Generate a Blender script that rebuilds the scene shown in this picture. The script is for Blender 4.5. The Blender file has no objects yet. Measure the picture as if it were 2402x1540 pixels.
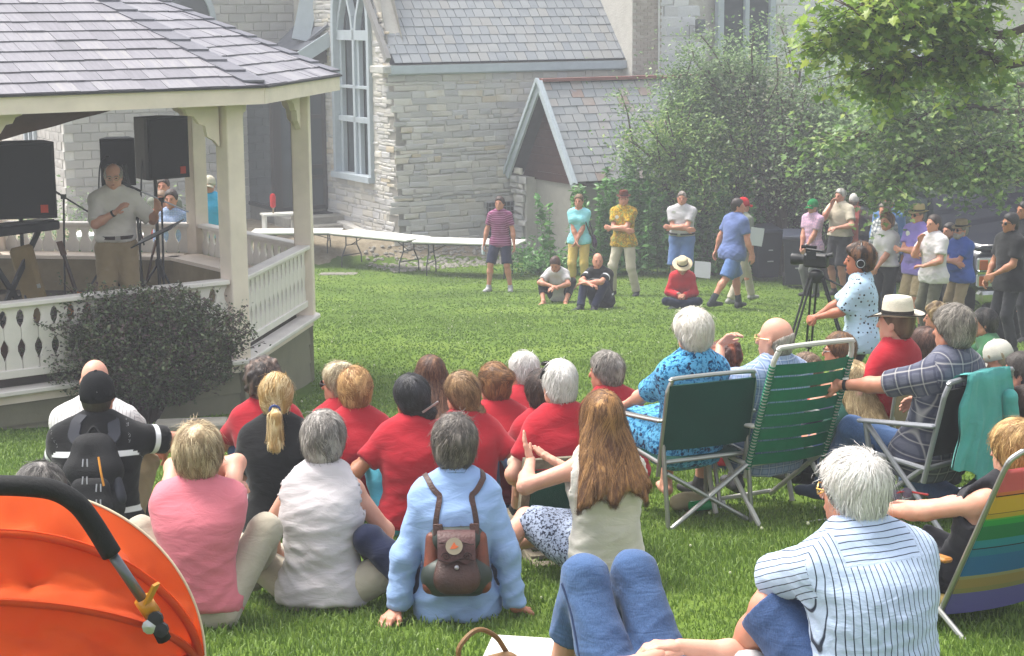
import bpy, math, random
import numpy as np
from mathutils import Vector, Matrix
SC = bpy.context.scene
COL = SC.collection
R = math.radians
# ---------------------------------------------------------------- camera, sky, sun, exposure
FPX, PW, PH, CX, CY = 4226.0, 2402.0, 1540.0, 1201.0, 770.0
PITCH, ROLL = R(10.0), R(0.47)
CAMP = Vector((0, 0, 5.3))
_F = Vector((0, math.cos(PITCH), -math.sin(PITCH)))
_U0 = Vector((0, math.sin(PITCH), math.cos(PITCH)))
_R0 = Vector((1, 0, 0))
_Rt = _R0*math.cos(ROLL) - _U0*math.sin(ROLL)
_Up = _R0*math.sin(ROLL) + _U0*math.cos(ROLL)
cam_d = bpy.data.cameras.new('camera')
cam = bpy.data.objects.new('camera', cam_d)
COL.objects.link(cam)
mw = Matrix.Identity(4)
for i in range(3):
    mw[i][0], mw[i][1], mw[i][2], mw[i][3] = _Rt[i], _Up[i], -_F[i], CAMP[i]
cam.matrix_world = mw
cam_d.sensor_width = 36
cam_d.lens = 36*FPX/PW
cam_d.clip_start, cam_d.clip_end = .2, 900
SC.camera = cam
SUN_EL, SUN_AZ = R(64), R(-62)          # azimuth measured from +Y towards +X
w = bpy.data.worlds.new('World'); SC.world = w; w.use_nodes = True
nt = w.node_tree
sky = nt.nodes.new('ShaderNodeTexSky'); sky.sky_type = 'NISHITA'
sky.sun_disc = False; sky.sun_elevation = SUN_EL; sky.sun_rotation = SUN_AZ
sky.air_density = 1.0; sky.dust_density = 3.5; sky.ozone_density = 1.0
bg = nt.nodes['Background']; bg.inputs['Strength'].default_value = .15
hs = nt.nodes.new('ShaderNodeHueSaturation'); hs.inputs['Saturation'].default_value = .28; hs.inputs['Value'].default_value = 1.0
nt.links.new(sky.outputs[0], hs.inputs['Color']); nt.links.new(hs.outputs[0], bg.inputs[0])
sl = bpy.data.lights.new('sun', 'SUN'); sl.energy = 2.1; sl.angle = R(20); sl.color = (1, .95, .87)
so = bpy.data.objects.new('sun', sl); COL.objects.link(so)
sd = Vector((math.sin(SUN_AZ)*math.cos(SUN_EL), math.cos(SUN_AZ)*math.cos(SUN_EL), math.sin(SUN_EL)))
so.rotation_euler = sd.to_track_quat('Z', 'Y').to_euler(); so.location = sd*60
SC.view_settings.view_transform = 'Standard'; SC.view_settings.look = 'None'
SC.view_settings.exposure = 1.38; SC.view_settings.gamma = 1.0
SC.view_settings.use_curve_mapping = False
SC.cycles.max_bounces = 6; SC.cycles.diffuse_bounces = 3; SC.cycles.glossy_bounces = 3
SC.cycles.transmission_bounces = 4; SC.cycles.transparent_max_bounces = 6

def at(x, y, d):
    """world point seen at photo pixel (x, y), d metres along the view axis"""
    return CAMP + _F*d + _Rt*((x-CX)/FPX*d) + _Up*((CY-y)/FPX*d)
def pix(p):
    q = Vector(p)-CAMP; d = q.dot(_F)
    return CX+FPX*q.dot(_Rt)/d, CY-FPX*q.dot(_Up)/d, d
# church axes on plan: along the long wall (right and away) and across it (left and away)
AW = Vector((.879, .477, 0)).normalized(); AD = Vector((-AW.y, AW.x, 0))
CH0 = Vector((-2.38, 38.5, 0))
def ground(X, Y):
    X = np.asarray(X, dtype=float); Y = np.asarray(Y, dtype=float)
    p = 3.4 - .1*Y
    z = .5*(p+np.sqrt(p*p+.05))
    z = z - .2*np.exp(-((X+3.6)**2/14+(Y-17.6)**2/16))
    z = z - .25/(1+np.exp(-(X-5.4)*1.6))*np.exp(-((Y-24)/8)**2)
    f = -((X-CH0.x)*AD.x+(Y-CH0.y)*AD.y)          # metres in front of the church wall
    a = (X-CH0.x)*AW.x+(Y-CH0.y)*AW.y
    t = np.clip((.75+.25*np.clip(a, -4, 3)-f)/1.1, 0, 1); t = t*t*(3-2*t)
    l = np.clip((3.2-a)/3.5, 0, 1)
    z = z + .44*t*l
    z = z + .02*np.sin(X*.9+Y*.4)*np.sin(Y*.7-X*.3) + .008*np.sin(X*3.1)*np.sin(Y*2.7)
    return z
def gz(x, y): return float(ground(x, y))
def onground(x, y):
    lo, hi = 3., 70.
    for _ in range(50):
        m = .5*(lo+hi); p = at(x, y, m)
        if p.z > gz(p.x, p.y): lo = m
        else: hi = m
    return at(x, y, lo)
# ---------------------------------------------------------------- object helpers
def link(o, parent=None):
    COL.objects.link(o)
    if parent is not None: o.parent = parent
    return o
def tag(o, label=None, cat=None, group=None, kind=None):
    if label: o['label'] = label
    if cat: o['category'] = cat
    if group: o['group'] = group
    if kind: o['kind'] = kind
    return o
def empty(name, loc, rz=0, label=None, cat=None, group=None):
    o = bpy.data.objects.new(name, None); COL.objects.link(o)
    o.location = loc; o.rotation_euler = (0, 0, rz); o.empty_display_size = .2
    return tag(o, label, cat, group)
def mesh_np(name, v, f, smooth=True):
    """v (N,3), f (M,k) arrays -> mesh"""
    me = bpy.data.meshes.new(name)
    v = np.ascontiguousarray(v, dtype=np.float32); f = np.ascontiguousarray(f, dtype=np.int32)
    me.vertices.add(len(v)); me.vertices.foreach_set('co', v.ravel())
    k = f.shape[1]; n = len(f)
    me.loops.add(n*k); me.loops.foreach_set('vertex_index', f.ravel())
    me.polygons.add(n); me.polygons.foreach_set('loop_start', np.arange(0, n*k, k, dtype=np.int32))
    me.polygons.foreach_set('use_smooth', np.full(n, smooth))
    me.update(calc_edges=True)
    return me
def addattr(me, name, arr):
    arr = np.ascontiguousarray(arr, dtype=np.float32)
    a = me.attributes.new(name, 'FLOAT_VECTOR' if arr.ndim == 2 else 'FLOAT', 'POINT' if len(arr) == len(me.vertices) else 'CORNER')
    a.data.foreach_set('vector' if arr.ndim == 2 else 'value', arr.ravel())
class MB:
    """collects boxes, tubes, prisms, lathes; build() links them as one mesh"""
    def __init__(s): s.v = []; s.f = []; s.a = []
    def add(s, vs, fs, a=0.):
        o = len(s.v); s.v += [tuple(p) for p in vs]; s.f += [tuple(i+o for i in q) for q in fs]; s.a += [a]*len(vs)
        return s
    def box(s, c, d, rz=0, M=None, bev=0, a=0.):
        x, y, z = d[0]/2, d[1]/2, d[2]/2
        if M is None: M = Matrix.Translation(Vector(c)) @ Matrix.Rotation(rz, 4, 'Z')
        if bev <= 0:
            vs = [M @ Vector(p) for p in ((-x,-y,-z),(x,-y,-z),(x,y,-z),(-x,y,-z),(-x,-y,z),(x,-y,z),(x,y,z),(-x,y,z))]
            return s.add(vs, [(3,2,1,0),(4,5,6,7),(0,1,5,4),(1,2,6,5),(2,3,7,6),(3,0,4,7)], a)
        b = min(bev, x*.9, y*.9, z*.9); vs = []; idx = {}
        for sx in (-1, 1):
            for sy in (-1, 1):
                for sz in (-1, 1):
                    for ax in range(3):
                        p = [sx*(x-b), sy*(y-b), sz*(z-b)]; p[ax] = (sx*x, sy*y, sz*z)[ax]
                        idx[(sx, sy, sz, ax)] = len(vs); vs.append(M @ Vector(p))
        fs = []
        for ax in range(3):
            u, v_ = [(1,2),(2,0),(0,1)][ax]
            for sg in (-1, 1):
                def k(a_, b_):
                    t = [0,0,0]; t[ax] = sg; t[u] = a_; t[v_] = b_; return idx[(t[0],t[1],t[2],ax)]
                q = [k(-1,-1),k(1,-1),k(1,1),k(-1,1)]
                fs.append(q if sg > 0 else q[::-1])
        for ax in range(3):
            u, v_ = [(1,2),(2,0),(0,1)][ax]
            for su in (-1, 1):
                for sv in (-1, 1):
                    def k(t_, which):
                        t = [0,0,0]; t[ax] = t_; t[u] = su; t[v_] = sv; return idx[(t[0],t[1],t[2],which)]
                    q = [k(-1,u),k(1,u),k(1,v_),k(-1,v_)]
                    fs.append(q if su*sv < 0 else q[::-1])
        for sx in (-1, 1):
            for sy in (-1, 1):
                for sz in (-1, 1):
                    q = [idx[(sx,sy,sz,0)], idx[(sx,sy,sz,1)], idx[(sx,sy,sz,2)]]
                    fs.append(q if sx*sy*sz > 0 else q[::-1])
        return s.add(vs, fs, a)
    def bar(s, p, q, w, h=None, up=(0,0,1), bev=0):
        """rectangular bar from p to q; w across, h along 'up'"""
        h = w if h is None else h
        p, q = Vector(p), Vector(q); d = (q-p); L = d.length; d.normalize(); up = Vector(up)
        r = d.cross(up)
        if r.length < 1e-4: r = d.cross(Vector((1,0,0)))
        r.normalize(); u = r.cross(d)
        M = Matrix(((r.x,d.x,u.x,0),(r.y,d.y,u.y,0),(r.z,d.z,u.z,0),(0,0,0,1)))
        M.translation = (p+q)/2
        return s.box(None, (w, L, h), M=M, bev=bev)
    def tube(s, pts, r, n=8, cap=True):
        pts = [Vector(p) for p in pts]; rs = r if isinstance(r, (list, tuple)) else [r]*len(pts)
        vs = []; fs = []; prev = None
        for i, p in enumerate(pts):
            t = (pts[min(i+1, len(pts)-1)]-pts[max(i-1, 0)]).normalized()
            if prev is None:
                prev = t.orthogonal().normalized()
            else:
                prev = prev - t*prev.dot(t)
                prev = prev.normalized() if prev.length > 1e-5 else t.orthogonal().normalized()
            b = t.cross(prev)
            for k in range(n):
                a = 2*math.pi*k/n
                vs.append(p+(prev*math.cos(a)+b*math.sin(a))*rs[i])
        for i in range(len(pts)-1):
            for k in range(n):
                fs.append((i*n+k, i*n+(k+1) % n, (i+1)*n+(k+1) % n, (i+1)*n+k))
        if cap:
            fs.append(tuple(range(n))[::-1]); fs.append(tuple((len(pts)-1)*n+k for k in range(n)))
        return s.add(vs, fs)
    def prism(s, poly, z0, z1, M=None, a=0.):
        """poly in xy extruded z0..z1"""
        n = len(poly); M = M or Matrix.Identity(4)
        vs = [M @ Vector((p[0], p[1], z0)) for p in poly]+[M @ Vector((p[0], p[1], z1)) for p in poly]
        fs = [tuple(range(n))[::-1], tuple(range(n, 2*n))]+[(i, (i+1) % n, n+(i+1) % n, n+i) for i in range(n)]
        return s.add(vs, fs, a)
    def lathe(s, prof, n=24, M=None, sx=1, sy=1):
        M = M or Matrix.Identity(4); vs = []; fs = []; m = len(prof)
        for r_, z in prof:
            for k in range(n):
                a = 2*math.pi*k/n; vs.append(M @ Vector((r_*math.cos(a)*sx, r_*math.sin(a)*sy, z)))
        for i in range(m-1):
            for k in range(n):
                fs.append((i*n+k, i*n+(k+1) % n, (i+1)*n+(k+1) % n, (i+1)*n+k))
        fs.append(tuple(range(n))[::-1]); fs.append(tuple((m-1)*n+k for k in range(n)))
        return s.add(vs, fs)
    def mesh(s, name, mat=None, smooth=False, rnd=False):
        me = bpy.data.meshes.new(name); me.from_pydata(s.v, [], s.f); me.update()
        if smooth:
            me.polygons.foreach_set('use_smooth', [True]*len(me.polygons))
            if smooth is not True: me.set_sharp_from_angle(angle=R(smooth))
        if mat: me.materials.append(mat)
        if rnd: addattr(me, 'rnd', np.array(s.a))
        return me
    def build(s, name, mat, parent=None, smooth=False, rnd=False):
        return link(bpy.data.objects.new(name, s.mesh(name, mat, smooth, rnd)), parent)
def copyobj(o, parent=None):
    c = o.copy(); COL.objects.link(c)
    if parent is not None: c.parent = parent
    return c
def bez(pts, n=16):
    """Catmull-Rom through pts"""
    P = [Vector(p) for p in pts]; P = [P[0]*2-P[1]]+P+[P[-1]*2-P[-2]]; out = []
    for i in range(1, len(P)-2):
        for k in range(n):
            t = k/n; a, b, c, d = P[i-1], P[i], P[i+1], P[i+2]
            out.append(.5*((2*b)+(c-a)*t+(2*a-5*b+4*c-d)*t*t+(3*b-a-3*c+d)*t**3))
    out.append(P[-2]); return out
# ---------------------------------------------------------------- materials
def srgb(h):
    if not isinstance(h, str): return tuple(h)
    c = [int(h[i:i+2], 16)/255 for i in (0, 2, 4)]
    return tuple(x/12.92 if x <= .04045 else ((x+.055)/1.055)**2.4 for x in c)
MATS = {}
class NT:
    def __init__(s, name):
        s.m = bpy.data.materials.new(name); s.m.use_nodes = True; s.t = s.m.node_tree; s.b = s.t.nodes['Principled BSDF']
    def n(s, typ, ins=None, **kw):
        o = s.t.nodes.new('ShaderNode'+typ)
        for k, v in kw.items(): setattr(o, k, v)
        for k, v in (ins or {}).items():
            if isinstance(v, bpy.types.NodeSocket): s.t.links.new(v, o.inputs[k])
            else: o.inputs[k].default_value = v
        return o
    def set(s, **kw):
        for k, v in kw.items():
            k = k.replace('_', ' ')
            if isinstance(v, bpy.types.NodeSocket): s.t.links.new(v, s.b.inputs[k])
            else: s.b.inputs[k].default_value = (v+(1,))[:4] if isinstance(v, tuple) and len(v) == 3 else v
    def coord(s, name='Object'): return s.n('TexCoord').outputs[name]
    def map(s, v, scale=(1,1,1), rot=(0,0,0)):
        return s.n('Mapping', {'Vector': v, 'Scale': scale, 'Rotation': rot}).outputs[0]
    def noise(s, v, scale, detail=3, rough=.55, dist=0):
        return s.n('TexNoise', {'Vector': v, 'Scale': scale, 'Detail': detail, 'Roughness': rough, 'Distortion': dist}).outputs[0]
    def math(s, op, a, b=0., c=None, clamp=False):
        d = {0: a, 1: b}
        if c is not None: d[2] = c
        return s.n('Math', d, operation=op, use_clamp=clamp).outputs[0]
    def ramp(s, f, stops):
        o = s.n('ValToRGB', {0: f}); e = o.color_ramp.elements
        while len(e) < len(stops): e.new(.5)
        for i, (p, c) in enumerate(stops): e[i].position = p; e[i].color = (tuple(c)+(1,))[:4]
        return o.outputs[0]
    def mix(s, f, a, b, mode='MIX'):
        o = s.n('Mix', data_type='RGBA', blend_type=mode)
        for k, v in ((0, f), (6, a), (7, b)):
            if isinstance(v, bpy.types.NodeSocket): s.t.links.new(v, o.inputs[k])
            else: o.inputs[k].default_value = (tuple(v)+(1,))[:4] if isinstance(v, (tuple, list)) else v
        return o.outputs[2]
    def bump(s, h, strength=.3, dist=.01):
        return s.n('Bump', {'Height': h, 'Strength': strength, 'Distance': dist}).outputs[0]
    def attr(s, name, out='Fac'): return s.n('Attribute', attribute_name=name).outputs[out]
    def rand(s): return s.n('ObjectInfo').outputs['Random']
def sc(c, k): return tuple(min(1, x*k) for x in c)
def mat(name, col, rough=.7, spec=.3, metal=0., var=.15, vs=6., bs=0., bst=0., coat=0):
    if name in MATS: return MATS[name]
    c = srgb(col); T = NT(name); co = T.coord()
    if var > 0:
        f = T.noise(co, vs, 4, .6)
        colr = T.ramp(f, [(.3, sc(c, 1-var)), (.7, sc(c, 1+var))])
    else: colr = c
    T.set(Base_Color=colr, Roughness=rough, Metallic=metal)
    T.b.inputs['Specular IOR Level'].default_value = spec
    if coat: T.b.inputs['Coat Weight'].default_value = coat
    if bs: T.set(Normal=T.bump(T.noise(co, bs, 5, .6), bst, .02))
    MATS[name] = T.m; return T.m
# ---------------------------------------------------------------- signed-distance modelling of people
def nrm(v): v = np.asarray(v, float); return v/(np.linalg.norm(v)+1e-9)
class Field:
    def __init__(s, lo, hi, h):
        s.h = h; s.o = np.array(lo, float)-2*h
        n = np.ceil((np.array(hi)+2*h-s.o)/h).astype(int)+1
        s.n = n; s.v = np.full(n, .5, np.float32)
        s.ax = [(s.o[i]+h*np.arange(n[i])).astype(np.float32) for i in range(3)]
    def sl(s, lo, hi):
        a = np.clip(np.floor((np.array(lo)-s.o)/s.h).astype(int), 0, s.n)
        b = np.clip(np.ceil((np.array(hi)-s.o)/s.h).astype(int)+1, 0, s.n)
        return tuple(slice(int(i), int(j)) for i, j in zip(a, b))
    def grid(s, q):
        return s.ax[0][q[0]][:, None, None], s.ax[1][q[1]][None, :, None], s.ax[2][q[2]][None, None, :]
    def add(s, prims, k=.03, off=0.):
        for p in prims:
            lo, hi = pbox(p); m = off+k+s.h*2
            q = s.sl(lo-m, hi+m)
            if any(t.start >= t.stop for t in q): continue
            d = pdist(p, *s.grid(q))-np.float32(off)
            v = s.v[q]
            if k > 0:
                hh = np.maximum(k-np.abs(v-d), 0)/k
                s.v[q] = np.minimum(v, d)-hh*hh*np.float32(k*.25)
            else: s.v[q] = np.minimum(v, d)
        return s
    def sub(s, prims, off=0.):
        for p in prims:
            lo, hi = pbox(p); q = s.sl(lo-off-s.h, hi+off+s.h)
            if any(t.start >= t.stop for t in q): continue
            d = pdist(p, *s.grid(q))-np.float32(off)
            s.v[q] = np.maximum(s.v[q], -d)
        return s
    def cut(s, p, n):
        """keep the side n points away from"""
        n = nrm(n); q = tuple(slice(0, int(k)) for k in s.n); X, Y, Z = s.grid(q)
        s.v = np.maximum(s.v, (X*n[0]+Y*n[1]+Z*n[2]-float(np.dot(n, p))).astype(np.float32)); return s
    def sample(s, P):
        """trilinear value at points"""
        t = (P-s.o)/s.h; i = np.clip(np.floor(t).astype(int), 0, s.n-2); f = t-i
        x, y, z = i.T; r = 0
        for a in (0, 1):
            for b in (0, 1):
                for c in (0, 1):
                    r = r+s.v[x+a, y+b, z+c]*((f[:,0] if a else 1-f[:,0])*(f[:,1] if b else 1-f[:,1])*(f[:,2] if c else 1-f[:,2]))
        return r
    def normal(s, P):
        e = s.h*.8; g = np.stack([s.sample(P+np.eye(3)[i]*e)-s.sample(P-np.eye(3)[i]*e) for i in range(3)], 1)
        return g/(np.linalg.norm(g, axis=1, keepdims=True)+1e-9)
    def nets(s):
        v = s.v; S = v < 0; n = v.shape
        c = np.zeros((n[0]-1, n[1]-1, n[2]-1), np.int8)
        for a in (0, 1):
            for b in (0, 1):
                for d in (0, 1):
                    c += S[a:n[0]-1+a, b:n[1]-1+b, d:n[2]-1+d]
        act = (c > 0) & (c < 8)
        I = np.argwhere(act)
        if len(I) == 0: return np.zeros((0, 3)), np.zeros((0, 4), int)
        idx = np.full(c.shape, -1, np.int32); idx[act] = np.arange(len(I))
        i, j, k = I.T
        cor = {(a, b, d): v[i+a, j+b, k+d] for a in (0, 1) for b in (0, 1) for d in (0, 1)}
        pos = np.zeros((len(I), 3)); cnt = np.zeros(len(I))
        for ax in range(3):
            for b in (0, 1):
                for d in (0, 1):
                    o = [b, d]; o.insert(ax, 0); o2 = list(o); o2[ax] = 1
                    v0, v1 = cor[tuple(o)], cor[tuple(o2)]
                    m = (v0 < 0) != (v1 < 0)
                    t = np.where(m, v0/np.where(m, v0-v1, 1), 0)
                    p = np.array(o, float)[None, :].repeat(len(I), 0); p[:, ax] = t
                    pos += p*m[:, None]; cnt += m
        P = s.o+(I+pos/cnt[:, None])*s.h
        Q = []
        for ax in range(3):
            u, w_ = [(1, 2), (2, 0), (0, 1)][ax]
            a = [slice(None)]*3; b = [slice(None)]*3; a[ax] = slice(0, -1); b[ax] = slice(1, None)
            D = S[tuple(a)] != S[tuple(b)]
            E = np.argwhere(D); E = E[(E[:, u] > 0) & (E[:, w_] > 0) & (E[:, u] < n[u]-1) & (E[:, w_] < n[w_]-1)]
            if len(E) == 0: continue
            du = np.zeros(3, int); du[u] = 1; dw = np.zeros(3, int); dw[w_] = 1
            q = np.stack([idx[tuple((E-du-dw).T)], idx[tuple((E-dw).T)], idx[tuple(E.T)], idx[tuple((E-du).T)]], 1)
            ins = S[tuple(E.T)]
            q[~ins] = q[~ins][:, ::-1]
            Q.append(q)
        return P, np.concatenate(Q)
# primitives: ('c', a, b, ra, rb, flatten_axis or None, q) round cone; ('e', centre, axes(3x3 rows), radii) ellipsoid
def cone(a, b, ra, rb, fl=None, q=1., cap=0): return ('c', np.array(a, float), np.array(b, float), ra, rb, None if fl is None else nrm(fl), q, cap)
def ell(c, ax, r): return ('e', np.array(c, float), np.array(ax, float), np.array(r, float))
def pbox(p):
    if p[0] == 'c':
        r = max(p[3], p[4])
        return np.minimum(p[1], p[2])-r, np.maximum(p[1], p[2])+r
    e = np.sqrt(((p[2]*p[3][:, None])**2).sum(0)); return p[1]-e, p[1]+e
def pdist(p, X, Y, Z):
    f = np.float32
    if p[0] == 'c':
        a, b, ra, rb, fl, q, cap = p[1:]
        ba = b-a; x, y, z = X-f(a[0]), Y-f(a[1]), Z-f(a[2])
        if fl is not None:
            t = (x*f(fl[0])+y*f(fl[1])+z*f(fl[2]))*f(1/q-1)
            x, y, z = x+t*f(fl[0]), y+t*f(fl[1]), z+t*f(fl[2])
            ba = ba+fl*np.dot(ba, fl)*(1/q-1)
        L = float(np.dot(ba, ba))+1e-9
        h0 = (x*f(ba[0])+y*f(ba[1])+z*f(ba[2]))*f(1/L); h = np.clip(h0, 0, 1)
        x, y, z = x-h*f(ba[0]), y-h*f(ba[1]), z-h*f(ba[2])
        d = np.sqrt(x*x+y*y+z*z)-(f(ra)+h*f(rb-ra))
        if fl is not None: d = d*f(min(1, q*1.15))
        if cap: d = np.maximum(d, (h0-1)*f(math.sqrt(L)))
        return d
    c, A, r = p[1:]
    x, y, z = X-f(c[0]), Y-f(c[1]), Z-f(c[2])
    u = [(x*f(A[i][0])+y*f(A[i][1])+z*f(A[i][2]))*f(1/r[i]) for i in range(3)]
    k0 = np.sqrt(u[0]**2+u[1]**2+u[2]**2)
    k1 = np.sqrt((u[0]*f(1/r[0]))**2+(u[1]*f(1/r[1]))**2+(u[2]*f(1/r[2]))**2)
    return k0*(k0-1)/(k1+f(1e-6))
def field(prims, h, k=.03, off=0., pad=.0):
    b = [pbox(p) for p in prims]; m = max(off, 0)+pad+.01
    return Field(np.min([q[0] for q in b], 0)-m, np.max([q[1] for q in b], 0)+m, h).add(prims, k, off)
def folds(P, rs, amp, fr=(14, 9, 22), n=5):
    """cloth creases: warped sine ridges"""
    o = np.zeros(len(P))
    for i in range(n):
        d = rs.normal(size=3)*np.array(fr); e = rs.normal(size=3)*7
        s_ = np.sin(P@d+rs.uniform(0, 6)+1.6*np.sin(P@e+rs.uniform(0, 6)))
        o += np.sign(s_)*np.abs(s_)**1.5
    return amp*o/n
def creases(P, rs, amp, kx, kz, n=6):
    """narrow soft ridges, mostly across the body"""
    o = np.zeros(len(P))
    for i in range(n):
        d = np.array([rs.normal()*kx, rs.normal()*kx, kz*rs.uniform(.6, 1.3)]); e = rs.normal(size=3)*9; g = rs.normal(size=3)*6
        s_ = .5+.5*np.sin(P@d+rs.uniform(0, 6)+2.2*np.sin(P@e+rs.uniform(0, 6)))
        o += s_**3*np.clip(.2+np.sin(P@g+rs.uniform(0, 6)), 0, 1)
    return amp*o/n*2
def vnormals(v, q):
    a, b, c, d = v[q[:, 0]], v[q[:, 1]], v[q[:, 2]], v[q[:, 3]]
    n = np.cross(c-a, d-b); o = np.zeros_like(v)
    for k in range(4):
        for ax in range(3): o[:, ax] += np.bincount(q[:, k], n[:, ax], len(v))
    return o/(np.linalg.norm(o, axis=1, keepdims=True)+1e-12)
def relax(v, q, it=1, lam=.5):
    for _ in range(it):
        o = np.zeros_like(v); c = np.zeros(len(v))
        for k in range(4):
            nb = v[q[:, (k+1) % 4]]
            for ax in range(3): o[:, ax] += np.bincount(q[:, k], nb[:, ax], len(v))
            c += np.bincount(q[:, k], minlength=len(v))
            nb = v[q[:, (k-1) % 4]]
            for ax in range(3): o[:, ax] += np.bincount(q[:, k], nb[:, ax], len(v))
            c += np.bincount(q[:, k], minlength=len(v))
        v = v*(1-lam)+o/np.maximum(c, 1)[:, None]*lam
    return v
def ik(a, t, l1, l2, pole):
    a, t, pole = np.array(a, float), np.array(t, float), np.array(pole, float)
    d = t-a; L = np.linalg.norm(d); L2 = min(L, (l1+l2)*.995); u = d/(L+1e-9); t = a+u*L2
    x = (l1*l1-l2*l2+L2*L2)/(2*L2); y = math.sqrt(max(l1*l1-x*x, 0))
    p = pole-u*np.dot(pole, u); p = nrm(p)
    return a+u*x+p*y, t
def rotm(ax, a):
    return np.array(Matrix.Rotation(a, 3, Vector(ax)))
# ---------------------------------------------------------------- cloth, skin and hair materials
def cloth(name, col, pat=None, c2=None, c3=None, sc_=1., rough=.92, var=.1, bst=.24):
    """pattern coordinates come from the point attribute 'cl': x round the body, y along it"""
    key = 'cloth_'+name
    if key in MATS: return MATS[key]
    c = srgb(col); T = NT(key); v = T.attr('cl', 'Vector'); ob = T.coord()
    base = T.ramp(T.noise(ob, 5, 3), [(.3, sc(c, 1-var)), (.7, sc(c, 1+var))])
    sx = T.n('SeparateXYZ', {0: v}); x, y = sx.outputs[0], sx.outputs[1]
    wob = T.math('MULTIPLY', T.math('SUBTRACT', T.noise(ob, 6, 2), .5), .012)
    x = T.math('ADD', x, wob); y = T.math('ADD', y, wob)
    def stripe(t, per, width, soft=.06):
        m = T.math('FRACT', T.math('DIVIDE', T.math('ADD', t, 10.), per))
        m = T.math('ABSOLUTE', T.math('SUBTRACT', m, .5))
        return T.math('SMOOTH_MIN', 1., T.math('MULTIPLY', T.math('SUBTRACT', width/2+soft/2, m), 1/soft, clamp=True), .01)
    if pat == 'vstripe': base = T.mix(stripe(x, .0205*sc_, .15), base, srgb(c2))
    elif pat == 'hstripe': base = T.mix(stripe(y, .045*sc_, .4), base, srgb(c2))
    elif pat == 'plaid':
        base = T.mix(T.math('MULTIPLY', stripe(x, .06*sc_, .45), .55), base, srgb(c2))
        base = T.mix(T.math('MULTIPLY', stripe(y, .06*sc_, .45), .55), base, srgb(c2))
        base = T.mix(T.math('MULTIPLY', stripe(x, .06*sc_, .08), .7), base, srgb(c3 or c2))
        base = T.mix(T.math('MULTIPLY', stripe(y, .06*sc_, .08), .7), base, srgb(c3 or c2))
    elif pat == 'dots':
        vo = T.n('TexVoronoi', {'Vector': ob, 'Scale': 24/sc_, 'Randomness': .8})
        base = T.mix(T.math('LESS_THAN', vo.outputs['Distance'], .25), base, T.mix(T.math('GREATER_THAN', T.n('SeparateColor', {0: vo.outputs['Color']}).outputs[0], .3), srgb(c3), srgb(c2)))
    elif pat == 'speckle':
        f = T.noise(ob, 62/sc_, 3, .7)
        base = T.mix(T.ramp(f, [(.44, (0,0,0)), (.5, (1,1,1))]), base, srgb(c2))
        if c3: base = T.mix(T.ramp(T.noise(T.map(ob, (1,1,1), (1,2,3)), 55/sc_, 2), [(.58, (0,0,0)), (.62, (1,1,1))]), base, srgb(c3))
    elif pat == 'tropic':
        base = T.mix(T.ramp(T.noise(ob, 13/sc_, 2, .6, 1.5), [(.45, (0,0,0)), (.5, (1,1,1))]), base, srgb(c2))
        base = T.mix(T.ramp(T.noise(T.map(ob, (1,1,1), (2,1,0)), 17/sc_, 2, .6, 1.), [(.56, (0,0,0)), (.6, (1,1,1))]), base, srgb(c3))
    elif pat == 'denim':
        f = T.noise(T.map(ob, (1, 1, .2)), 240, 2, .6)
        base = T.mix(T.ramp(f, [(.2, (0,0,0)), (.9, (.8,.8,.8))]), base, srgb(c2))
        base = T.mix(T.ramp(T.noise(ob, 4.5, 2), [(.5, (0,0,0)), (.8, (.6,.6,.6))]), base, srgb(c2))
    elif pat == 'bands':          # wide chest bands
        base = T.mix(stripe(T.math('SUBTRACT', y, .07), .30*sc_, .10, .012), base, srgb(c2))
    w1 = T.noise(T.map(ob, (.7, .7, 1.9)), 9, 4, .55, 1.2); w2 = T.noise(ob, 160, 2)
    h = T.math('ADD', w1, T.math('MULTIPLY', w2, .06))
    T.set(Base_Color=base, Roughness=rough, Normal=T.bump(h, bst, .03))
    T.b.inputs['Specular IOR Level'].default_value = .15
    T.b.inputs['Sheen Weight'].default_value = .12
    MATS[key] = T.m; return T.m
def skin(tone=0):
    key = 'skin_%d' % tone
    if key in MATS: return MATS[key]
    a = [('c48e74', 'b06c55'), ('d2a48c', 'c48470'), ('a9714f', '8f5a40'), ('6b432e', '52301f'), ('b9795c', 'a25a44')][tone]
    T = NT(key); ob = T.coord()
    col = T.mix(T.noise(ob, 9, 3), srgb(a[0]), srgb(a[1]))
    T.set(Base_Color=col, Roughness=.55, Normal=T.bump(T.noise(ob, 120, 3), .08, .01))
    T.b.inputs['Subsurface Weight'].default_value = .08
    T.b.inputs['Subsurface Radius'].default_value = (.02, .008, .004)
    T.b.inputs['Subsurface Scale'].default_value = .3
    MATS[key] = T.m; return T.m
def hairmat(col, c2=None):
    key = 'hair_'+col
    if key in MATS: return MATS[key]
    c = srgb(col); e = srgb(c2) if c2 else sc(c, 1.55)
    T = NT(key); ob = T.coord(); r_ = T.attr('rnd')
    f = T.math('ADD', T.math('MULTIPLY', r_, .7), T.math('MULTIPLY', T.noise(T.map(ob, (1, 1, .3)), 60, 3), .6))
    col = T.ramp(f, [(.15, sc(c, .72)), (.5, c), (.95, e)])
    T.set(Base_Color=col, Roughness=.5, Normal=T.bump(T.noise(T.map(ob, (1, 1, .25)), 110, 2), .5, .01))
    T.b.inputs['Specular IOR Level'].default_value = .35
    T.b.inputs['Anisotropic'].default_value = .4
    MATS[key] = T.m; return T.m
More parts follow.
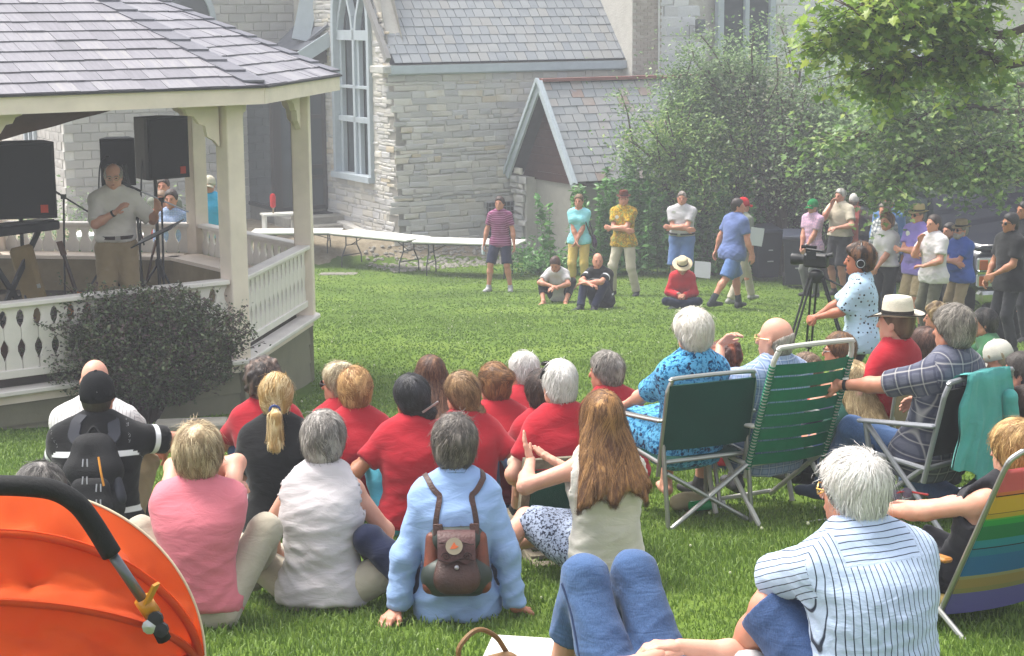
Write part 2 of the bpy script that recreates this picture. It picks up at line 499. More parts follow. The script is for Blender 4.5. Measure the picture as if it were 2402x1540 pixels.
# ---------------------------------------------------------------- people
def frame(fwd, up):
    u = nrm(up); f = np.array(fwd, float); f = nrm(f-u*np.dot(f, u)); return np.array([np.cross(f, u), f, u])
HP = dict(top=.118)
def hand_prims(w, f, n, side, curl=.5, spread=.0, k=1.):
    """w wrist, f hand direction, n palm normal, side: thumb side direction"""
    f = nrm(f); n = nrm(np.array(n)-f*np.dot(n, f)); t = np.cross(f, n)
    if np.dot(t, side) < 0: t = -t
    P = [cone(w-f*.01, w+f*.03*k, .026*k, .030*k, n, .72)]
    for i, L in enumerate((.072, .080, .074, .058)):
        o = (.030-.020*i)*k
        b = w+f*(.088-.004*abs(i-1.3))*k+t*o
        P.append(cone(w+f*.02*k+t*o*.6, b, .015*k, .0125*k))
        d0 = nrm(f*math.cos(curl*.7)+n*math.sin(curl*.7)+t*spread*(1.5-i)*.3)
        m = b+d0*L*.5*k
        d1 = nrm(f*math.cos(curl*1.9)+n*math.sin(curl*1.9)+t*spread*(1.5-i)*.3)
        P += [cone(b, m, .0095*k, .0088*k), cone(m, m+d1*L*.5*k, .0088*k, .0075*k)]
    b = w+f*.025*k+t*.026*k; m = b+nrm(f*.75+t*.65+n*.25)*.045*k
    P += [cone(b, m, .014*k, .0115*k), cone(m, m+nrm(f*.95+t*.25+n*.3)*.034*k, .011*k, .009*k)]
    return P
GARM = {}
def mkobj(name, v, q, mt, parent, cl=None, rnd=None):
    me = mesh_np(name, v, q)
    if cl is not None: addattr(me, 'cl', cl)
    if rnd is not None: addattr(me, 'rnd', rnd)
    me.materials.append(mt)
    return link(bpy.data.objects.new(name, me), parent)
def ribbons(fld, v0, n, rs, flow, length, width, seg=5, lift=.003, curl=0.):
    """strands of hair lying on the field's surface"""
    i = rs.integers(0, len(v0), n); p = v0[i]+rs.normal(0, .004, (n, 3))
    L = rs.uniform(.55, 1.2, n)*length; rows = []
    nl = max(8, min(n//(14 if length < .15 else 9), 260)); lc = p[rs.integers(0, n, nl)]; li = np.argmin(((p[:, None]-lc[None])**2).sum(-1), 1); lj = rs.normal(0, .26, (nl, 3))[li]; lr = rs.uniform(0, 1, nl)[li]; ll = rs.uniform(.4, 1.8, nl)[li]; fly = (rs.uniform(0, 1, n) < .05)
    lf = rs.uniform(.3, 1.2, n)*lift*ll+fly*rs.uniform(.002, .007, n)
    ph = rs.uniform(0, 6.28, n)
    for s_ in range(seg+1):
        nn = fld.normal(p); d = fld.sample(p)
        p = p-nn*np.clip(d-lf*(1+.12*s_+fly*.25*s_), -.02, .02)[:, None]
        t = flow(p, s_); t = t+lj+rs.normal(0, .07, (n, 3))+fly[:, None]*rs.normal(0, .35, (n, 3))
        if curl: t = t+curl*np.stack([np.sin(ph+s_*1.9), np.cos(ph*1.7+s_*2.1), np.sin(ph*2.3+s_*1.3)], 1)
        t = t-nn*np.sum(t*nn, 1, keepdims=True)*.97
        t /= np.linalg.norm(t, axis=1, keepdims=True)+1e-9
        b = np.cross(nn, t); wd = width*(1-.75*s_/seg)*rs.uniform(.8, 1.2, (n, 1))
        rows.append((p-b*wd, p+b*wd)); p = p+t*(L/seg)[:, None]
    V = np.stack([x for r_ in rows for x in r_], 1)
    m = 2*(seg+1); q = np.array([[2*k, 2*k+1, 2*k+3, 2*k+2] for k in range(seg)])
    Q = (np.arange(n)[:, None, None]*m+q[None]).reshape(-1, 4)
    rv = np.repeat(np.clip(lr*.65+rs.uniform(0, .35, n), 0, 1), m)
    return V.reshape(-1, 3), Q, rv
PEOPLE = []
def person(px, label, **kw):
    s_ = kw.pop('s', None)
    if s_:
        kw['d'] = FPX/s_; q = at(px[0], px[1], kw['d']); need = q.z-gz(q.x, q.y)
        for _ in range(2):
            t = _person(px, label, dry=True, **kw)
            if kw.get('pose') == 'chair': kw['seat'] = max(.08, kw.get('seat', 0)+need-t)
            else: kw['H'] = min(max(kw.get('H', 1.7)*need/t, 1.35), 1.98)
        kw['fixz'] = True
    return _person(px, label, **kw)
def _person(px, label, yaw=0, H=1.70, pose='knees', w=1., fem=False, lean=None, side=0, twist=0, hy=0, hp=0, ht=0,
           hands=None, feet=None, kp=None, seat=.0, belly=0., tone=0, hair=None, shirt=None, pants=None, shoe='2a2a2c',
           face=False, group=None, seed=0, d=None, shrug=0., root=None, curl=.55, fine=None, round_=None, vox=None,
           palm=None, hdir=None, elb=None, extra=None, pz=None, bare=False, sock=None, hat=None, glasses=None, dry=False, fixz=False):
    rs = np.random.default_rng(1000+seed*7+len(PEOPLE)*13)
    k = H/1.75; X = np.array([1., 0, 0]); Y = np.array([0, 1., 0]); Z = np.array([0, 0, 1.])
    hip = (.098 if fem else .09)*k; shw = (.138 if fem else .160)*k*(.55+.45*w)
    if lean is None: lean = 2 if pose == 'stand' else 14
    if fem and pose != 'stand': w = w*.86
    la = R(lean); S = nrm([math.sin(R(side)), math.sin(la), math.cos(la)])
    if round_ is None: round_ = .005 if pose == 'stand' else .035
    if pz is None: pz = {'stand': .93*k, 'knees': .105*k, 'cross': .105*k, 'chair': seat+.10, 'lie': .11}[pose]
    P = np.array([0, 0, pz])
    bend = -nrm(np.cross(X, S))*-1
    back = nrm(np.cross(S, X))*1.0                     # body front direction for the trunk
    Fw = back
    W = P+S*.20*k-Fw*round_*k; Ch = P+S*.36*k-Fw*round_*.9*k
    la2 = la+R(14 if pose in('knees','cross') else 4)*(1 if round_ > .01 else 0)
    S2 = nrm([math.sin(R(side)), math.sin(la2), math.cos(la2)])
    Nb = Ch+S2*.16*k
    tw = R(twist); Xs = X*math.cos(tw)+Fw*math.sin(tw); Xs = nrm(Xs-S2*np.dot(Xs, S2)); Fs = nrm(np.cross(S2, Xs))
    shL = Nb-S2*(.055-shrug)*k-Xs*shw; shR = Nb-S2*(.055-shrug)*k+Xs*shw
    # head
    hyr = R(hy); hf = Fs*math.cos(hyr)-Xs*math.sin(hyr)
    hf = nrm(np.array([hf[0], hf[1], 0])); hpr = R(hp)
    hf2 = hf*math.cos(hpr)+Z*math.sin(hpr); hu = Z*math.cos(hpr)-hf*math.sin(hpr)
    hr = nrm(np.cross(hf2, hu)); hu = hu*math.cos(R(ht))+hr*math.sin(R(ht))
    if pose == 'lie': hf2, hu = nrm(Fs*.9+S2*.25), nrm(S2*.9-Fs*.25); hf = hf2
    A = frame(hf2, hu)
    Hd = Nb+S2*.062*k+hu*.118+hf*.015
    hx = lambda x, y, z: Hd+A[0]*x+A[1]*y+A[2]*z
    # limbs
    hipL, hipR = P-X*hip-Z*.02, P+X*hip-Z*.02
    th, sh_, ua, fa = .435*k, .425*k, .285*k, .25*k
    feet = dict(feet or {}); kp = dict(kp or {}); hands = dict(hands or {}); elb = dict(elb or {}); palm = dict(palm or {}); hdir = dict(hdir or {})
    dfoot = {'stand': (.11, .0, .085), 'knees': (.13, .56, .085), 'cross': (-.12, .28, .07), 'chair': (.13, .46, .085), 'lie': (.13, .5, .085)}[pose]
    dk = {'stand': (.1, 1, 0), 'knees': (.25, .4, 1), 'cross': (1., .5, .25), 'chair': (.15, 1, .6), 'lie': (0, .3, 1)}[pose]
    J = {}
    for s_, n_, hj in ((-1, 'L', hipL), (1, 'R', hipR)):
        f = np.array(feet.get(n_, (s_*dfoot[0], dfoot[1], dfoot[2])), float)
        po = np.array(kp.get(n_, (s_*dk[0], dk[1], dk[2])), float)
        kn, an = ik(hj, f, th, sh_, po); J['kn'+n_] = kn; J['an'+n_] = an
        sj = shL if s_ < 0 else shR
        hn = np.array(hands.get(n_, {'stand': (s_*.25*w, .04, .80*k), 'knees': (s_*.13, .50, .36*k), 'cross': (s_*.12, .30, .20), 'chair': (s_*.16, .34, pz+.10), 'lie': (s_*.2, -.1, .2)}[pose]), float)
        if pose == 'stand' and n_ in hands: hn = hn*k
        el, wr = ik(sj, hn, ua, fa, np.array(elb.get(n_, (s_*.7, -.5, -.6)), float)); J['el'+n_] = el; J['wr'+n_] = wr
    hm = .95+.05*w
    trunk = [cone(P-X*.065*k, P+X*.065*k, .118*k*w, .118*k*w, Fw, .88),
             cone(P+S*.04*k, W, (.122 if fem else .12)*k*w, (.112 if fem else .122)*k*w, Fw, .78),
             cone(W, Ch, (.112 if fem else .124)*k*w, .132*k*w, Fs, .74),
             cone(Ch-Xs*.065*k*w, Ch+Xs*.065*k*w, .105*k, .105*k, Fs, .84),
             cone(Ch+S2*.05*k-Xs*.09*k*w, Ch+S2*.05*k+Xs*.09*k*w, .082*k, .082*k, Fs, .85),
             cone(shL, Nb-S2*.01, .056*k*hm, .058*k), cone(shR, Nb-S2*.01, .056*k*hm, .058*k),
             cone(Nb+S2*.035*k, shL*.62+Nb*.38+S2*.02, .042*k, .042*k), cone(Nb+S2*.035*k, shR*.62+Nb*.38+S2*.02, .042*k, .042*k)]
    if pose in ('knees', 'cross', 'chair'):
        trunk += [cone(P-X*.08*k*w-Z*.0, P+X*.08*k*w, .105*k*w, .105*k*w)]
    if fem: trunk += [ell(Ch+Fs*.085*k-Xs*.07*k+S2*.0, np.array([Xs, Fs, S2]), (.062, .055, .066)), ell(Ch+Fs*.085*k+Xs*.07*k, np.array([Xs, Fs, S2]), (.062, .055, .066))]
    if belly: trunk += [ell(W+Fw*.05*k-S*.05*k, np.array([X, Fw, S]), (.135*w+belly, .12+belly, .15))]
    legs, arms = [], []
    for n_, hj in (('L', hipL), ('R', hipR)):
        kn, an = J['kn'+n_], J['an'+n_]; ww = .7+.3*w
        legs += [cone(hj, kn, .086*k*ww*(1.08 if fem else 1), .054*k*ww)]
        m = kn+(an-kn)*.3; bk = nrm(np.cross(np.cross(kn-hj, an-kn), an-kn)) if np.linalg.norm(np.cross(kn-hj, an-kn)) > 1e-4 else -Y
        if np.dot(bk, hj-kn) < 0: bk = -bk
        legs += [cone(kn, m+bk*.008, .052*k*ww, .056*k*ww), cone(m+bk*.008, an, .055*k*ww, .036*k)]
    for n_, sj in (('L', shL), ('R', shR)):
        el, wr = J['el'+n_], J['wr'+n_]; ww = .75+.25*w
        arms += [cone(sj, el, .052*k*ww, .040*k*ww), cone(el, el+(wr-el)*.3, .039*k*ww, .041*k*ww), cone(el+(wr-el)*.3, wr, .040*k*ww, .026*k)]
    neck = [cone(Nb-S2*.02, hx(0, -.012, -.06), .062*k*hm if not fem else .052, .056*hm if not fem else .047)]
    skull = [ell(hx(0, -.012, .02), A, (.077, .098, .097)), ell(hx(0, .03, -.04), A, (.062, .066, .085)),
             cone(hx(-.05, .005, -.07), hx(0, .066, -.1), .026, .022), cone(hx(.05, .005, -.07), hx(0, .066, -.1), .026, .022)]
    fac = [cone(hx(0, .095, .002), hx(0, .113, -.038), .009, .0135), cone(hx(-.04, .082, .012), hx(.04, .082, .012), .012, .012),
           ell(hx(-.079, -.004, -.02), frame(hf2+A[0]*.4, A[2]), (.010, .022, .033)), ell(hx(.079, -.004, -.02), frame(hf2-A[0]*.4, A[2]), (.010, .022, .033)),
           cone(hx(-.018, .09, -.073), hx(.018, .09, -.073), .009, .009)]
    # placement: find the depth at which the head's top is at its pixel and the feet or seat are on the ground
    tz = hat.get('h', .16)-.01 if hat else HP['top']+(hair or {}).get('t', 0.)*.8; htop = hx(0, -.01, tz)
    if dry: return htop[2]
    ya = R(yaw); c, s_ = math.cos(ya), math.sin(ya)
    rot = lambda p: np.array([p[0]*c-p[1]*s_, p[0]*s_+p[1]*c, p[2]])
    if root is None:
        lo, hi = 2.5, 60.
        hr_ = rot(htop)
        def gap(dd):
            q = at(px[0], px[1], dd); return q.z-hr_[2]-gz(q.x-hr_[0], q.y-hr_[1]), q
        if d is None:
            for _ in range(45):
                m = .5*(lo+hi)
                if gap(m)[0] > 0: lo = m
                else: hi = m
            d = lo
        q = gap(d)[1]
        root = (q.x-hr_[0], q.y-hr_[1], gz(q.x-hr_[0], q.y-hr_[1]) if not fixz else min(q.z-hr_[2], gz(q.x-hr_[0], q.y-hr_[1])+.01))
    h = vox or min(max(.0026*d if d else .01, .0075), .0125)
    o = empty('person', root, ya, label, 'person', group)
    # body
    body = trunk+neck+arms+legs
    fl = field(body+skull+fac, h, .035, 0) if False else field(body, h, .04)
    near = (d or 9) < 30
    v, q = field_nets_body(fl, body, skull, fac, h)
    V, Q = [v], [q]; nv = len(v)
    for n_, sg in (('L', -1), ('R', 1)):
        wr, el = J['wr'+n_], J['el'+n_]; f = nrm(hdir.get(n_, wr-el))
        pn = palm.get(n_, -X*sg*.6-Z*.4+Y*.1)
        sd = np.cross(f, pn)*(-sg); sd = sd if np.linalg.norm(sd) > .05 else Y
        hp_ = hand_prims(wr, f, pn, sd, curl if not isinstance(curl, dict) else curl.get(n_, .5), k=(.93 if fem else 1.)*k)
        a, b = field(hp_, .0048 if near else .0062, .009).nets()
        V.append(a); Q.append(b+nv); nv += len(a)
    if bare:
        for n_, sg in (('L', -1), ('R', 1)):
            an, kn = J['an'+n_], J['kn'+n_]; a, b = field(foot_prims(an, kn, feetdir(an, kn, X, Y, sg, pose), k*.95), .007, .02).nets()
            V.append(a); Q.append(b+nv); nv += len(a)
    bo = mkobj('body', np.concatenate(V), np.concatenate(Q), skin(tone), o)
    info = dict(o=o, J=J, P=P, W=W, Ch=Ch, Nb=Nb, S=S, S2=S2, Fw=Fw, Fs=Fs, Xs=Xs, X=X, A=A, Hd=Hd, hx=hx, k=k, h=h, d=d, shL=shL, shR=shR, hipL=hipL, hipR=hipR, rs=rs, w=w, htop=htop)
    # shirt
    if shirt:
        sl = {'none': 0, 'cap': .28, 'short': .62, 'half': .85, 'long': 1.0}[shirt.get('sl', 'short')]; off = shirt.get('off', .013 if pose == 'stand' else .021)
        g = list(trunk)+[cone(P+S*.02*k, Ch-S2*.05*k, .108*k*w, .118*k*w, Fs, .84), cone(P+S*.05*k-X*.055*k*w, Ch-Xs*.06*k*w, .082*k*w, .085*k*w, Fs, .9), cone(P+S*.05*k+X*.055*k*w, Ch+Xs*.06*k*w, .082*k*w, .085*k*w, Fs, .9)]
        sleeve = []
        for n_, sj in (('L', shL), ('R', shR)):
            el, wr = J['el'+n_], J['wr'+n_]; ww = .75+.25*w
            if sl >= 1:
                sleeve += [cone(sj, el, .060*k*ww, .046*k*ww), cone(el, el+(wr-el)*.93, .046*k*ww, .036*k, cap=1)]
            elif sl > 0: sleeve += [cone(sj, sj+(el-sj)*sl, .060*k*ww, (.046+.012*(1-sl)+.004)*k*ww, cap=1)]
        hem = P-S*(shirt.get('hem', .05))*k
        kk = shirt.get('k', .05 if pose == 'stand' else .07); lo_ = shirt.get('loose', 0.)
        gs = g+([cone(P-X*.07*k*w-S*.06, P+X*.07*k*w-S*.06, .134*k*w, .134*k*w, Fw, .92)] if pose == 'stand' or shirt.get('hem', .05) > .08 else [])
        b = [pbox(p) for p in gs+sleeve]; m = off+.05
        F_ = Field(np.min([q_[0] for q_ in b], 0)-m, np.max([q_[1] for q_ in b], 0)+m, h).add(gs, kk, off).add(sleeve, .032, off*.8)
        F_.cut(hem, -S)
        # neckline
        nk = shirt.get('neck', .068)
        F_.sub([cone(Nb+S2*(shirt.get('nz', .035))*k, Nb+S2*.3, nk, nk)])
        if sl == 0 and not shirt.get('keep'):
            for sj, sg in ((shL, -1), (shR, 1)):
                F_.sub([cone(sj+Xs*sg*.035-S2*.06*k, sj+Xs*sg*.055+S2*.1, .055*k, .075*k)], -.0)
        v, q = F_.nets(); v = relax(v, q, 1)
        n = vnormals(v, q)
        ds = np.full(len(v), 9.); dt = np.full(len(v), 9.)
        x = np.stack([(v-P)@Xs, (v-P)@S], 1); xs_ = x.copy(); msk = np.zeros(len(v))
        for n_, sj in (('L', shL), ('R', shR)):
            el = J['el'+n_]; wr = J['wr'+n_]
            for a, b in ((sj, el),)+(((el, wr),) if sl >= 1 else ()):
                ax = nrm(b-a); t = (v-a)@ax; r_ = v-a-t[:, None]*ax
                m = (np.linalg.norm(r_, axis=1) < .11*k) & (t > -.05*k) & (t < np.linalg.norm(b-a)+.03) & (np.abs((v-Nb)@Xs) > shw*.80)
                pa = nrm(np.cross(ax, S2+.01)); pb = np.cross(ax, pa)
                xs_[m] = np.stack([(r_@pb)[m], t[m]], 1); msk[m] = 1
        if shirt.get('yoke'):
            m = ((v-P)@S2 > .42*k) & (np.abs((v-Nb)@Xs) <= shw*.80); x[m] = x[m][:, ::-1]
        fo = shirt.get('folds', .0042)
        wgt = np.clip(1.1-((v-P)@S)/(.55*k), .35, 1)
        v = v+n*(folds(v, rs, fo*1.2, (6, 5, 17), 5)+.4*fo+creases(v, rs, fo*2.6, 22, 55, 6)*wgt+creases(v, rs, fo*1.2, 45, 90, 5)*wgt)[:, None]
        fm = (msk[q].mean(1) > .5)[:, None, None]; cl = np.where(fm, xs_[q], x[q]).reshape(-1, 2)
        so_ = mkobj(shirt.get('name', 'shirt'), v, q, shirt['m'], o, np.concatenate([cl, np.zeros((len(cl), 1))], 1))
        info['shirtF'] = F_
        if shirt.get('collar'):
            c0 = Nb+S2*.055*k-Fs*.012
            B = MB(); pts = []
            for i in range(15):
                a = 2*math.pi*(i/14)*.84+math.pi*(.5+.16)
                pts.append(c0+Xs*math.cos(a)*(.072 if not fem else .064)*k+Fs*math.sin(a)*.072*k+S2*(-.018*math.sin(a)))
            for i in range(14):
                p0, p1 = pts[i], pts[i+1]; cc = c0-S2*.03
                u0 = nrm(p0-c0); u1 = nrm(p1-c0)
                B.add([p0+S2*.022, p1+S2*.022, p1+u1*.016-S2*.030, p0+u0*.016-S2*.030, p0-u0*.010+S2*.012, p1-u1*.010+S2*.012, p1-S2*.034, p0-S2*.034],
                      [(0, 1, 2, 3)[::-1], (4, 5, 1, 0)[::-1], (7, 6, 5, 4)[::-1], (3, 2, 6, 7)[::-1]])
            co = B.build('collar', shirt.get('cm', shirt['m']), o, smooth=60)
            addattr(co.data, 'cl', np.array([(0., 0, 0)]*len(co.data.vertices))+np.array([[(Vector(p)-Vector(Nb)).x, 0.01, 0] for p in B.v]))
    # trousers, skirt
    if pants:
        off = pants.get('off', .010); ln = pants.get('len', 1.); g = [trunk[0], trunk[1]]+([trunk[9]] if pose in ('knees', 'cross', 'chair') else [])
        lw = pants.get('wide', 1.)
        for n_, hj in (('L', hipL), ('R', hipR)):
            kn, an = J['kn'+n_], J['an'+n_]; ww = .7+.3*w
            if ln <= .55:
                e = hj+(kn-hj)*min(1, ln/.5); g += [cone(hj, e, .090*k*ww, (.062+.02*lw)*k*ww, cap=1)]
            else:
                e = kn+(an-kn)*((ln-.5)/.5*.97); r1 = (.056*lw-.012*(ln-.5)*(2-lw))*k
                g += [cone(hj, kn, .088*k*ww*(.5+.5*lw), .058*k*ww*lw), cone(kn, e, .058*k*ww*lw, max(r1, .046*k)*1.02, cap=1)]
        if pants.get('skirt'):
            a, b = J['knL'], J['knR']; e = pants['skirt']
            g = [trunk[0], trunk[1]]+([trunk[9]] if len(trunk) > 9 else [])
            for t in (0, .25, .5, .75, 1): g += [cone(hipL*(1-t)+hipR*t, (hipL+(a-hipL)*e)*(1-t)+(hipR+(b-hipR)*e)*t, .095*k, .075*k, cap=1)]
        b = [pbox(p) for p in g+legs]; m = off+.05
        F_ = Field(np.min([q[0] for q in b], 0)-m, np.max([q[1] for q in b], 0)+m, h)
        nt_ = 2 if len(g) and g[1] is trunk[1] else 0
        nt_ = 3 if len(trunk) > 9 and len(g) > 2 and g[2] is trunk[9] else nt_
        F_.add(g[:nt_], .035, off); F_.cut(P+S*pants.get('top', .13)*k, S); F_.add(g[nt_:], .035, off)
        if pose in ('knees', 'cross') and root is not None: F_.cut(np.array([0, 0, -.03]), -Z)
        v, q = F_.nets(); v = relax(v, q, 1); n = vnormals(v, q)
        v = v+n*(folds(v, rs, .004, (12, 12, 12), 5)+creases(v, rs, .010, 40, 40, 6))[:, None]
        info['pantsF'] = F_; mkobj(pants.get('name', 'trousers'), v, q, pants['m'], o, v.copy())
    # shoes
    if not bare:
        for n_, sg in (('L', -1), ('R', 1)):
            an, kn = J['an'+n_], J['kn'+n_]; fd = feetdir(an, kn, X, Y, sg, pose)
            v, q = field(foot_prims(an, kn, fd, k), max(h*.8, .008), .02, .008).nets()
            mkobj('shoe', v, q, mat('shoe_'+shoe, shoe, .6, var=.2, vs=30), o)
            if sock:
                mkobj('sock', *field([cone(an+nrm(kn-an)*.11, an-nrm(kn-an)*.02, .047*k, .045*k)], max(h*.7, .008), .01, .004).nets(), mat('sock_'+sock, sock, .95, bs=150, bst=.3), o)
    # hair
    if hair: add_hair(info, dict(hair, **(dict(hat=hat['type'], plain=1) if hat else {})), rs)
    if face:
        dk = mat('eye_dark', '1d1512', .3); B = None
        for sg in (-1, 1):
            B = MB(); M = Matrix.Translation(Vector(hx(sg*.031, .086, -.010))); B.lathe([(.001, -.006), (.007, -.004), (.009, 0), (.007, .004), (.001, .006)], 8, M=M, sx=1.25, sy=.9); B.build('eye', dk, o, smooth=True)
            B = MB(); B.tube([hx(sg*.016, .099, .012), hx(sg*.032, .097, .018), hx(sg*.048, .085, .012)], [.0025, .003, .002], 5); B.build('eyebrow', hairmat((hair or {}).get('c', '4a3a2c')) if hair else dk, o, smooth=True)
        B = MB(); B.tube([hx(-.022, .088, -.074), hx(0, .099, -.072), hx(.022, .088, -.074)], [.003, .006, .003], 6); B.build('mouth', mat('lip', '8a4a42', .5), o, smooth=True)
        if isinstance(face, str) and 'beard' in face:
            v, q = field([cone(hx(-.06, .015, -.05), hx(-.03, .066, -.1), .022, .026), cone(hx(.06, .015, -.05), hx(.03, .066, -.1), .022, .026), cone(hx(-.02, .078, -.1), hx(.02, .078, -.1), .03, .03), cone(hx(-.03, .095, -.06), hx(.03, .095, -.06), .010, .010)], .008, .02, .004).nets()
            v = v+rs.normal(0, .0015, v.shape); mkobj('beard', v, q, hairmat(face.split('_')[1]), o)
    if hat: add_hat(info, hat)
    if glasses: add_glasses(info, glasses)
    if isinstance(extra, (list, tuple)):
        for e in extra: e(info)
    PEOPLE.append(info)
    return info
def hm4(I, x=0, y=0, z=0, tilt=0):
    A = I['A']; M = Matrix(((A[0][0], A[1][0], A[2][0], 0), (A[0][1], A[1][1], A[2][1], 0), (A[0][2], A[1][2], A[2][2], 0), (0, 0, 0, 1)))
    M.translation = Vector(I['hx'](x, y, z)); return M @ Matrix.Rotation(R(tilt), 4, 'X')
def add_hat(I, h):
    o = I['o']; ty = h['type']; m = mat('hat_'+h['c'], h['c'], .9, .15, var=.08, vs=20, bs=h.get('bs', 160), bst=.4); hh = h.get('h', .16)
    if ty == 'cap':
        M = hm4(I, 0, -.012, -.004, h.get('tilt', 4)) @ Matrix.Scale(1.06, 4) @ Matrix.Diagonal((1, 1, 1.10, 1)); B = MB()
        B.lathe([(.100, -.015), (.101, .02), (.094, .055), (.074, .085), (.045, .103), (.012, .110), (.001, .110)], 20, M=M, sx=.86, sy=1.06); c = B.build('cap', m, o, smooth=True)
        B = MB(); n = 10; top = []; bot = []
        for i in range(n+1):
            a = math.pi*(.1+.8*i/n); top.append((math.cos(a)*.086, .045+math.sin(a)*.062, -.008-.012*abs(math.cos(a))**2)); bot.append((math.cos(a)*.078, .045+math.sin(a)*.128, -.022-.020*abs(math.cos(a))**2))
        V = [M @ Vector(p) for p in top+bot]+[M @ (Vector(p)-Vector((0, 0, .006))) for p in top+bot]; k = n+1
        F = [(i, i+1, k+i+1, k+i) for i in range(n)]+[(2*k+i+1, 2*k+i, 3*k+i, 3*k+i+1) for i in range(n)]+[(k+i, k+i+1, 3*k+i+1, 3*k+i) for i in range(n)]
        B.add(V, F); B.build('bill', mat('hat_'+h.get('c2', h['c']), h.get('c2', h['c']), .9), c, smooth=True)
        B = MB(); B.lathe([(.001, .108), (.009, .11), (.007, .116), (.001, .117)], 8, M=M); B.build('button', m, c)
        return M
    b = h.get('brim', .155); cr = h.get('cr', .092); top = hh-.045
    M = hm4(I, 0, -.012, .045, h.get('tilt', 0)); B = MB()
    n = 32; prof = [(cr*1.0, .0), (cr*1.0, .02), (cr*.94, top*.62), (cr*.84, top*.88), (cr*.6, top*(.98 if ty == 'boater' else .92)), (cr*.2, top*(.98 if ty == 'boater' else .80)), (.001, top*(.98 if ty == 'boater' else .78))]
    B.lathe(prof, n, M=M, sx=.92, sy=1.08); c = B.build('hat_crown', m, o, smooth=True)
    B = MB(); rings = []; up_ = h.get('up', .02); dn = h.get('down', .02)
    for t in (0, .33, .66, 1., 1., .66, .33, 0):
        rings.append(t)
    V = []; F = []
    for j, t in enumerate(rings):
        for i in range(n):
            a = 2*math.pi*i/n; r_ = cr*.96+(b-cr)*t; z = up_*t*t*abs(math.cos(a))**2-dn*t*abs(math.sin(a))**1.5*(1 if math.sin(a) > 0 else h.get('back', -.3))
            V.append(M @ Vector((r_*math.cos(a)*.94, r_*math.sin(a)*1.06, z-(0 if j < 4 else .005))))
    for j in range(7):
        for i in range(n): F.append((j*n+i, j*n+(i+1) % n, (j+1)*n+(i+1) % n, (j+1)*n+i))
    B.add(V, F); B.build('hat_brim', m, c, smooth=True)
    if h.get('band'):
        B = MB(); B.lathe([(cr*1.015, .003), (cr*1.018, .028), (cr*.99, .029), (cr*.99, .003)], n, M=M, sx=.92, sy=1.08); B.build('hat_band', mat('hatband_'+h['band'], h['band'], .8), c, smooth=True)
    if h.get('edge'):
        B = MB(); B.tube([V[3*n+i] for i in range(n)]+[V[3*n]], .004, 6); B.build('brim_edge', mat('hatband_'+h['edge'], h['edge'], .8), c)
    return M
def add_glasses(I, c):
    hx = I['hx']; m = mat('glasses_'+c, c, .3, .5, .3 if c != '111111' else 0, var=0); o = I['o']; B = MB()
    for s_ in (-1, 1):
        B.tube([hx(s_*.084, -.005, .0), hx(s_*.080, .05, .002), hx(s_*.066, .098, .0)], .0032, 6)
        B.tube([hx(s_*(.036+.027*math.cos(t)), .108-.012*abs(math.cos(t)), -.006+.020*math.sin(t)) for t in [i*math.pi/6 for i in range(13)]], .0028, 5)
    B.tube([hx(-.010, .108, .002), hx(.010, .108, .002)], .003, 5); g = B.build('glasses', m, o)
    B = MB()
    for s_ in (-1, 1): B.add([hx(s_*(.036+.026*math.cos(t)), .106-.012*abs(math.cos(t)), -.006+.019*math.sin(t)) for t in [i*math.pi/5 for i in range(10)]], [tuple(range(10))])
    if c == '111111': B.build('lens', mat('dark_lens', '0a0a0c', .1), g)
def feetdir(an, kn, X, Y, sg, pose):
    if pose == 'cross': return nrm(np.array([-sg*.75, .45, -.15]))
    d = an-kn; d = np.array([d[0], d[1], 0]); f = Y*.9+X*sg*.22
    return nrm(f)
def foot_prims(an, kn, f, k):
    z = np.array([0, 0, 1.]); a = an-z*.045*k
    return [cone(a-f*.045*k, a+f*.06*k, .034*k, .036*k), cone(a+f*.03*k, a+f*.145*k-z*.006, .040*k, .032*k, z, .75), cone(an, a-f*.03*k, .038*k, .034*k), cone(an+nrm(kn-an)*.03, an, .036*k, .037*k)]
def field_nets_body(fl, body, skull, fac, h):
    fl2 = Field(fl.ax[0][[0]].tolist()+fl.ax[1][[0]].tolist()+fl.ax[2][[0]].tolist(), np.maximum([a[-1] for a in fl.ax], np.max([pbox(p)[1] for p in skull+fac], 0)+.03), h)
    lo = np.min([pbox(p)[0] for p in skull+fac], 0)-.03
    lo = np.minimum(lo, [a[0] for a in fl.ax])
    fl2 = Field(lo, [a[-1] for a in fl2.ax], h)
    fl2.add(body, .035); fl2.add(skull, .022); fl2.add(fac, .010)
    v, q = fl2.nets()
    return v, q
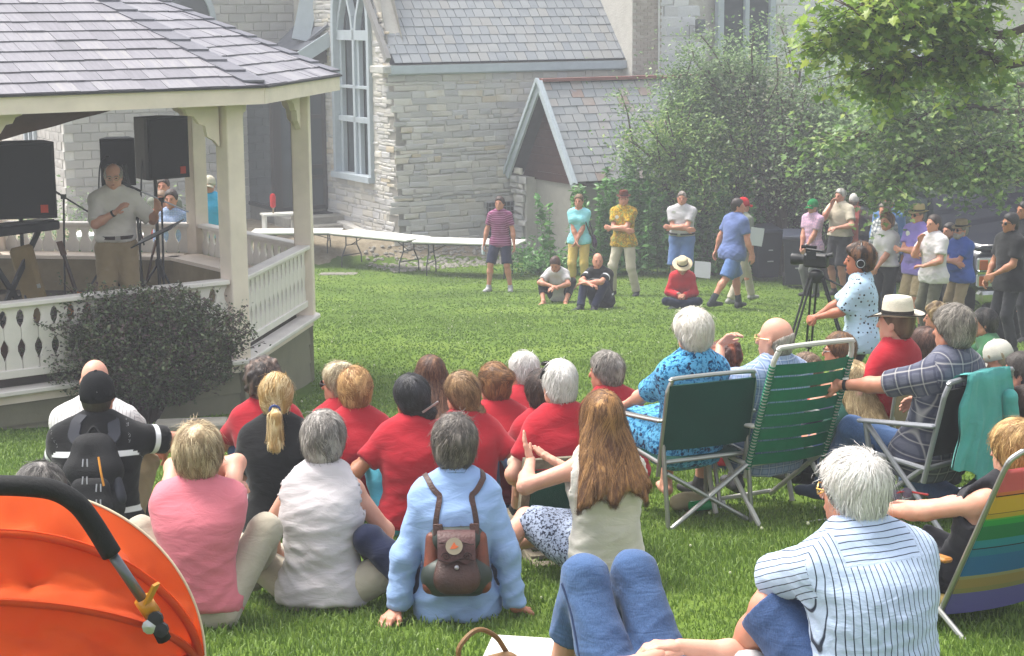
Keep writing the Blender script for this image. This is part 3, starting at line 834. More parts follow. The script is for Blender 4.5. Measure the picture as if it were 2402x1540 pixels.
def add_hair(I, hr, rs):
    """hair in head coordinates: cap of hair plus loose strands"""
    hx, A, Hd, o = I['hx'], I['A'], I['Hd'], I['o']; t = hr.get('t', .014); ty = hr.get('type', 'short'); d = I['d'] or 9
    h = max(I['h']*.8, .006); m = hairmat(hr['c'], hr.get('c2'))
    Z = np.array([0, 0, 1.])
    g = [ell(hx(0, -.012, .024), A, (.078+t, .099+t, .096+t)), ell(hx(0, -.050, -.035), A, (.066+t*.8, .055+t*.6, .075))]
    low = hr.get('low', -.105)
    pre = []
    if ty == 'bun':
        c = hx(*hr.get('at', (0, -.135, .04))); r_ = hr.get('r', .045); pre = [ell(c, A, (r_*1.15, r_*.85, r_))]
    if ty == 'curly': low = hr.get('low', -.13)
    F_ = field(g, h, .02, 0, .03)
    hl = hr.get('line', (.058, .03))
    F_.cut(hx(0, hl[0], hl[1]), A[1]*.78-A[2]*.62)
    F_.cut(hx(0, -.06, low), -A[2]-A[1]*.12)
    if ty == 'bald':           # a fringe round the sides and back only
        F_.cut(hx(0, -.03, hr.get('top', .035)), A[2]*1.0+A[1]*.55)
    P2 = pre
    if hr.get('hat'): F_.cut(hx(0, 0, .03 if hr['hat'] == 'cap' else .052), A[2])
    L = hr.get('len', .3)
    if ty in ('long', 'wave'):
        wd = hr.get('wd', .075); bk = -I['Fs']
        for x in np.linspace(-1, 1, 15):
            a = hx(x*wd*.8, -.055-.02*(1-x*x), -.02); mid = I['Nb']+I['Xs']*x*wd*1.15+bk*(.118-.02*abs(x))*I['k']-I['S2']*.01
            e = mid-I['S2']*(L-.17)+bk*.035+I['Xs']*x*wd*hr.get('flare', .25)-I['S2']*rs.uniform(-.05, .05)
            P2 += [cone(a, mid, .028, .026), cone(mid, e+bk*.02, .027, .010)]
            if abs(x) > .7 : P2 += [cone(hx(x*.088, .0, .0), mid, .024, .026)]
    if ty == 'pony':
        c = hx(*hr.get('at', (0, -.125, .0))); dn = np.array([0, 0, -1.])+np.array(hr.get('dir', (0, -.1, 0)))
        e1 = c+A[1]*-.045+dn*.05; e2 = e1+dn*(L*.5); e3 = e2+dn*(L*.4)+I['Fs']*.02
        P2 += [cone(c, e1, .020, .030), cone(e1, e2, .036, .052), cone(e2, e3, .050, .010)]
    F_ = extend(F_, P2, h, .02) if P2 else F_
    v, q = F_.nets()
    if len(v) == 0: return
    n = vnormals(v, q)
    lum = hr.get('lump', .006 if ty != 'curly' else .014)
    v0 = v+n*folds(v, rs, lum*1.6, (22, 22, 16), 5)[:, None]
    if ty == 'curly': v0 = v0+n*(np.abs(folds(v, rs, .02, (50, 50, 50), 4)))[:, None]
    ho = mkobj('hair', v0, q, m, o, None, np.clip(.4+folds(v, rs, 1.2, (60, 60, 14), 4), 0, 1))
    if d < 24 and not hr.get('plain'):
        crown = hx(*hr.get('crown', (.012, -.055, .12)))
        tgt = hx(*hr['at']) if ty in ('bun', 'pony') and 'at' in hr else (hx(0, -.125, .0) if ty in ('bun', 'pony') else None)
        def flow(p, s_):
            f = p-crown; f /= np.linalg.norm(f, axis=1, keepdims=True)+1e-6
            f = f*1.0+np.array([0, 0, -1.])*hr.get('grav', .5)+A[0]*hr.get('part', .0)
            if tgt is not None:
                g_ = tgt-p; dd = np.linalg.norm(g_, axis=1, keepdims=True); dw = np.clip((p[:, 2:3]-tgt[2])*30+1.2, 0, 1)
                f = f*(1-dw)+g_/(dd+1e-6)*dw*1.2+np.array([0, 0, -1.])*(1-dw)
            return f
        cnt = int((3.2 if ty in ('long', 'wave') else 2.2)*hr.get('n', 700)*min(1.6, max(.35, 9./d))); wdt = max(.0014, .00022*d)*hr.get('wid', .6 if ty in ('long', 'wave') else .85)
        sv, sq, sr = ribbons(F_, v0, cnt, rs, flow, hr.get('sl', .07 if ty not in ('long', 'wave') else .20), wdt, 5, hr.get('lift', .0035), hr.get('curl', .55 if ty == 'curly' else .05))
        mkobj('hair_strand', sv, sq, m, o, None, sr)['kind'] = 'stuff'
def extend(F_, prims, h, k):
    lo = np.minimum([a[0] for a in F_.ax], np.min([pbox(p)[0] for p in prims], 0)-.03)
    hi = np.maximum([a[-1] for a in F_.ax], np.max([pbox(p)[1] for p in prims], 0)+.03)
    n = Field(lo, hi, h)
    X, Y, Z = np.meshgrid(*n.ax, indexing='ij')
    P = np.stack([X, Y, Z], -1).reshape(-1, 3)
    ins = np.all((P >= [a[0] for a in F_.ax]) & (P <= [a[-1] for a in F_.ax]), 1)
    val = np.full(len(P), .5, np.float32); val[ins] = F_.sample(P[ins])
    n.v = val.reshape(n.v.shape).astype(np.float32)
    return n.add(prims, k)
# ---------------------------------------------------------------- ground, lawn and church
rnd = random.Random(5)
def pt(a, b, z): return CH0 + AW*a + AD*b + Vector((0, 0, z))
def zat(X, Y, y):
    """height at plan point (X, Y) that lands on photo row y"""
    lo, hi = -3., 14.
    for _ in range(50):
        m = .5*(lo+hi)
        if pix((X, Y, m))[1] > y: lo = m
        else: hi = m
    return lo
def rayz(x, y, z):
    d = (at(x, y, 1)-CAMP); t = (z-CAMP.z)/d.z
    return CAMP+d*t
def make_ground():
    xs = np.concatenate([np.linspace(-90, -20, 15)[:-1], np.linspace(-20, 20, 161), np.linspace(20, 90, 15)[1:]])
    ys = np.concatenate([np.linspace(-12, 3, 8)[:-1], np.linspace(3, 46, 216), np.linspace(46, 140, 20)[1:]])
    XX, YY = np.meshgrid(xs, ys, indexing='ij'); ZZ = ground(XX, YY)
    n, m = len(xs), len(ys); idx = np.arange(n*m).reshape(n, m)
    q = np.stack([idx[:-1, :-1], idx[1:, :-1], idx[1:, 1:], idx[:-1, 1:]], -1).reshape(-1, 4)
    T = NT('lawn_ground'); co = T.n('NewGeometry').outputs['Position']
    g = T.ramp(T.noise(co, .55, 4, .6), [(.3, srgb('4d6326')), (.5, srgb('5b742c')), (.72, srgb('6f8438'))])
    g = T.mix(T.ramp(T.noise(co, 26, 4, .7), [(.35, (0, 0, 0)), (.75, (1, 1, 1))]), sc_mix(T, g, .72), g)
    dirt = T.ramp(T.noise(co, 5, 5, .7), [(.3, srgb('6e6452')), (.7, srgb('9a8f7c'))])
    # bare earth and rubble along the church wall
    P = T.n('SeparateXYZ', {0: co})
    f = T.math('ADD', T.math('MULTIPLY', T.math('SUBTRACT', P.outputs[0], CH0.x), -AD.x), T.math('MULTIPLY', T.math('SUBTRACT', P.outputs[1], CH0.y), -AD.y))
    f = T.math('ADD', f, T.math('MULTIPLY', T.math('SUBTRACT', T.noise(co, 1.3, 4), .5), .9))
    a = T.math('ADD', T.math('MULTIPLY', T.math('SUBTRACT', P.outputs[0], CH0.x), AW.x), T.math('MULTIPLY', T.math('SUBTRACT', P.outputs[1], CH0.y), AW.y))
    m1 = T.math('LESS_THAN', f, T.math('ADD', .40, T.math('MULTIPLY', T.math('MAXIMUM', a, -4.), .25))); m2 = T.math('LESS_THAN', a, 2.6)
    c = T.mix(T.math('MULTIPLY', m1, m2), g, dirt)
    T.set(Base_Color=c, Roughness=1., Normal=T.bump(T.noise(co, 38, 4, .7), .7, .03))
    T.b.inputs['Specular IOR Level'].default_value = .1
    tag(mkobj('lawn', np.stack([XX, YY, ZZ], -1).reshape(-1, 3), q, T.m, None), kind='structure')
def sc_mix(T, g, k): return T.mix(1., g, (k, k, k), 'MULTIPLY')
def make_grass():
    """blades in tufts: dense and fine close by, coarser further off"""
    rs = np.random.default_rng(3)
    T = NT('grass_blade'); r_ = T.attr('rnd'); co = T.n('NewGeometry').outputs['Position']
    c = T.ramp(T.math('ADD', T.math('MULTIPLY', r_, .50), T.math('ADD', T.math('MULTIPLY', T.noise(co, .6, 3), .42), T.math('MULTIPLY', T.math('SUBTRACT', T.noise(co, 3.2, 3, .6), .5), .45))), [(.10, srgb('526b2a')), (.45, srgb('698535')), (.75, srgb('899f48')), (.98, srgb('b4b074'))])
    T.set(Base_Color=c, Roughness=.5); T.b.inputs['Specular IOR Level'].default_value = .35
    tr = T.n('BsdfTranslucent', {0: c}); ms = T.n('MixShader', {0: .3, 1: T.b.outputs[0], 2: tr.outputs[0]})
    T.t.links.new(ms.outputs[0], T.t.nodes['Material Output'].inputs[0])
    V, Q, A = [], [], []; nv = 0
    for y0, y1, dens, hgt, wd in ((4.2, 7, 5600, .052, .0028), (7, 10, 3600, .048, .0034), (10, 14, 2000, .043, .0045), (14, 20, 800, .038, .007), (20, 27, 420, .032, .010), (27, 38.5, 190, .028, .015)):
        xw = .30*y1+.4; n = int(dens*(y1-y0)*2*xw)
        x = rs.uniform(-xw, xw, n); y = rs.uniform(y0, y1, n)
        ok = np.abs(x) < .295*y+.35; x, y = x[ok], y[ok]
        nz = np.sin(x*5.1+2*np.sin(y*3.3))*np.sin(y*4.7+1.7*np.sin(x*2.9)); ok = rs.uniform(0, 1, len(x)) < .78+.22*nz; x, y = x[ok], y[ok]
        gx, gy = x-CEN.x, y-CEN.y
        ok = gx*gx+gy*gy > 3.3**2
        f = -((x-CH0.x)*AD.x+(y-CH0.y)*AD.y); a = (x-CH0.x)*AW.x+(y-CH0.y)*AW.y
        ok &= (f > .50+.25*np.clip(a, -4, 3)+.2*np.sin(a*2.1)+.15*np.sin(a*5.3)) | ((a > 2.6) & (f > .1))
        x, y = x[ok], y[ok]; n = len(x)
        z = ground(x, y)-.004
        L = .86*hgt*rs.uniform(.45, 1.3, n)*(1+.25*np.sin(x*1.7)*np.sin(y*2.3)); th = rs.uniform(0, 6.283, n); be = rs.uniform(.1, .9, n)
        dx, dy = np.cos(th), np.sin(th); ph = rs.uniform(-.7, .7, n); wx, wy = np.cos(ph)*wd, np.sin(ph)*wd
        b = np.stack([x, y, z], 1); W_ = np.stack([wx, wy, 0*wx], 1); Dd = np.stack([dx, dy, 0*dx], 1); zz = np.array([0, 0, 1.])
        mid = b+Dd*(L*be*.3)[:, None]+zz*(L*.62)[:, None]; tip = b+Dd*(L*be*.95)[:, None]+zz*(L*(1-.35*be))[:, None]
        v = np.stack([b-W_, b+W_, mid+W_*.75, mid-W_*.75, tip+W_*.12, tip-W_*.12], 1)
        i = np.arange(n)[:, None]*6+nv
        Q += [np.concatenate([i+np.array([[0, 1, 2, 3]]), i+np.array([[3, 2, 4, 5]])])]
        V.append(v.reshape(-1, 3)); A.append(np.repeat(rs.uniform(0, 1, n)**1.3, 6)); nv += n*6
    me = mesh_np('grass', np.concatenate(V), np.concatenate(Q)); addattr(me, 'rnd', np.concatenate(A)); me.materials.append(T.m)
    tag(link(bpy.data.objects.new('grass', me)), 'short green lawn grass with clover and worn pale tufts', 'grass', kind='stuff')
    print('grass blades', nv//6)
    # small pale clover heads and fallen leaves
    B = MB()
    for i in range(260):
        y = rnd.uniform(5, 30); x = rnd.uniform(-.29*y, .29*y)
        if (x-CEN.x)**2+(y-CEN.y)**2 < 12: continue
        s_ = rnd.uniform(.004, .008)*(1+y/30); z = gz(x, y)+.045
        B.lathe([(.2*s_, -s_), (s_, -.2*s_), (.7*s_, .7*s_), (.1*s_, s_)], 5, M=Matrix.Translation((x, y, z)))
    tag(B.build('clover', mat('clover_white', 'b9bc9c', .9, var=.2)), 'tiny white clover heads scattered through the lawn', 'clover', kind='stuff')
# ---- pieces: up to 300 of a kind as objects, the rest of them one 'stuff' part
def pieces(parent, name, items, m, lim=300, stuffname=None):
    """items: (mesh, 4x4 matrix); the first lim become parts"""
    for me, M in items[:lim]:
        o = bpy.data.objects.new(name, me); COL.objects.link(o); o.parent = parent
        if not me.materials: me.materials.append(m)
        o.matrix_local = M
    rest = items[lim:]
    if rest:
        V, F, A = [], [], []; n = 0
        for me, M in rest:
            vs = [M @ v.co for v in me.vertices]; r_ = rnd.random()
            V += vs; F += [tuple(i+n for i in p.vertices) for p in me.polygons]; A += [r_]*len(vs); n += len(vs)
        me = bpy.data.meshes.new(name+'_rest'); me.from_pydata(V, [], F); me.update(); addattr(me, 'rnd', np.array(A)); me.materials.append(m)
        o = link(bpy.data.objects.new(stuffname or (name+'work'), me), parent); o['kind'] = 'stuff'
def stone_meshes(n, rough, depth, ins=.07, cham=.4):
    out = []
    for i in range(n):
        r_ = random.Random(i*7+1); B = MB(); j = lambda s_: r_.uniform(-s_, s_)
        V = []
        for y, s_, jj in ((0, 1.0, .0), (-depth*(1-cham), 1.0, rough), (-depth, 1-ins*2, rough)):
            for sx, sz in ((-1, -1), (1, -1), (1, 1), (-1, 1)):
                V.append((sx*.5*(s_ if y != -depth else 1-ins)+j(jj*.5), y+j(depth*.25 if y else 0), sz*.5*(s_ if y != -depth else 1-ins*2.6)+j(jj)))
        V.append((j(.1), -depth*(1.1+j(.35)), j(.1)))
        F = [(0, 1, 5, 4), (1, 2, 6, 5), (2, 3, 7, 6), (3, 0, 4, 7), (4, 5, 9, 8), (5, 6, 10, 9), (6, 7, 11, 10), (7, 4, 8, 11), (8, 9, 12), (9, 10, 12), (10, 11, 12), (11, 8, 12)]
        B.add(V, F); out.append(B.mesh('stone'))
    return out
def rndmat(name, stops, rough=.85, bs=30, bst=.4, ns=3., namt=.25, scale=(1, 1, 1)):
    """colour from each piece's own random number plus weathering in world space"""
    T = NT(name); P = T.n('NewGeometry').outputs['Position']
    f = T.math('FRACT', T.math('ADD', T.rand(), T.attr('rnd')))
    w_ = T.math('MULTIPLY', T.math('SUBTRACT', T.noise(T.map(P, scale), ns, 5, .65), .5), namt*2)
    c = T.ramp(T.math('ADD', f, w_), [(p, srgb(h)) for p, h in stops])
    T.set(Base_Color=c, Roughness=rough, Normal=T.bump(T.noise(P, bs, 5, .65), bst, .02))
    T.b.inputs['Specular IOR Level'].default_value = .25
    return T.m
def basis(o, ex, ey, ez):
    M = Matrix((( ex[0], ey[0], ez[0], o[0]), (ex[1], ey[1], ez[1], o[1]), (ex[2], ey[2], ez[2], o[2]), (0, 0, 0, 1)))
    return M
def rubble(P, ex, en, w_, z0, z1, mesh, keep, rmin=.065, rmax=.16, wmin=.15, wmax=.62):
    """courses of uneven stones; P(u, z) -> point, en outward normal"""
    out = []; z = z0
    while z < z1:
        hh = rnd.uniform(rmin, rmax); u = -rnd.uniform(0, .3)
        while u < w_:
            L = rnd.uniform(wmin, wmax)*(.7+hh*2); c = u+L/2; zc = z+hh/2+rnd.uniform(-.012, .012)
            if c > 0 and c < w_ and keep(c, zc, L):
                p = P(c, zc); ti = rnd.uniform(-.03, .03)
                ez = Vector((0, 0, 1))*math.cos(ti)+ex*math.sin(ti); e1 = ex*math.cos(ti)-Vector((0, 0, 1))*math.sin(ti)
                M = basis(p, e1*(L-.02), -en*rnd.uniform(.7, 1.3), ez*(hh-.014))
                out.append((rnd.choice(mesh), M))
            u += L
        z += hh
    return out
HALL0 = Vector((-10.1, 40.9, 0))
M_BLUE = mat('blue_trim', 'a2abb2', .5, .4, var=.06, bs=25, bst=.05)
M_GLASS = None
def glassmat():
    global M_GLASS
    T = NT('window_glass'); T.set(Base_Color=srgb('343d40'), Roughness=.05); T.b.inputs['Specular IOR Level'].default_value = .6
    P = T.coord(); T.set(Normal=T.bump(T.noise(P, 3, 2), .06, .02)); M_GLASS = T.m
glassmat()
def quadslab(name, pts, th, m, parent=None):
    a = [Vector(p) for p in pts]; n = (a[1]-a[0]).cross(a[3]-a[0]).normalized()*th
    B = MB(); B.add(a+[p-n for p in a], [(0, 1, 2, 3), (7, 6, 5, 4), (0, 4, 5, 1), (1, 5, 6, 2), (2, 6, 7, 3), (3, 7, 4, 0)])
    return B.build(name, m, parent)
def gothic(parent, C0, ex, en, z0, zs, W_, rise, mull=True, transoms=(), pd=-.16):
    """pointed window: ex along the wall, en outward; z0 sill, zs springing"""
    n_ = 10; up = Vector((0, 0, 1))
    def arch(w_, r_):
        pts = []
        for k in range(n_+1):
            t = k/n_; pts.append((-w_/2+w_/2*(1-math.cos(t*math.pi/2))*1.0, zs+r_*math.sin(t*math.pi/2)**.9))
        return pts+[(-x, z) for x, z in pts[-2::-1]]
    P = lambda u, z, d: C0+ex*u+en*d+up*z
    g = MB(); o = [(-W_/2, z0)]+arch(W_, rise)+[(W_/2, z0)]
    g.add([P(u, z, pd) for u, z in o], [tuple(range(len(o)))])
    fr = empty('window', (0, 0, 0)); fr.parent = parent
    fr_ = MB(); path = [P(u, z, .0) for u, z in o]
    for i in range(len(path)-1): fr_.bar(path[i], path[i+1], .13, .22, up=en)
    fr_.bar(P(-W_/2-.08, z0-.06, .03), P(W_/2+.08, z0-.06, .03), .30, .13, up=up)
    ob = fr_.build('frame', M_BLUE, parent)
    bpy.data.objects.remove(fr)
    g.build('pane', M_GLASS, ob)
    if mull:
        B = MB(); B.bar(P(0, z0, -.06), P(0, zs+.1, -.06), .11, .16, up=en); B.build('mullion', M_BLUE, ob)
        for s_ in (-1, 1):
            B = MB(); c = s_*W_/4; q = [(c-W_/4*.86, zs), (c-W_/4*.7, zs+.35), (c-W_/4*.35, zs+.72), (c, zs+.98), (c+W_/4*.35, zs+.72), (c+W_/4*.7, zs+.35), (c+W_/4*.86, zs)]
            for i in range(len(q)-1): B.bar(P(q[i][0], q[i][1], -.06), P(q[i+1][0], q[i+1][1], -.06), .09, .14, up=en)
            B.build('tracery', M_BLUE, ob)
            for x_ in (c-W_/4*.78, c+W_/4*.78):
                B = MB(); B.bar(P(x_, z0, -.09), P(x_, zs, -.09), .16, .1, up=en); B.build('sash_stile', M_BLUE, ob)
        for z in transoms:
            B = MB(); B.bar(P(-W_/2, z[0], -.05), P(W_/2, z[0], -.05), .14, z[1], up=up); B.build('transom', M_BLUE, ob)
    return ob
def make_church():
    ch = empty('stone_church', CH0, 0, 'grey limestone church with slate roof and tall pointed window', 'church')
    L0 = Matrix.Translation(-CH0); rel = lambda p: Vector(p)-CH0
    ex, en, up = AW, -AD, Vector((0, 0, 1))
    mortar = NT('lime_mortar'); P = mortar.n('NewGeometry').outputs['Position']
    mortar.set(Base_Color=mortar.ramp(mortar.noise(P, 4, 5, .65), [(.3, srgb('b0aca4')), (.7, srgb('c2beb6'))]), Roughness=.95, Normal=mortar.bump(mortar.noise(P, 24, 5, .7), .8, .03))
    st = rndmat('limestone', [(.0, 'a3a2a2'), (.3, 'b2afab'), (.55, 'bcb7ae'), (.75, 'b4b3b4'), (.92, 'c6c2ba'), (1., 'b6aa96')], .92, 34, .6, .7, .25)
    zE = zat(*(CH0+AW*.2+AD*.2).xy, 150)
    bat = lambda z: max(0, z)*.055
    # front wall (a 0..5.75), leaning back a little as it rises
    B = MB(); f = lambda a, z, d=0.: rel(pt(a, bat(z)+d, z))
    B.add([f(0, -.6), f(16, -.6), f(16, zE), f(0, zE), f(0, -.6, .5), f(16, -.6, .5), f(16, zE, .5), f(0, zE, .5)], [(0, 1, 2, 3), (7, 6, 5, 4), (0, 4, 5, 1), (1, 5, 6, 2), (2, 6, 7, 3), (3, 7, 4, 0)])
    B.build('wall', mortar.m, ch)
    # gable wall (left end), with the window opening left out
    u0, zs = 2.33, zat(*(CH0+AD*2.3).xy, 78); zsill = zat(*(CH0+AD*2.33).xy, 409); W_ = 1.95
    zpk = zE+4.6; g = lambda b, z: rel(CH0+AD*b+up*z)
    arc = [(math.sin(t*math.pi/16)*0, 0) for t in range(1)]
    half = [(W_/2*math.cos(t*math.pi/2/8), zs+1.9*math.sin(t*math.pi/2/8)) for t in range(9)]
    for s_ in (-1, 1):
        edge = [(u0, -.6), ((0 if s_ < 0 else 7.), -.6), ((bat(zE) if s_ < 0 else 7.), zE), (u0+.6, zpk), (u0, zpk)]+[(u0+s_*x, z) for x, z in half[::-1]]+[(u0+s_*W_/2, zsill), (u0, zsill)]
        B = MB(); n = len(edge)
        B.add([g(b, z) for b, z in edge]+[g(b, z)+AW*.35 for b, z in edge], [tuple(range(n)) if s_ < 0 else tuple(range(n))[::-1], tuple(range(n, 2*n))[::-1]]+[(i, (i+1) % n, n+(i+1) % n, n+i) for i in range(n)])
        B.build('gable_wall', mortar.m, ch)
    sm = stone_meshes(14, .16, .020, .09)
    it = []
    it += rubble(lambda u, z: rel(pt(u, bat(z)-.0, z)), ex, en, 5.72, -.15, zE-.05, sm, lambda u, z, L: not (2.85 < u-L/2 and z < 1.7) and not (2.08 < u < 2.9 and .05 < z < 1.05))
    it += rubble(lambda u, z: rel(CH0+AD*u+up*z), AD, -AW, 5.2, -.1, zE+3, sm, lambda u, z, L: u-L/2 > bat(z)-.02 and not (abs(u-u0)-L/2 < W_/2+.02 and zsill-.12 < z < zs+1.4) and not (abs(u-u0) < W_/2-.2 and z > zs+1) and z < zE+(u if u < 2.9 else 9)*1.15)
    it2 = rubble(lambda u, z: rel(pt(6.55+u, -.13+.0352*(z+.5), z)), ex, en, 9.0, 1.6, 8.4, sm, lambda u, z, L: not (1.5-L/2 < u < 3.2+L/2 and z > 3.2), .12, .26, .25, .8)
    vis = [x for x in it if 700 < pix(CH0+x[1].translation)[0] < 1300 and pix(CH0+x[1].translation)[1] > 0]
    vis.sort(key=lambda x: -x[1].to_scale()[0]*x[1].to_scale()[2])
    rest = [x for x in it if x not in vis] if len(it) < 1 else None
    ids = set(id(x) for x in vis); rest = [x for x in it if id(x) not in ids]
    pieces(ch, 'stone', vis+rest, st, 300, 'rubble_stonework')
    # tall white-washed nave wall to the right, behind the brick pier
    B = MB(); B.add([rel(pt(a, b, z)) for a, b, z in ((6.5, -.12, -.5), (22, -.12, -.5), (22, .25, 10), (6.5, .25, 10), (6.5, 1.2, -.5), (22, 1.2, -.5), (22, 1.2, 10), (6.5, 1.2, 10))], [(0, 1, 2, 3), (7, 6, 5, 4), (0, 4, 5, 1), (1, 5, 6, 2), (2, 6, 7, 3), (3, 7, 4, 0)])
    wm = rndmat('whitewashed_stone', [(0, 'c2c2c6'), (.4, 'cdcdd0'), (.7, 'd6d5d5'), (1, 'b9b8bb')], .9, 20, .6, .9, .2)
    B.build('nave_wall', mortar.m, ch)
    pieces(ch, 'nave_stone', it2, wm, 0, 'whitewashed_stonework')
    # brick pier
    B = MB(); B.box(None, (.76, 5.0, 11), M=basis(rel(pt(6.12, 2.3, 5)), ex, -en, up)); pier = B.build('brick_pier', mortar.m, ch)
    bm = MB(); bm.box((0, 0, 0), (1, 1, 1)); bme = bm.mesh('brick'); L = []
    z = 2.6
    while z < 6.4:
        for c in range(4):
            u = -.27+.19*c+(.09 if int(z*100/7.2) % 2 else 0)
            if u < .34: L.append((bme, basis(rel(pt(6.12+u, -.205, z)), ex*.18, -en*.035, up*.060)))
        z += .072
    brm = rndmat('buff_brick', [(0, '9a8f86'), (.5, 'a89d94'), (1, 'b0a8a0')], .9, 40, .4, 2, .1)
    pieces(ch, 'brick', L, brm, 300)
    B = MB(); B.tube([rel(pt(6.42, -.27, 2.5)), rel(pt(6.40, -.27, 6.4))], .022, 8); B.build('conduit', mat('white_pipe', 'c8c8c6', .5), ch)
    # slate roof: eave at a 0..5.72, rising away from the viewer
    th = R(50); sd_ = (AD*math.cos(th)+up*math.sin(th)); sn = (-AD*math.sin(th)+up*math.cos(th))
    e0 = pt(0, bat(zE)-.12, zE+.02)
    B = MB(); B.add([rel(e0-AW*.1+sd_*0-sn*.06), rel(e0+AW*5.8-sn*.06), rel(e0+AW*5.8+sd_*6-sn*.06), rel(e0-AW*.1+sd_*6-sn*.06)], [(0, 1, 2, 3)])
    B.build('roof_deck', mat('roof_felt', '3a3d42', .95), ch)
    slm = stone_meshes(6, .012, .012, .012, .5); L = []; row = .245
    for r_ in range(10):
        u = -.02-(.13 if r_ % 2 else 0)
        while u < 5.76:
            L_ = min(rnd.uniform(.19, .27), max(.1, 5.86-u)); c = e0+AW*(u+L_/2)+sd_*(row*(r_+.5)+.0)+sn*(.0+rnd.uniform(0, .006))
            tl = sd_*math.cos(.045)-sn*math.sin(.045); tn = sn*math.cos(.045)+sd_*math.sin(.045)
            if u+L_ > 0: L.append((rnd.choice(slm), basis(rel(c), AW*(L_-.012), -tn*1.0, tl*(row+.03))))
            u += L_
    srm = rndmat('church_slate', [(0, '7c8187'), (.4, '84888c'), (.7, '8a8d90'), (1, '8a8a89')], .55, 30, .25, 1.2, .2)
    pieces(ch, 'slate', L, srm, 300)
    B = MB(); B.bar(rel(e0-AW*.12-sn*.02-up*.13), rel(e0+AW*5.78-sn*.02-up*.13), .2, .17); B.bar(rel(e0-AW*.12-up*.235+AD*.05), rel(e0+AW*5.75-up*.235+AD*.05), .1, .05); B.build('gutter', M_BLUE, ch)
    B = MB(); B.box(None, (.36, .7, .16), M=basis(rel(pt(-.12, .42, zE-.12)), ex, -en, up), bev=.02); B.build('kneeler', mat('pale_stone', 'aaa9a4', .9, bs=20, bst=.3), ch)
    B = MB()
    for k in range(2): B.bar(rel(e0-AW*.16+sd_*.05+sn*.04), rel(e0-AW*.16+sd_*6+sn*.04), .1, .14, up=sn)
    B.build('verge', st, ch)
    # pointed window in the gable
    gothic(ch, rel(CH0+AD*u0-AW*(-.02)), AD, -AW, zsill, zs, W_, 1.9, True, ((zs-.05, .22), (zsill+(zs-zsill)*.39, .12), (zsill+(zs-zsill)*.62, .06)))
    # nave window
    z1 = zat(*(CH0+AW*8.9).xy, 150); B = MB(); C1 = rel(pt(8.9, -.14, 0))
    for u in (-.74, 0, .74): B.bar(C1+ex*u+up*z1, C1+ex*u+up*(z1+3), .16 if u else .12, .14, up=en)
    B.bar(C1-ex*.8+up*z1, C1+ex*.8+up*z1, .2, .12); wf = B.build('window_frame', M_BLUE, ch)
    for u in (-.37, .37):
        B = MB(); B.box(None, (.66, .03, 3), M=basis(C1+ex*u+en*-.03+up*(z1+1.5), ex, -en, up)); B.build('pane', M_GLASS, wf)
    B = MB(); p = rel(pt(7.55, -.25, zat(*(CH0+AW*7.5).xy, 62))); B.box(None, (.17, .2, .32), M=basis(p, ex, -en, up), bev=.02); B.build('wall_lamp', mat('lamp_grey', '5e6268', .6), ch)
    B = MB(); B.tube([p, p-ex*.3+up*.02, p-ex*.3-up*1.2], .012, 6); B.build('cable', mat('cable_grey', '77777a', .7), ch)
    # grille over a low opening
    z0, z1 = zat(*(CH0+AW*2.5).xy, 562), zat(*(CH0+AW*2.5).xy, 474); C2 = rel(pt(2.49, -.03, 0))
    B = MB(); B.box(None, (.74, .06, z1-z0), M=basis(C2+up*(z0+z1)/2+AD*.06, ex, -en, up)); gr = B.build('grille', mat('grille_dark', '2b2d2f', .8), ch)
    B = MB()
    for i in range(9): B.bar(C2+ex*(-.37+.0925*i)+up*z0, C2+ex*(-.37+.0925*i)+up*z1, .016, .02)
    for i in range(9): B.bar(C2-ex*.37+up*(z0+(z1-z0)*i/8), C2+ex*.37+up*(z0+(z1-z0)*i/8), .016, .02)
    B.build('grille_bar', mat('grille_steel', '6a6d6e', .6), gr)
    # base course stepping along the gable wall
    B = MB(); B.bar(rel(CH0+AD*.0-AW*.10+up*.30), rel(CH0+AD*4.0-AW*.10+up*.62), .2, .10); B.build('base_course', st, ch)
    return ch, st, mortar.m, srm, slm
CEN = Vector((-1.64*3.3, 5.59*3.3, 0))
CHURCH, M_STONE, M_MORTAR, M_SLATE, SLATES = make_church()
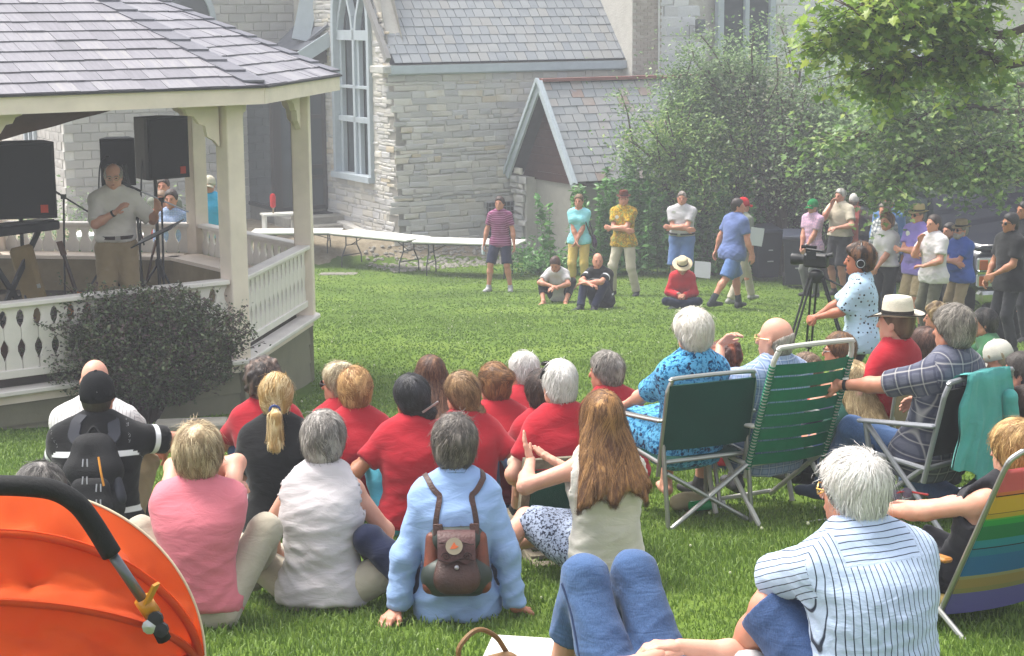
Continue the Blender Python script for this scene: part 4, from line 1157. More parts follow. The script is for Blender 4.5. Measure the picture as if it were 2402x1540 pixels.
def make_porch():
    a0, a1, br = 2.7, 7.9, -1.42; up = Vector((0, 0, 1))
    zr = zat(*(CH0+AW*a0+AD*br).xy, 192); ze = zat(*(CH0+AW*a0).xy, 402)
    po = empty('cellar_porch', pt(a0, br, 0), 0, 'small steep slate roofed cellar porch with dark brown gable', 'porch'); o = Vector(po.location); rel = lambda p: Vector(p)-o
    rid = lambda a: pt(a, br, zr); 
    for sg in (1, -1):
        e = lambda a: pt(a, br-sg*1.42, ze)
        sdv = (rid(a0)-e(a0)); L0 = sdv.length; sdv.normalize(); nn = AW.cross(sdv).normalized()
        if nn.z < 0: nn = -nn
        quadslab('roof_deck', [rel(e(a0)-nn*.05), rel(e(a1)-nn*.05), rel(rid(a1)-nn*.05), rel(rid(a0)-nn*.05)], .08, mat('roof_felt', '3a3d42', .95), po)
        if sg == 1:
            items = []; row = .205; n = int(L0/row)
            for r_ in range(n+1):
                u = -(.1 if r_ % 2 else 0.)
                while u < 5.1:
                    L_ = rnd.uniform(.22, .34); c = pt(a0, br-1.42, ze)+AW*(u+L_/2)+sdv*(row*(r_+.42))+nn*rnd.uniform(0, .008)
                    tl = sdv*math.cos(.05)-nn*math.sin(.05); tn = nn*math.cos(.05)+sdv*math.sin(.05)
                    if u+L_ > .05 and row*(r_+.9) < L0: items.append((rnd.choice(SLATES), basis(rel(c), AW*(L_-.012), -tn, tl*(row+.03))))
                    u += L_
            pm = rndmat('porch_slate', [(0, '82868a'), (.4, '8a8d8f'), (.7, '919090'), (.86, '948a84'), (.95, '8f7b73'), (1, '878b90')], .6, 30, .25, 1.6, .22)
            me2 = [m.copy() for m in SLATES]
            for m in me2: m.materials.clear()
            items = [(me2[SLATES.index(a)], b) for a, b in items]
            items.sort(key=lambda t: t[1].translation.dot(AW)); pieces(po, 'slate', items, pm, 300)
    B = MB(); B.bar(rel(rid(a0-.02)+up*.03), rel(rid(a1)+up*.03), .2, .07); B.build('ridge_cap', mat('ridge_rust', '7a5049', .8, vs=3, var=.2), po)
    for sg in (1, -1):
        e = pt(a0-.06, br-sg*1.48, ze-.10); B = MB(); B.bar(rel(e), rel(pt(a0-.06, br, zr-.03)), .05, .22, up=-AW.cross(pt(a0, br, zr)-e)*sg); B.build('rake_board', M_BLUE, po)
        B = MB(); e2 = pt(a0-.11, br-sg*1.52, ze-.04); B.bar(rel(e2), rel(pt(a0-.11, br, zr+.06)), .06, .07, up=-AW.cross(pt(a0, br, zr)-e)*sg); B.build('rake_moulding', M_BLUE, po)
    # brown boards in the gable
    bw = mat('brown_boards', '3b231c', .85, var=.25, vs=9); nb = 11
    for i in range(nb):
        z0 = ze-.14+(zr-ze)*i/nb; z1 = ze-.14+(zr-ze)*(i+1)/nb-.008
        h0 = 1.38*(1-i/nb); h1 = 1.38*(1-(i+1)/nb)
        B = MB(); v = [pt(a0+.28, br-h0, z0), pt(a0+.28, br+h0, z0), pt(a0+.28, br+h1, z1), pt(a0+.28, br-h1, z1)]
        v = [rel(p) for p in v]; B.add(v+[p+AW*.03 for p in v], [(0, 1, 2, 3), (7, 6, 5, 4), (0, 4, 5, 1), (1, 5, 6, 2), (2, 6, 7, 3), (3, 7, 4, 0)]); B.build('gable_board', bw, po)
    stu = mat('grey_render', '8f8c85', .95, var=.08, bs=30, bst=.25)
    B = MB(); B.box(None, (.2, 2.2, ze+.3), M=basis(rel(pt(a0+.42, br-.02, (ze-.3)/2-.14)), AW, AD, up)); B.build('wall', stu, po)
    B = MB(); B.box(None, (4.5, .2, ze+.3), M=basis(rel(pt(a0+2.5, br-1.15, (ze-.3)/2-.14)), AW, AD, up)); B.build('front_wall', stu, po)
    it = rubble(lambda u, z: rel(pt(a0+.05, -.02-u, z)), -AD, -AW, .55, 0, ze-.05, stone_meshes(8, .12, .06), lambda u, z, L: u-L/2 > -.05, .1, .2, .2, .4)
    m2 = M_STONE; pieces(po, 'jamb_stone', it, m2, 60)
    B = MB(); B.box(None, (.3, .6, ze), M=basis(rel(pt(a0+.22, -.3, ze/2-.1)), AW, AD, up)); B.build('jamb', M_MORTAR, po)
make_porch()
def make_hall():
    up = Vector((0, 0, 1)); h = empty('block_hall', HALL0, 0, 'pale grey concrete block hall behind the bandstand with arched window', 'hall')
    rel = lambda p: Vector(p)-HALL0; f = lambda t, z, d=0.: HALL0+AW*t+AD*d+up*z
    B = MB(); B.box(None, (7.0, 9., 9.6), M=basis(rel(f(3.5, 4.3, 4.515)), AW, AD, up)); B.build('wall', mat('pale_mortar', 'c8c5bf', .95, var=.08, bs=30, bst=.3), h)
    items = []; bms = stone_meshes(8, .012, .03, .012, .6)
    ztop = 6.4; r_ = 0; z = .2
    while z < ztop:
        for k in range(-1, 18):
            t = .4*k+(.2 if r_ % 2 else 0)
            if t < -.01 or t > 6.7: continue
            if 2.15 < t+.2 < 3.75 and z > 4.1: continue
            items.append((rnd.choice(bms), basis(rel(f(t+.2, z+.1, 0)), AW*.380, AD*.7, up*.185)))
        for k in range(0, 12):
            t = .4*k+(.0 if r_ % 2 else .2)
            items.append((rnd.choice(bms), basis(rel(HALL0+AD*(t+.2)+up*(z+.1)), -AD*.380, AW*.7, up*.185)))
        z += .2032; r_ += 1
    def vis(it):
        x, y, d = pix(HALL0+it[1].translation); return 0 < x < 720 and 0 < y < 540 and not (y < 250 and y > (x-379)*.46-4 and x < 789)
    a = [i for i in items if vis(i)]; ids = set(id(i) for i in a); b = [i for i in items if id(i) not in ids]
    bm_ = rndmat('split_block', [(0, 'a09e9b'), (.5, 'aaa7a3'), (1, 'b3b0ab')], .95, 42, .7, 3, .2)
    pieces(h, 'block', a+b, bm_, 300, 'blockwork')
    gothic(h, rel(f(2.95, 0, -.03)), AW, -AD, 4.2, 5.0, 1.3, .95, False, (), .05)
    B = MB(); C2 = HALL0+AD*2.9-AW*.05
    for u in (-.45, 0, .45): B.bar(rel(C2+AD*u+up*2.2), rel(C2+AD*u+up*4.4), .12, .1, up=AW)
    wf = B.build('side_window_frame', M_BLUE, h)
    B = MB(); B.box(None, (.9, .03, 2.2), M=basis(rel(C2+up*3.3+AW*.03), AD, AW, up)); B.build('pane', M_GLASS, wf)
make_hall()
def make_entry():
    """dark framed glass vestibule in the corner between hall and church"""
    up = Vector((0, 0, 1)); C0 = Vector((-5.38, 41.4, 0)); zf = zat(*C0.xy, 497)
    e = empty('glass_entry', C0, 0, 'dark bronze framed glass entrance between hall and stone gable', 'entrance'); rel = lambda p: Vector(p)-C0
    br = mat('bronze_frame', '2a2826', .5, .4); zt = zat(*C0.xy, 150)
    con = mat('step_concrete', '8b8880', .95, var=.15, bs=30, bst=.4)
    B = MB(); B.box(None, (1.25, 2.3, zf+.3), M=basis(rel(C0+AW*.62+AD*1.15+up*(zf-.3)/2), AW, AD, up)); B.build('plinth', mat('plinth_concrete', '6f6d66', .95, var=.15, bs=20, bst=.3), e)
    def panel(p, q, rails, name):
        d = (q-p); fr = MB(); n = Vector((d.y, -d.x, 0)).normalized()
        for s_ in (p, q): fr.bar(rel(s_+up*zf), rel(s_+up*zt), .1, .1)
        for z in rails: fr.bar(rel(p+up*z), rel(q+up*z), .09, .09)
        ob = fr.build(name, br, e); g = MB(); c = (p+q)/2
        g.box(None, (d.length-.1, .02, zt-zf), M=basis(rel(c+up*(zt+zf)/2), d.normalized(), n, up)); g.build('pane', M_GLASS, ob); return ob
    panel(C0+AD*1.9, C0+AD*.12, (zf+.05, zt), 'side_panel')
    panel(C0+AW*.05, C0+AW*.42, (zf+.05, zt), 'side_light')
    panel(C0+AW*.52, C0+AW*1.2, (zf+.06, zf+.75, zf+1.0, zf+2.15, zt), 'door')
    B = MB(); B.box(None, (.2, .2, zt-zf), M=basis(rel(C0+up*(zt+zf)/2), AW, AD, up)); B.build('corner_post', br, e)
    B = MB(); B.box(None, (1.4, 2.6, .3), M=basis(rel(C0+AW*.6+AD*1.1+up*(zt+.15)), AW, AD, up)); B.build('head', br, e)
    rf = mat('entry_roof', '6d7078', .6, .3)
    quadslab('roof', [rel(at(604, 112, 43.4)), rel(at(694, 140, 41.0)), rel(at(776, 84, 41.2)), rel(at(706, 14, 43.6))], .08, rf, e)
    B = MB(); B.bar(rel(at(690, 146, 40.95)), rel(at(776, 90, 41.15)), .08, .3); B.build('fascia', M_BLUE, e)
    B = MB(); B.bar(rel(at(706, 96, 41.9)), rel(at(738, -60, 41.9)), .42, .2, up=(0, -1, 0)); B.build('rake_trim', M_BLUE, e)
    quadslab('side_roof', [rel(at(772, 62, 41.1)), rel(at(690, 128, 42.2)), rel(at(640, 70, 44)), rel(at(760, 50, 43))], .06, rf, e)
    st = empty('entrance_steps', C0+AW*.6-AD*.8, 0, 'worn concrete steps up to the dark glass door', 'steps'); o = Vector(st.location)
    for i in range(3):
        B = MB(); d = .95+.36*i; z = zf-.06-.17*i
        B.box(None, (1.45+.02*i, d, z+.4), M=basis(C0+AW*(.62+.1*i)-AD*(d/2+.02)+up*(z-.4)/2-o, AW, AD, up), bev=.02); B.build('step', con, st)
    B = MB(); B.box(None, (.6, .4, .02), M=basis(C0+AW*.85-AD*.35+up*(zf-.045), AW, AD, up)); tag(B.build('doormat', mat('mat_black', '1b1b1c', .95)), 'black doormat on the top concrete step', 'doormat')
make_entry()
make_ground()
make_grass()
# ---------------------------------------------------------------- bandstand
GR, ZF, ZR, ZE = 3.3, 2.08, 2.845, 4.48
YAW0 = R(-31.1)
def gv(k, r_, z=0.):
    a = YAW0+k*math.pi/4; return Vector((CEN.x+r_*math.cos(a), CEN.y+r_*math.sin(a), z))
M_WHITE = mat('white_paint', 'ddd6cf', .55, .4, var=.10, vs=3, bs=18, bst=.06)
M_CREAM = mat('cream_paint', 'e4d5c6', .6, .35, var=.11, vs=2.5, bs=18, bst=.06)
M_SAGE = mat('sage_boards', '77745f', .75, .25, var=.10, vs=3, bs=25, bst=.12)
def shingle_mat():
    T = NT('grey_shingle'); P = T.coord(); f = T.math('FRACT', T.math('ADD', T.rand(), T.attr('rnd')))
    u = T.attr('cl', 'Vector')
    st = T.noise(T.map(u, (1, .12, 1)), 26, 4, .7)
    c = T.ramp(T.math('ADD', T.math('MULTIPLY', f, .30), T.math('MULTIPLY', st, .75)), [(.2, srgb('626167')), (.45, srgb('737178')), (.65, srgb('807e84')), (.9, srgb('96938f'))])
    T.set(Base_Color=c, Roughness=.62, Normal=T.bump(st, .25, .01)); T.b.inputs['Specular IOR Level'].default_value = .4
    return T.m
def make_gazebo():
    g = empty('bandstand', (CEN.x, CEN.y, gz(CEN.x, CEN.y)), 0, 'white eight sided wooden bandstand with grey shingled roof', 'bandstand')
    o = Vector(g.location); rel = lambda p: Vector(p)-o; up = Vector((0, 0, 1))
    # floor
    B = MB(); B.add([rel(gv(k, GR+.05, ZF-.02)) for k in range(8)]+[rel(gv(k, GR+.05, ZF-.12)) for k in range(8)], [tuple(range(8)), tuple(range(8, 16))[::-1]]+[(k, 8+k, 8+(k+1) % 8, (k+1) % 8) for k in range(8)])
    B.build('floor', mat('deck_boards', '4a4238', .85, var=.3, vs=5), g)
    # skirt: lapped boards and corner trims, white nosing
    for k in range(8):
        a, b = gv(k, GR, 0), gv(k+1, GR, 0); n = ((a+b)/2-CEN); n.z = 0; n.normalize(); d = (b-a).normalized(); L = (b-a).length
        for i in range(6):
            z1 = ZF-.13-.205*i; z0 = z1-.20
            v = []
            for s_, out0, out1 in ((0, .02, .005),):
                for p in (a, b):
                    v += [rel(p+n*.022+up*z0), rel(p+n*.004+up*z1), rel(p-n*.02+up*z1), rel(p-n*.02+up*z0)]
            B = MB(); B.add(v, [(0, 4, 5, 1), (1, 5, 6, 2), (2, 6, 7, 3), (3, 7, 4, 0), (0, 1, 2, 3), (7, 6, 5, 4)]); B.build('skirt_board', M_SAGE, g)
        B = MB(); B.box(None, (.13, .05, 1.3), M=basis(rel(a+n*.03+d*.055+up*(ZF-.13-.65)), d, -n, up)); B.build('corner_trim', M_SAGE, g)
        e0, e1 = gv(k, GR*1.03, ZF), gv(k+1, GR*1.03, ZF)
        B = MB(); B.bar(rel(e0-n*.06-up*.02), rel(e1-n*.06-up*.02), .2, .045, bev=.008); B.build('nosing', M_WHITE, g)
        B = MB(); B.bar(rel(e0-n*.07-up*.085), rel(e1-n*.07-up*.085), .05, .085); B.build('apron', M_CREAM, g)
    # posts and brackets
    for k in range(8):
        p = gv(k, GR-.02); a = YAW0+k*math.pi/4-R(14); ex = Vector((math.cos(a), math.sin(a), 0)); ey = Vector((-ex.y, ex.x, 0))
        B = MB(); B.box(None, (.19, .19, ZE-ZF+.1), M=basis(rel(p+up*(ZF+ZE+.06)/2), ex, ey, up), bev=.008); po = B.build('post', M_CREAM, g)
        for s_ in (-1, 1):
            q = gv(k+s_, GR-.02); d = (q-p).normalized(); nn = d.cross(up)
            prof = [(0, 0), (.40, 0), (.40, -.05), (.34, -.07), (.31, -.12), (.25, -.13), (.20, -.20), (.14, -.22), (.12, -.32), (.05, -.36), (0, -.42)]
            M = basis(rel(p+d*.12+up*(ZE+.02)), d, up, nn); B = MB(); B.prism(prof, -.03, .03, M); B.build('bracket', M_CREAM, po)
        q = gv(k+1, GR-.02); B = MB(); B.bar(rel(p+up*(ZE+.11)), rel(q+up*(ZE+.11)), .1, .18); B.build('beam', M_CREAM, g)
    # rails and sawn balusters (the side away at the back left is the way in)
    prof = [(0, .0715), (.05, .0715), (.08, .050), (.17, .036), (.26, .045), (.34, .070), (.50, .0715), (.54, .060), (.62, .038), (.70, .038), (.80, .060), (.86, .069), (1, .0695)]
    hb = ZR-ZF-.20; pts = [(w_, -t*hb) for t, w_ in prof]+[(-w_, -t*hb) for t, w_ in prof[::-1]]
    bm = MB(); bm.prism(pts, -.013, .013, Matrix(((1, 0, 0, 0), (0, 0, -1, 0), (0, 1, 0, 0), (0, 0, 0, 1)))); bme = bm.mesh('baluster', M_WHITE)
    for k in range(8):
        if k == 4: continue
        p, q = gv(k, GR), gv(k+1, GR); d = (q-p).normalized(); n = d.cross(up); L = (q-p).length
        a, b = p+d*.1, q-d*.1
        B = MB(); B.bar(rel(a+up*(ZR-.022)), rel(b+up*(ZR-.022)), .15, .045, bev=.008); B.build('top_rail', M_WHITE, g)
        B = MB(); B.bar(rel(a+up*(ZF+.13)), rel(b+up*(ZF+.13)), .07, .07, bev=.006); B.build('bottom_rail', M_WHITE, g)
        m = int((L-.2)/.147); st = (L-.2)/m
        for i in range(m):
            c = bpy.data.objects.new('baluster', bme); COL.objects.link(c); c.parent = g
            c.matrix_local = basis(rel(a+d*(st*(i+.5))+up*(ZR-.045)), d*(st/.147), -n, up)
    # bench round the back
    for k in (1, 2, 3, 5):
        p, q = gv(k, GR-.30, ZF+.40), gv(k+1, GR-.30, ZF+.40)
        B = MB(); B.bar(rel(p), rel(q), .40, .04); be = B.build('bench_seat', M_CREAM, g)
        p, q = gv(k, GR-.46, ZF+.19), gv(k+1, GR-.46, ZF+.19); B = MB(); B.bar(rel(p), rel(q), .03, .38); B.build('bench_panel', mat('bench_tan', '8a7c62', .8), be)
    # roof
    RE = 1.119*GR; ztop = ZE+.15; AP = Vector((CEN.x, CEN.y, 6.22)); sm = shingle_mat()
    B = MB(); n = 8; B.add([rel(gv(k, RE-.03, ztop-.02)) for k in range(8)]+[rel(AP-up*.03)]+[rel(gv(k, RE-.05, ZE+.06)) for k in range(8)]+[rel(AP-up*.16)], [(k, (k+1) % 8, 8) for k in range(8)])
    B.build('roof_deck', mat('roof_felt', '3a3d42', .95), g)
    B = MB(); B.add([rel(gv(k, RE-.06, ZE+.03)) for k in range(8)]+[rel(AP-up*.2)], [((k+1) % 8, k, 8) for k in range(8)]); B.build('ceiling', mat('ceiling_boards', '4d382c', .8, var=.2, vs=6), g)
    for k in range(8):
        B = MB(); p, q = gv(k, RE, ZE+.07), gv(k+1, RE, ZE+.07); B.bar(rel(p), rel(q), .035, .145); B.build('fascia', M_CREAM, g)
        B = MB(); nn = ((p+q)/2-CEN); nn.z = 0; nn.normalize(); B.bar(rel(p+nn*.022+up*.083), rel(q+nn*.022+up*.083), .05, .02); B.build('drip_edge', mat('drip_edge_dark', '3a383b', .6), g)
    ex_ = .2; rest = MB()
    order = (-1, 0, 1, -2, 2, 3, 4, 5)
    cnt = 0
    for k in order:
        p, q = gv(k, RE+.02, ztop+.005), gv(k+1, RE+.02, ztop+.005); d = (q-p).normalized(); L = (q-p).length; mid = (p+q)/2
        s_ = (AP-mid); H = s_.length; s_.normalize(); nn = d.cross(s_)
        if nn.z < 0: nn = -nn
        r_ = 0
        while r_*ex_ < H-.2:
            t0, t1 = r_*ex_, min((r_+1)*ex_+.035, H-.05); w0, w1 = L/2*(1-t0/H), L/2*(1-t1/H)
            u = -w0-rnd.uniform(0, .2)
            while u < w0:
                wd = rnd.choice((.13, .17, .17, .22, .26, .30)); u0, u1 = u+.002, u+wd-.002; u += wd
                b0, b1 = max(u0, -w0), min(u1, w0); c0, c1 = max(u0, -w1), min(u1, w1)
                if b1-b0 < .01: continue
                if c1 < c0: c0 = c1 = (b0+b1)/2*(w1/w0)
                th = .016+rnd.uniform(0, .006)
                P = lambda x, t, h: rel(mid+d*x+s_*t+nn*h)
                dt = rnd.uniform(-.006, .006)
                v = [P(b0, t0+dt, .0), P(b1, t0+dt, .0), P(b1, t0+dt, th), P(b0, t0+dt, th), P(c0, t1, -.0), P(c1, t1, -.0), P(c1, t1, .004), P(c0, t1, .004)]
                f = [(0, 1, 2, 3), (3, 2, 6, 7), (0, 3, 7, 4), (1, 5, 6, 2)]
                if nn.dot((v[2]-v[3]).cross(v[7]-v[3])) < 0: f = [x[::-1] for x in f]
                if cnt < 300:
                    me = bpy.data.meshes.new('shingle'); me.from_pydata(v, [], f); me.update(); me.materials.append(sm)
                    r0 = rnd.random()*9
                    addattr(me, 'cl', np.array([(x+r0, t, 0) for x, t in ((b0, t0), (b1, t0), (b1, t0), (b0, t0), (c0, t1), (c1, t1), (c1, t1), (c0, t1))]))
                    link(bpy.data.objects.new('shingle', me), g); cnt += 1
                else: rest.add(v, f, rnd.random())
            r_ += 1
    rest.build('shingle_field', sm, g, rnd=True)['kind'] = 'stuff'
    hm = mat('hip_shingle', '66666e', .65, .35, var=.1, vs=8, bs=40, bst=.2)
    for k in (-1, 0, 1, 2, 3, 4, 5, 6):
        e = gv(k, RE+.02, ztop+.01); s_ = AP-e; H = s_.length; s_.normalize(); dl = (gv(k-1, RE, ztop)-gv(k, RE, ztop)).normalized(); dr = (gv(k+1, RE, ztop)-gv(k, RE, ztop)).normalized()
        m = int(H/.235)
        for i in range(m):
            t0, t1 = i*.235, (i+1)*.235+.04; h0, h1 = .045, .022
            def P(t, sd, wd, h): return rel(e+s_*t+(dl if sd < 0 else dr)*wd+up*h)
            wd = .16
            l = lambda t, h: P(t, -1, wd, h-.012)+s_*wd*.38; r2 = lambda t, h: P(t, 1, wd, h-.012)+s_*wd*.38; c = lambda t, h: P(t, 1, 0, h+.01)
            v = [l(t0, h0), c(t0, h0), r2(t0, h0), l(t1, h1), c(t1, h1), r2(t1, h1), l(t0, h0-.02), c(t0, h0-.02), r2(t0, h0-.02)]
            B = MB(); B.add(v, [(0, 1, 4, 3), (1, 2, 5, 4), (6, 7, 1, 0), (7, 8, 2, 1), (0, 3, 6), (2, 8, 5)])
            me = B.mesh('hip_shingle', hm); link(bpy.data.objects.new('hip_shingle', me), g)
    return g
make_gazebo()
# ---------------------------------------------------------------- stage gear
M_BLK = mat('black_cabinet', '1c1c1f', .6, .35, var=.1, bs=200, bst=.15)
M_GRL = mat('speaker_grille', '232325', .75, .3, var=.06, bs=420, bst=.6)
M_STL = mat('black_steel', '17171a', .45, .5, var=0)
M_CHR = mat('chrome_tube', 'a8a9ab', .3, .5, .9, var=0)
def loudspeaker(x, y0, y1, d, wpx, yaw, label, badge=True, wh=None):
    """cabinet seen between rows y0..y1 at column x"""
    up = Vector((0, 0, 1)); a = at(x, y1, d); s_ = FPX/d; hgt = (y1-y0)/s_; w_ = wpx/s_
    o = empty('loudspeaker', a, R(yaw), label, 'loudspeaker', 'loudspeakers on stands in the bandstand')
    prof = [(-w_/2, -.0), (w_/2, -.0), (w_/2*.98, .06), (w_/2*.62, .36), (-w_/2*.62, .36), (-w_/2*.98, .06)]
    B = MB(); B.prism(prof, .0, hgt); B.build('cabinet', M_BLK, o)
    B = MB(); B.box((0, -.012, hgt/2), (w_*.94, .02, hgt*.94), bev=.008); B.build('grille', M_GRL, o)
    if badge:
        B = MB(); B.box((w_*.30 if badge == 1 else -w_*.3, -.027, hgt*.13), (.07, .008, .075)); B.build('badge', mat('badge_red', 'b5391f', .6), o)
    B = MB(); B.box((0, .33, hgt*.55), (.2, .06, .1)); B.build('handle_recess', M_STL, o)
    zt = a.z; zf = ZF-.02
    st = empty('speaker_stand', (a.x, a.y, zf), R(yaw+20), 'black tripod stand carrying the '+label.split(' standing')[0].split(' on ')[0], 'speaker stand', 'speaker stands in the bandstand')
    c = Vector((0, .18, 0)); B = MB(); B.tube([c+up*.12, c+up*(zt-zf)], .019, 8); B.build('pole', M_STL, st)
    for k in range(3):
        t = k*2.094+.3; e = c+Vector((math.cos(t)*.42, math.sin(t)*.42, .02)); B = MB(); B.tube([c+up*.62, e], .013, 6); B.tube([c+up*.2, c*.5+e*.5+up*.15], .008, 6); B.build('leg', M_STL, st)
    B = MB(); B.box((c.x, c.y, .62), (.06, .06, .08), bev=.01); B.build('collar', M_STL, st)
    return o
loudspeaker(62, 336, 514, 17.2, 142, 12, 'big black loudspeaker at the left edge on a steel pole', 1)
loudspeaker(279, 326, 436, 20.6, 80, 10, 'smaller black loudspeaker with sunlit top behind the speaking man', 0)
loudspeaker(398, 276, 420, 19.0, 118, 48, 'black loudspeaker high on a pole beside the rear post', 1)
def mic_stand(base, top, tip, label, boom='c'):
    """base on the floor; straight stand to top, boom arm to tip with microphone"""
    o = empty('microphone_stand', base, 0, label, 'microphone stand'); b = Vector(base); rel = lambda p: Vector(p)-b
    B = MB(); B.tube([rel(b+Vector((0, 0, .02))), rel(top)], .011, 8); B.build('pole', M_STL, o)
    for k in range(3):
        t = k*2.094+.5; B = MB(); B.tube([Vector((0, 0, .14)), Vector((math.cos(t)*.3, math.sin(t)*.3, .012))], .009, 6); B.build('leg', M_STL, o)
    t = Vector(top); e = Vector(tip); dr = (e-t).normalized(); B = MB(); B.tube([rel(t-dr*.30), rel(e)], .009, 8); B.build('boom', M_CHR if boom == 'c' else M_STL, o)
    B = MB(); B.box(None, (.05, .05, .05), M=Matrix.Translation(rel(t))); B.build('clutch', M_STL, o)
    mc = Matrix.Translation(rel(e)) @ dr.to_track_quat('Z', 'Y').to_matrix().to_4x4()
    B = MB(); B.lathe([(.012, -.02), (.013, .10), (.022, .13), (.027, .155), (.024, .185), (.008, .20)], 12, M=mc); B.build('microphone', mat('mic_dark', '2b2b2e', .5, .4), o, smooth=40)
    return o
b = at(338, 640, 18.5); b.z = ZF-.02
mic_stand(b, at(322, 510, 18.5), at(302, 428, 18.4), 'black microphone stand angled up to the speaking man\'s mouth', 'k')
b = at(382, 640, 18.3); b.z = ZF-.02
mic_stand(b, at(379, 470, 18.3), at(326, 447, 18.2), 'chrome boom microphone stand beside the speaking man\'s raised hand')
b = at(148, 660, 18.9); b.z = ZF-.02
mic_stand(b, at(149, 462, 18.9), at(136, 454, 18.9), 'microphone stand behind the big left loudspeaker', 'k')
def music_stand():
    b = at(372, 640, 17.9); b.z = ZF-.02; o = empty('music_stand', b, R(-20), 'black music stand with its tray tipped nearly flat', 'music stand')
    t = at(368, 552, 17.9)-b; M = Matrix.Rotation(R(20), 4, 'Z')
    B = MB(); B.tube([(0, 0, .05), (0, 0, t.z)], .012, 8); B.build('pole', M_STL, o)
    B = MB(); B.box(None, (.5, .34, .012), M=Matrix.Translation((0, 0, t.z+.02)) @ Matrix.Rotation(R(-24), 4, 'Y') @ Matrix.Rotation(R(12), 4, 'X')); B.build('tray', M_STL, o)
    for k in range(3):
        a = k*2.094; B = MB(); B.tube([(0, 0, .2), (math.cos(a)*.3, math.sin(a)*.3, .012)], .008, 6); B.build('leg', M_STL, o)
music_stand()
def amp_things():
    b = at(30, 700, 16.6); b.z = ZF-.02
    o = empty('amplifier', b, R(8), 'brown wooden amplifier cabinet on the stage floor', 'amplifier'); B = MB(); B.box((0, 0, .2), (.62, .3, .4), bev=.015); B.build('cabinet', mat('amp_brown', '4a261a', .7, var=.2), o)
    B = MB(); B.box((0, -.155, .2), (.5, .012, .28)); B.build('speaker_cloth', mat('amp_cloth', '54382a', .95, bs=300, bst=.5), o)
    B = MB(); B.tube(bez([(-.12, 0, .4), (-.1, 0, .45), (.1, 0, .45), (.12, 0, .4)], 5), .012, 6); B.build('handle', M_STL, o)
    b = at(108, 655, 17.4); b.z = ZF-.02; zt = at(95, 575, 17.4).z-b.z+.02
    o = empty('guitar_case', b, R(-15), 'tan leaning hard case beside the amplifier', 'case')
    M = Matrix.Rotation(R(-14), 4, 'Y') @ Matrix.Translation((0, 0, zt/2)); B = MB(); B.box(None, (.24, .1, zt), M=M, bev=.03); B.build('shell', mat('case_tan', '7b6844', .7, var=.15), o)
    for z in (-.12, .12):
        B = MB(); B.box(None, (.03, .016, .04), M=M @ Matrix.Translation((.11, -.055, z))); B.build('latch', M_CHR, o)
    for px_, lab, hue in ((202, 'orange sunburst guitar leaning on its stand left of the speaking man', 'b5651d'), (316, 'bright orange guitar just right of the speaking man', 'c05a16')):
        b = at(px_, 652, 18.6); b.z = ZF-.02; o = empty('guitar', b, R(20 if px_ < 250 else -10), lab, 'guitar')
        T_ = Matrix.Rotation(R(-12 if px_ < 250 else -4), 4, 'X') @ Matrix.Rotation(R(-14 if px_ < 250 else 14), 4, 'Y') @ Matrix(((1, 0, 0, 0), (0, 0, -1, 0), (0, 1, 0, 0), (0, 0, 0, 1)))
        pr = []
        for i in range(24):
            t = 2*math.pi*i/24; r_ = .17+.035*math.cos(2*t+.0)*(1) ; pr.append((r_*math.cos(t)*.78, .2+.25*math.sin(t)*(1.0 if math.sin(t) < 0 else .9)))
        B = MB(); B.prism(pr, -.045, .045, T_); B.build('guitar_body', mat('guitar_'+hue, hue, .3, .5, var=.2), o)
        B = MB(); B.bar(T_ @ Vector((0, .4, .035)), T_ @ Vector((0, .82, .04)), .045, .02); B.build('neck', mat('fretboard', '3a2416', .5), o)
        B = MB(); B.bar(T_ @ Vector((0, .82, .04)), T_ @ Vector((0, .97, .03)), .075, .018); B.build('headstock', mat('guitar_head', '5a3418', .5), o)
    # keyboard on crossed legs
    a = at(-60, 566, 16.9); b = at(96, 530, 17.5); z = at(60, 540, 17.1).z; mid = (a+b)/2
    o = empty('keyboard', (mid.x, mid.y, ZF-.02), 0, 'dark keyboard on a crossed leg stand under the left loudspeaker', 'keyboard'); c = Vector(o.location); d = Vector((b.x-a.x, b.y-a.y, 0)).normalized(); n = Vector((-d.y, d.x, 0)); hz = z-c.z
    B = MB(); B.box(None, (1.0, .32, .09), M=basis(Vector((0, 0, hz)), d, n, Vector((0, 0, 1))), bev=.015); B.build('case', M_BLK, o)
    B = MB(); B.box(None, (.9, .14, .02), M=basis(Vector((0, 0, hz+.05))-n*.06, d, n, Vector((0, 0, 1)))); B.build('keys', mat('piano_keys', '3a3a3c', .4), o)
    for s_ in (-1, 1):
        B = MB(); B.bar(d*.4*s_+Vector((0, 0, .02)), -d*.36*s_+Vector((0, 0, hz-.05)), .03, .05); B.build('leg', M_STL, o)
amp_things()
def green_bins():
    first = None
    for i, (x, sc_) in enumerate(((196, 1), (233, 1), (312, 1), (352, .9))):
        p = at(x, 560, 24.2+.4*i); z = gz(p.x, p.y); top = at(x, 547, 24.2+.4*i).z-z
        o = empty('recycling_bin', (p.x, p.y, z), .2*i, ('green bin with white lid, %s, behind the bandstand rail' % ('leftmost', 'second from left', 'just right of the speaking man', 'rightmost and lowest')[i]), 'bin', 'green bins behind the bandstand')
        B = MB(); B.lathe([(.13, 0), (.15, top-.1), (.16, top-.1)], 14); B.build('tub', mat('bin_green', '0f7a3a', .5), o, smooth=40)
        B = MB(); B.lathe([(.165, top-.1), (.165, top-.03), (.06, top+.03), (.01, top+.03)], 14); B.build('lid', mat('bin_lid', 'cfd2d0', .5), o, smooth=40)
green_bins()
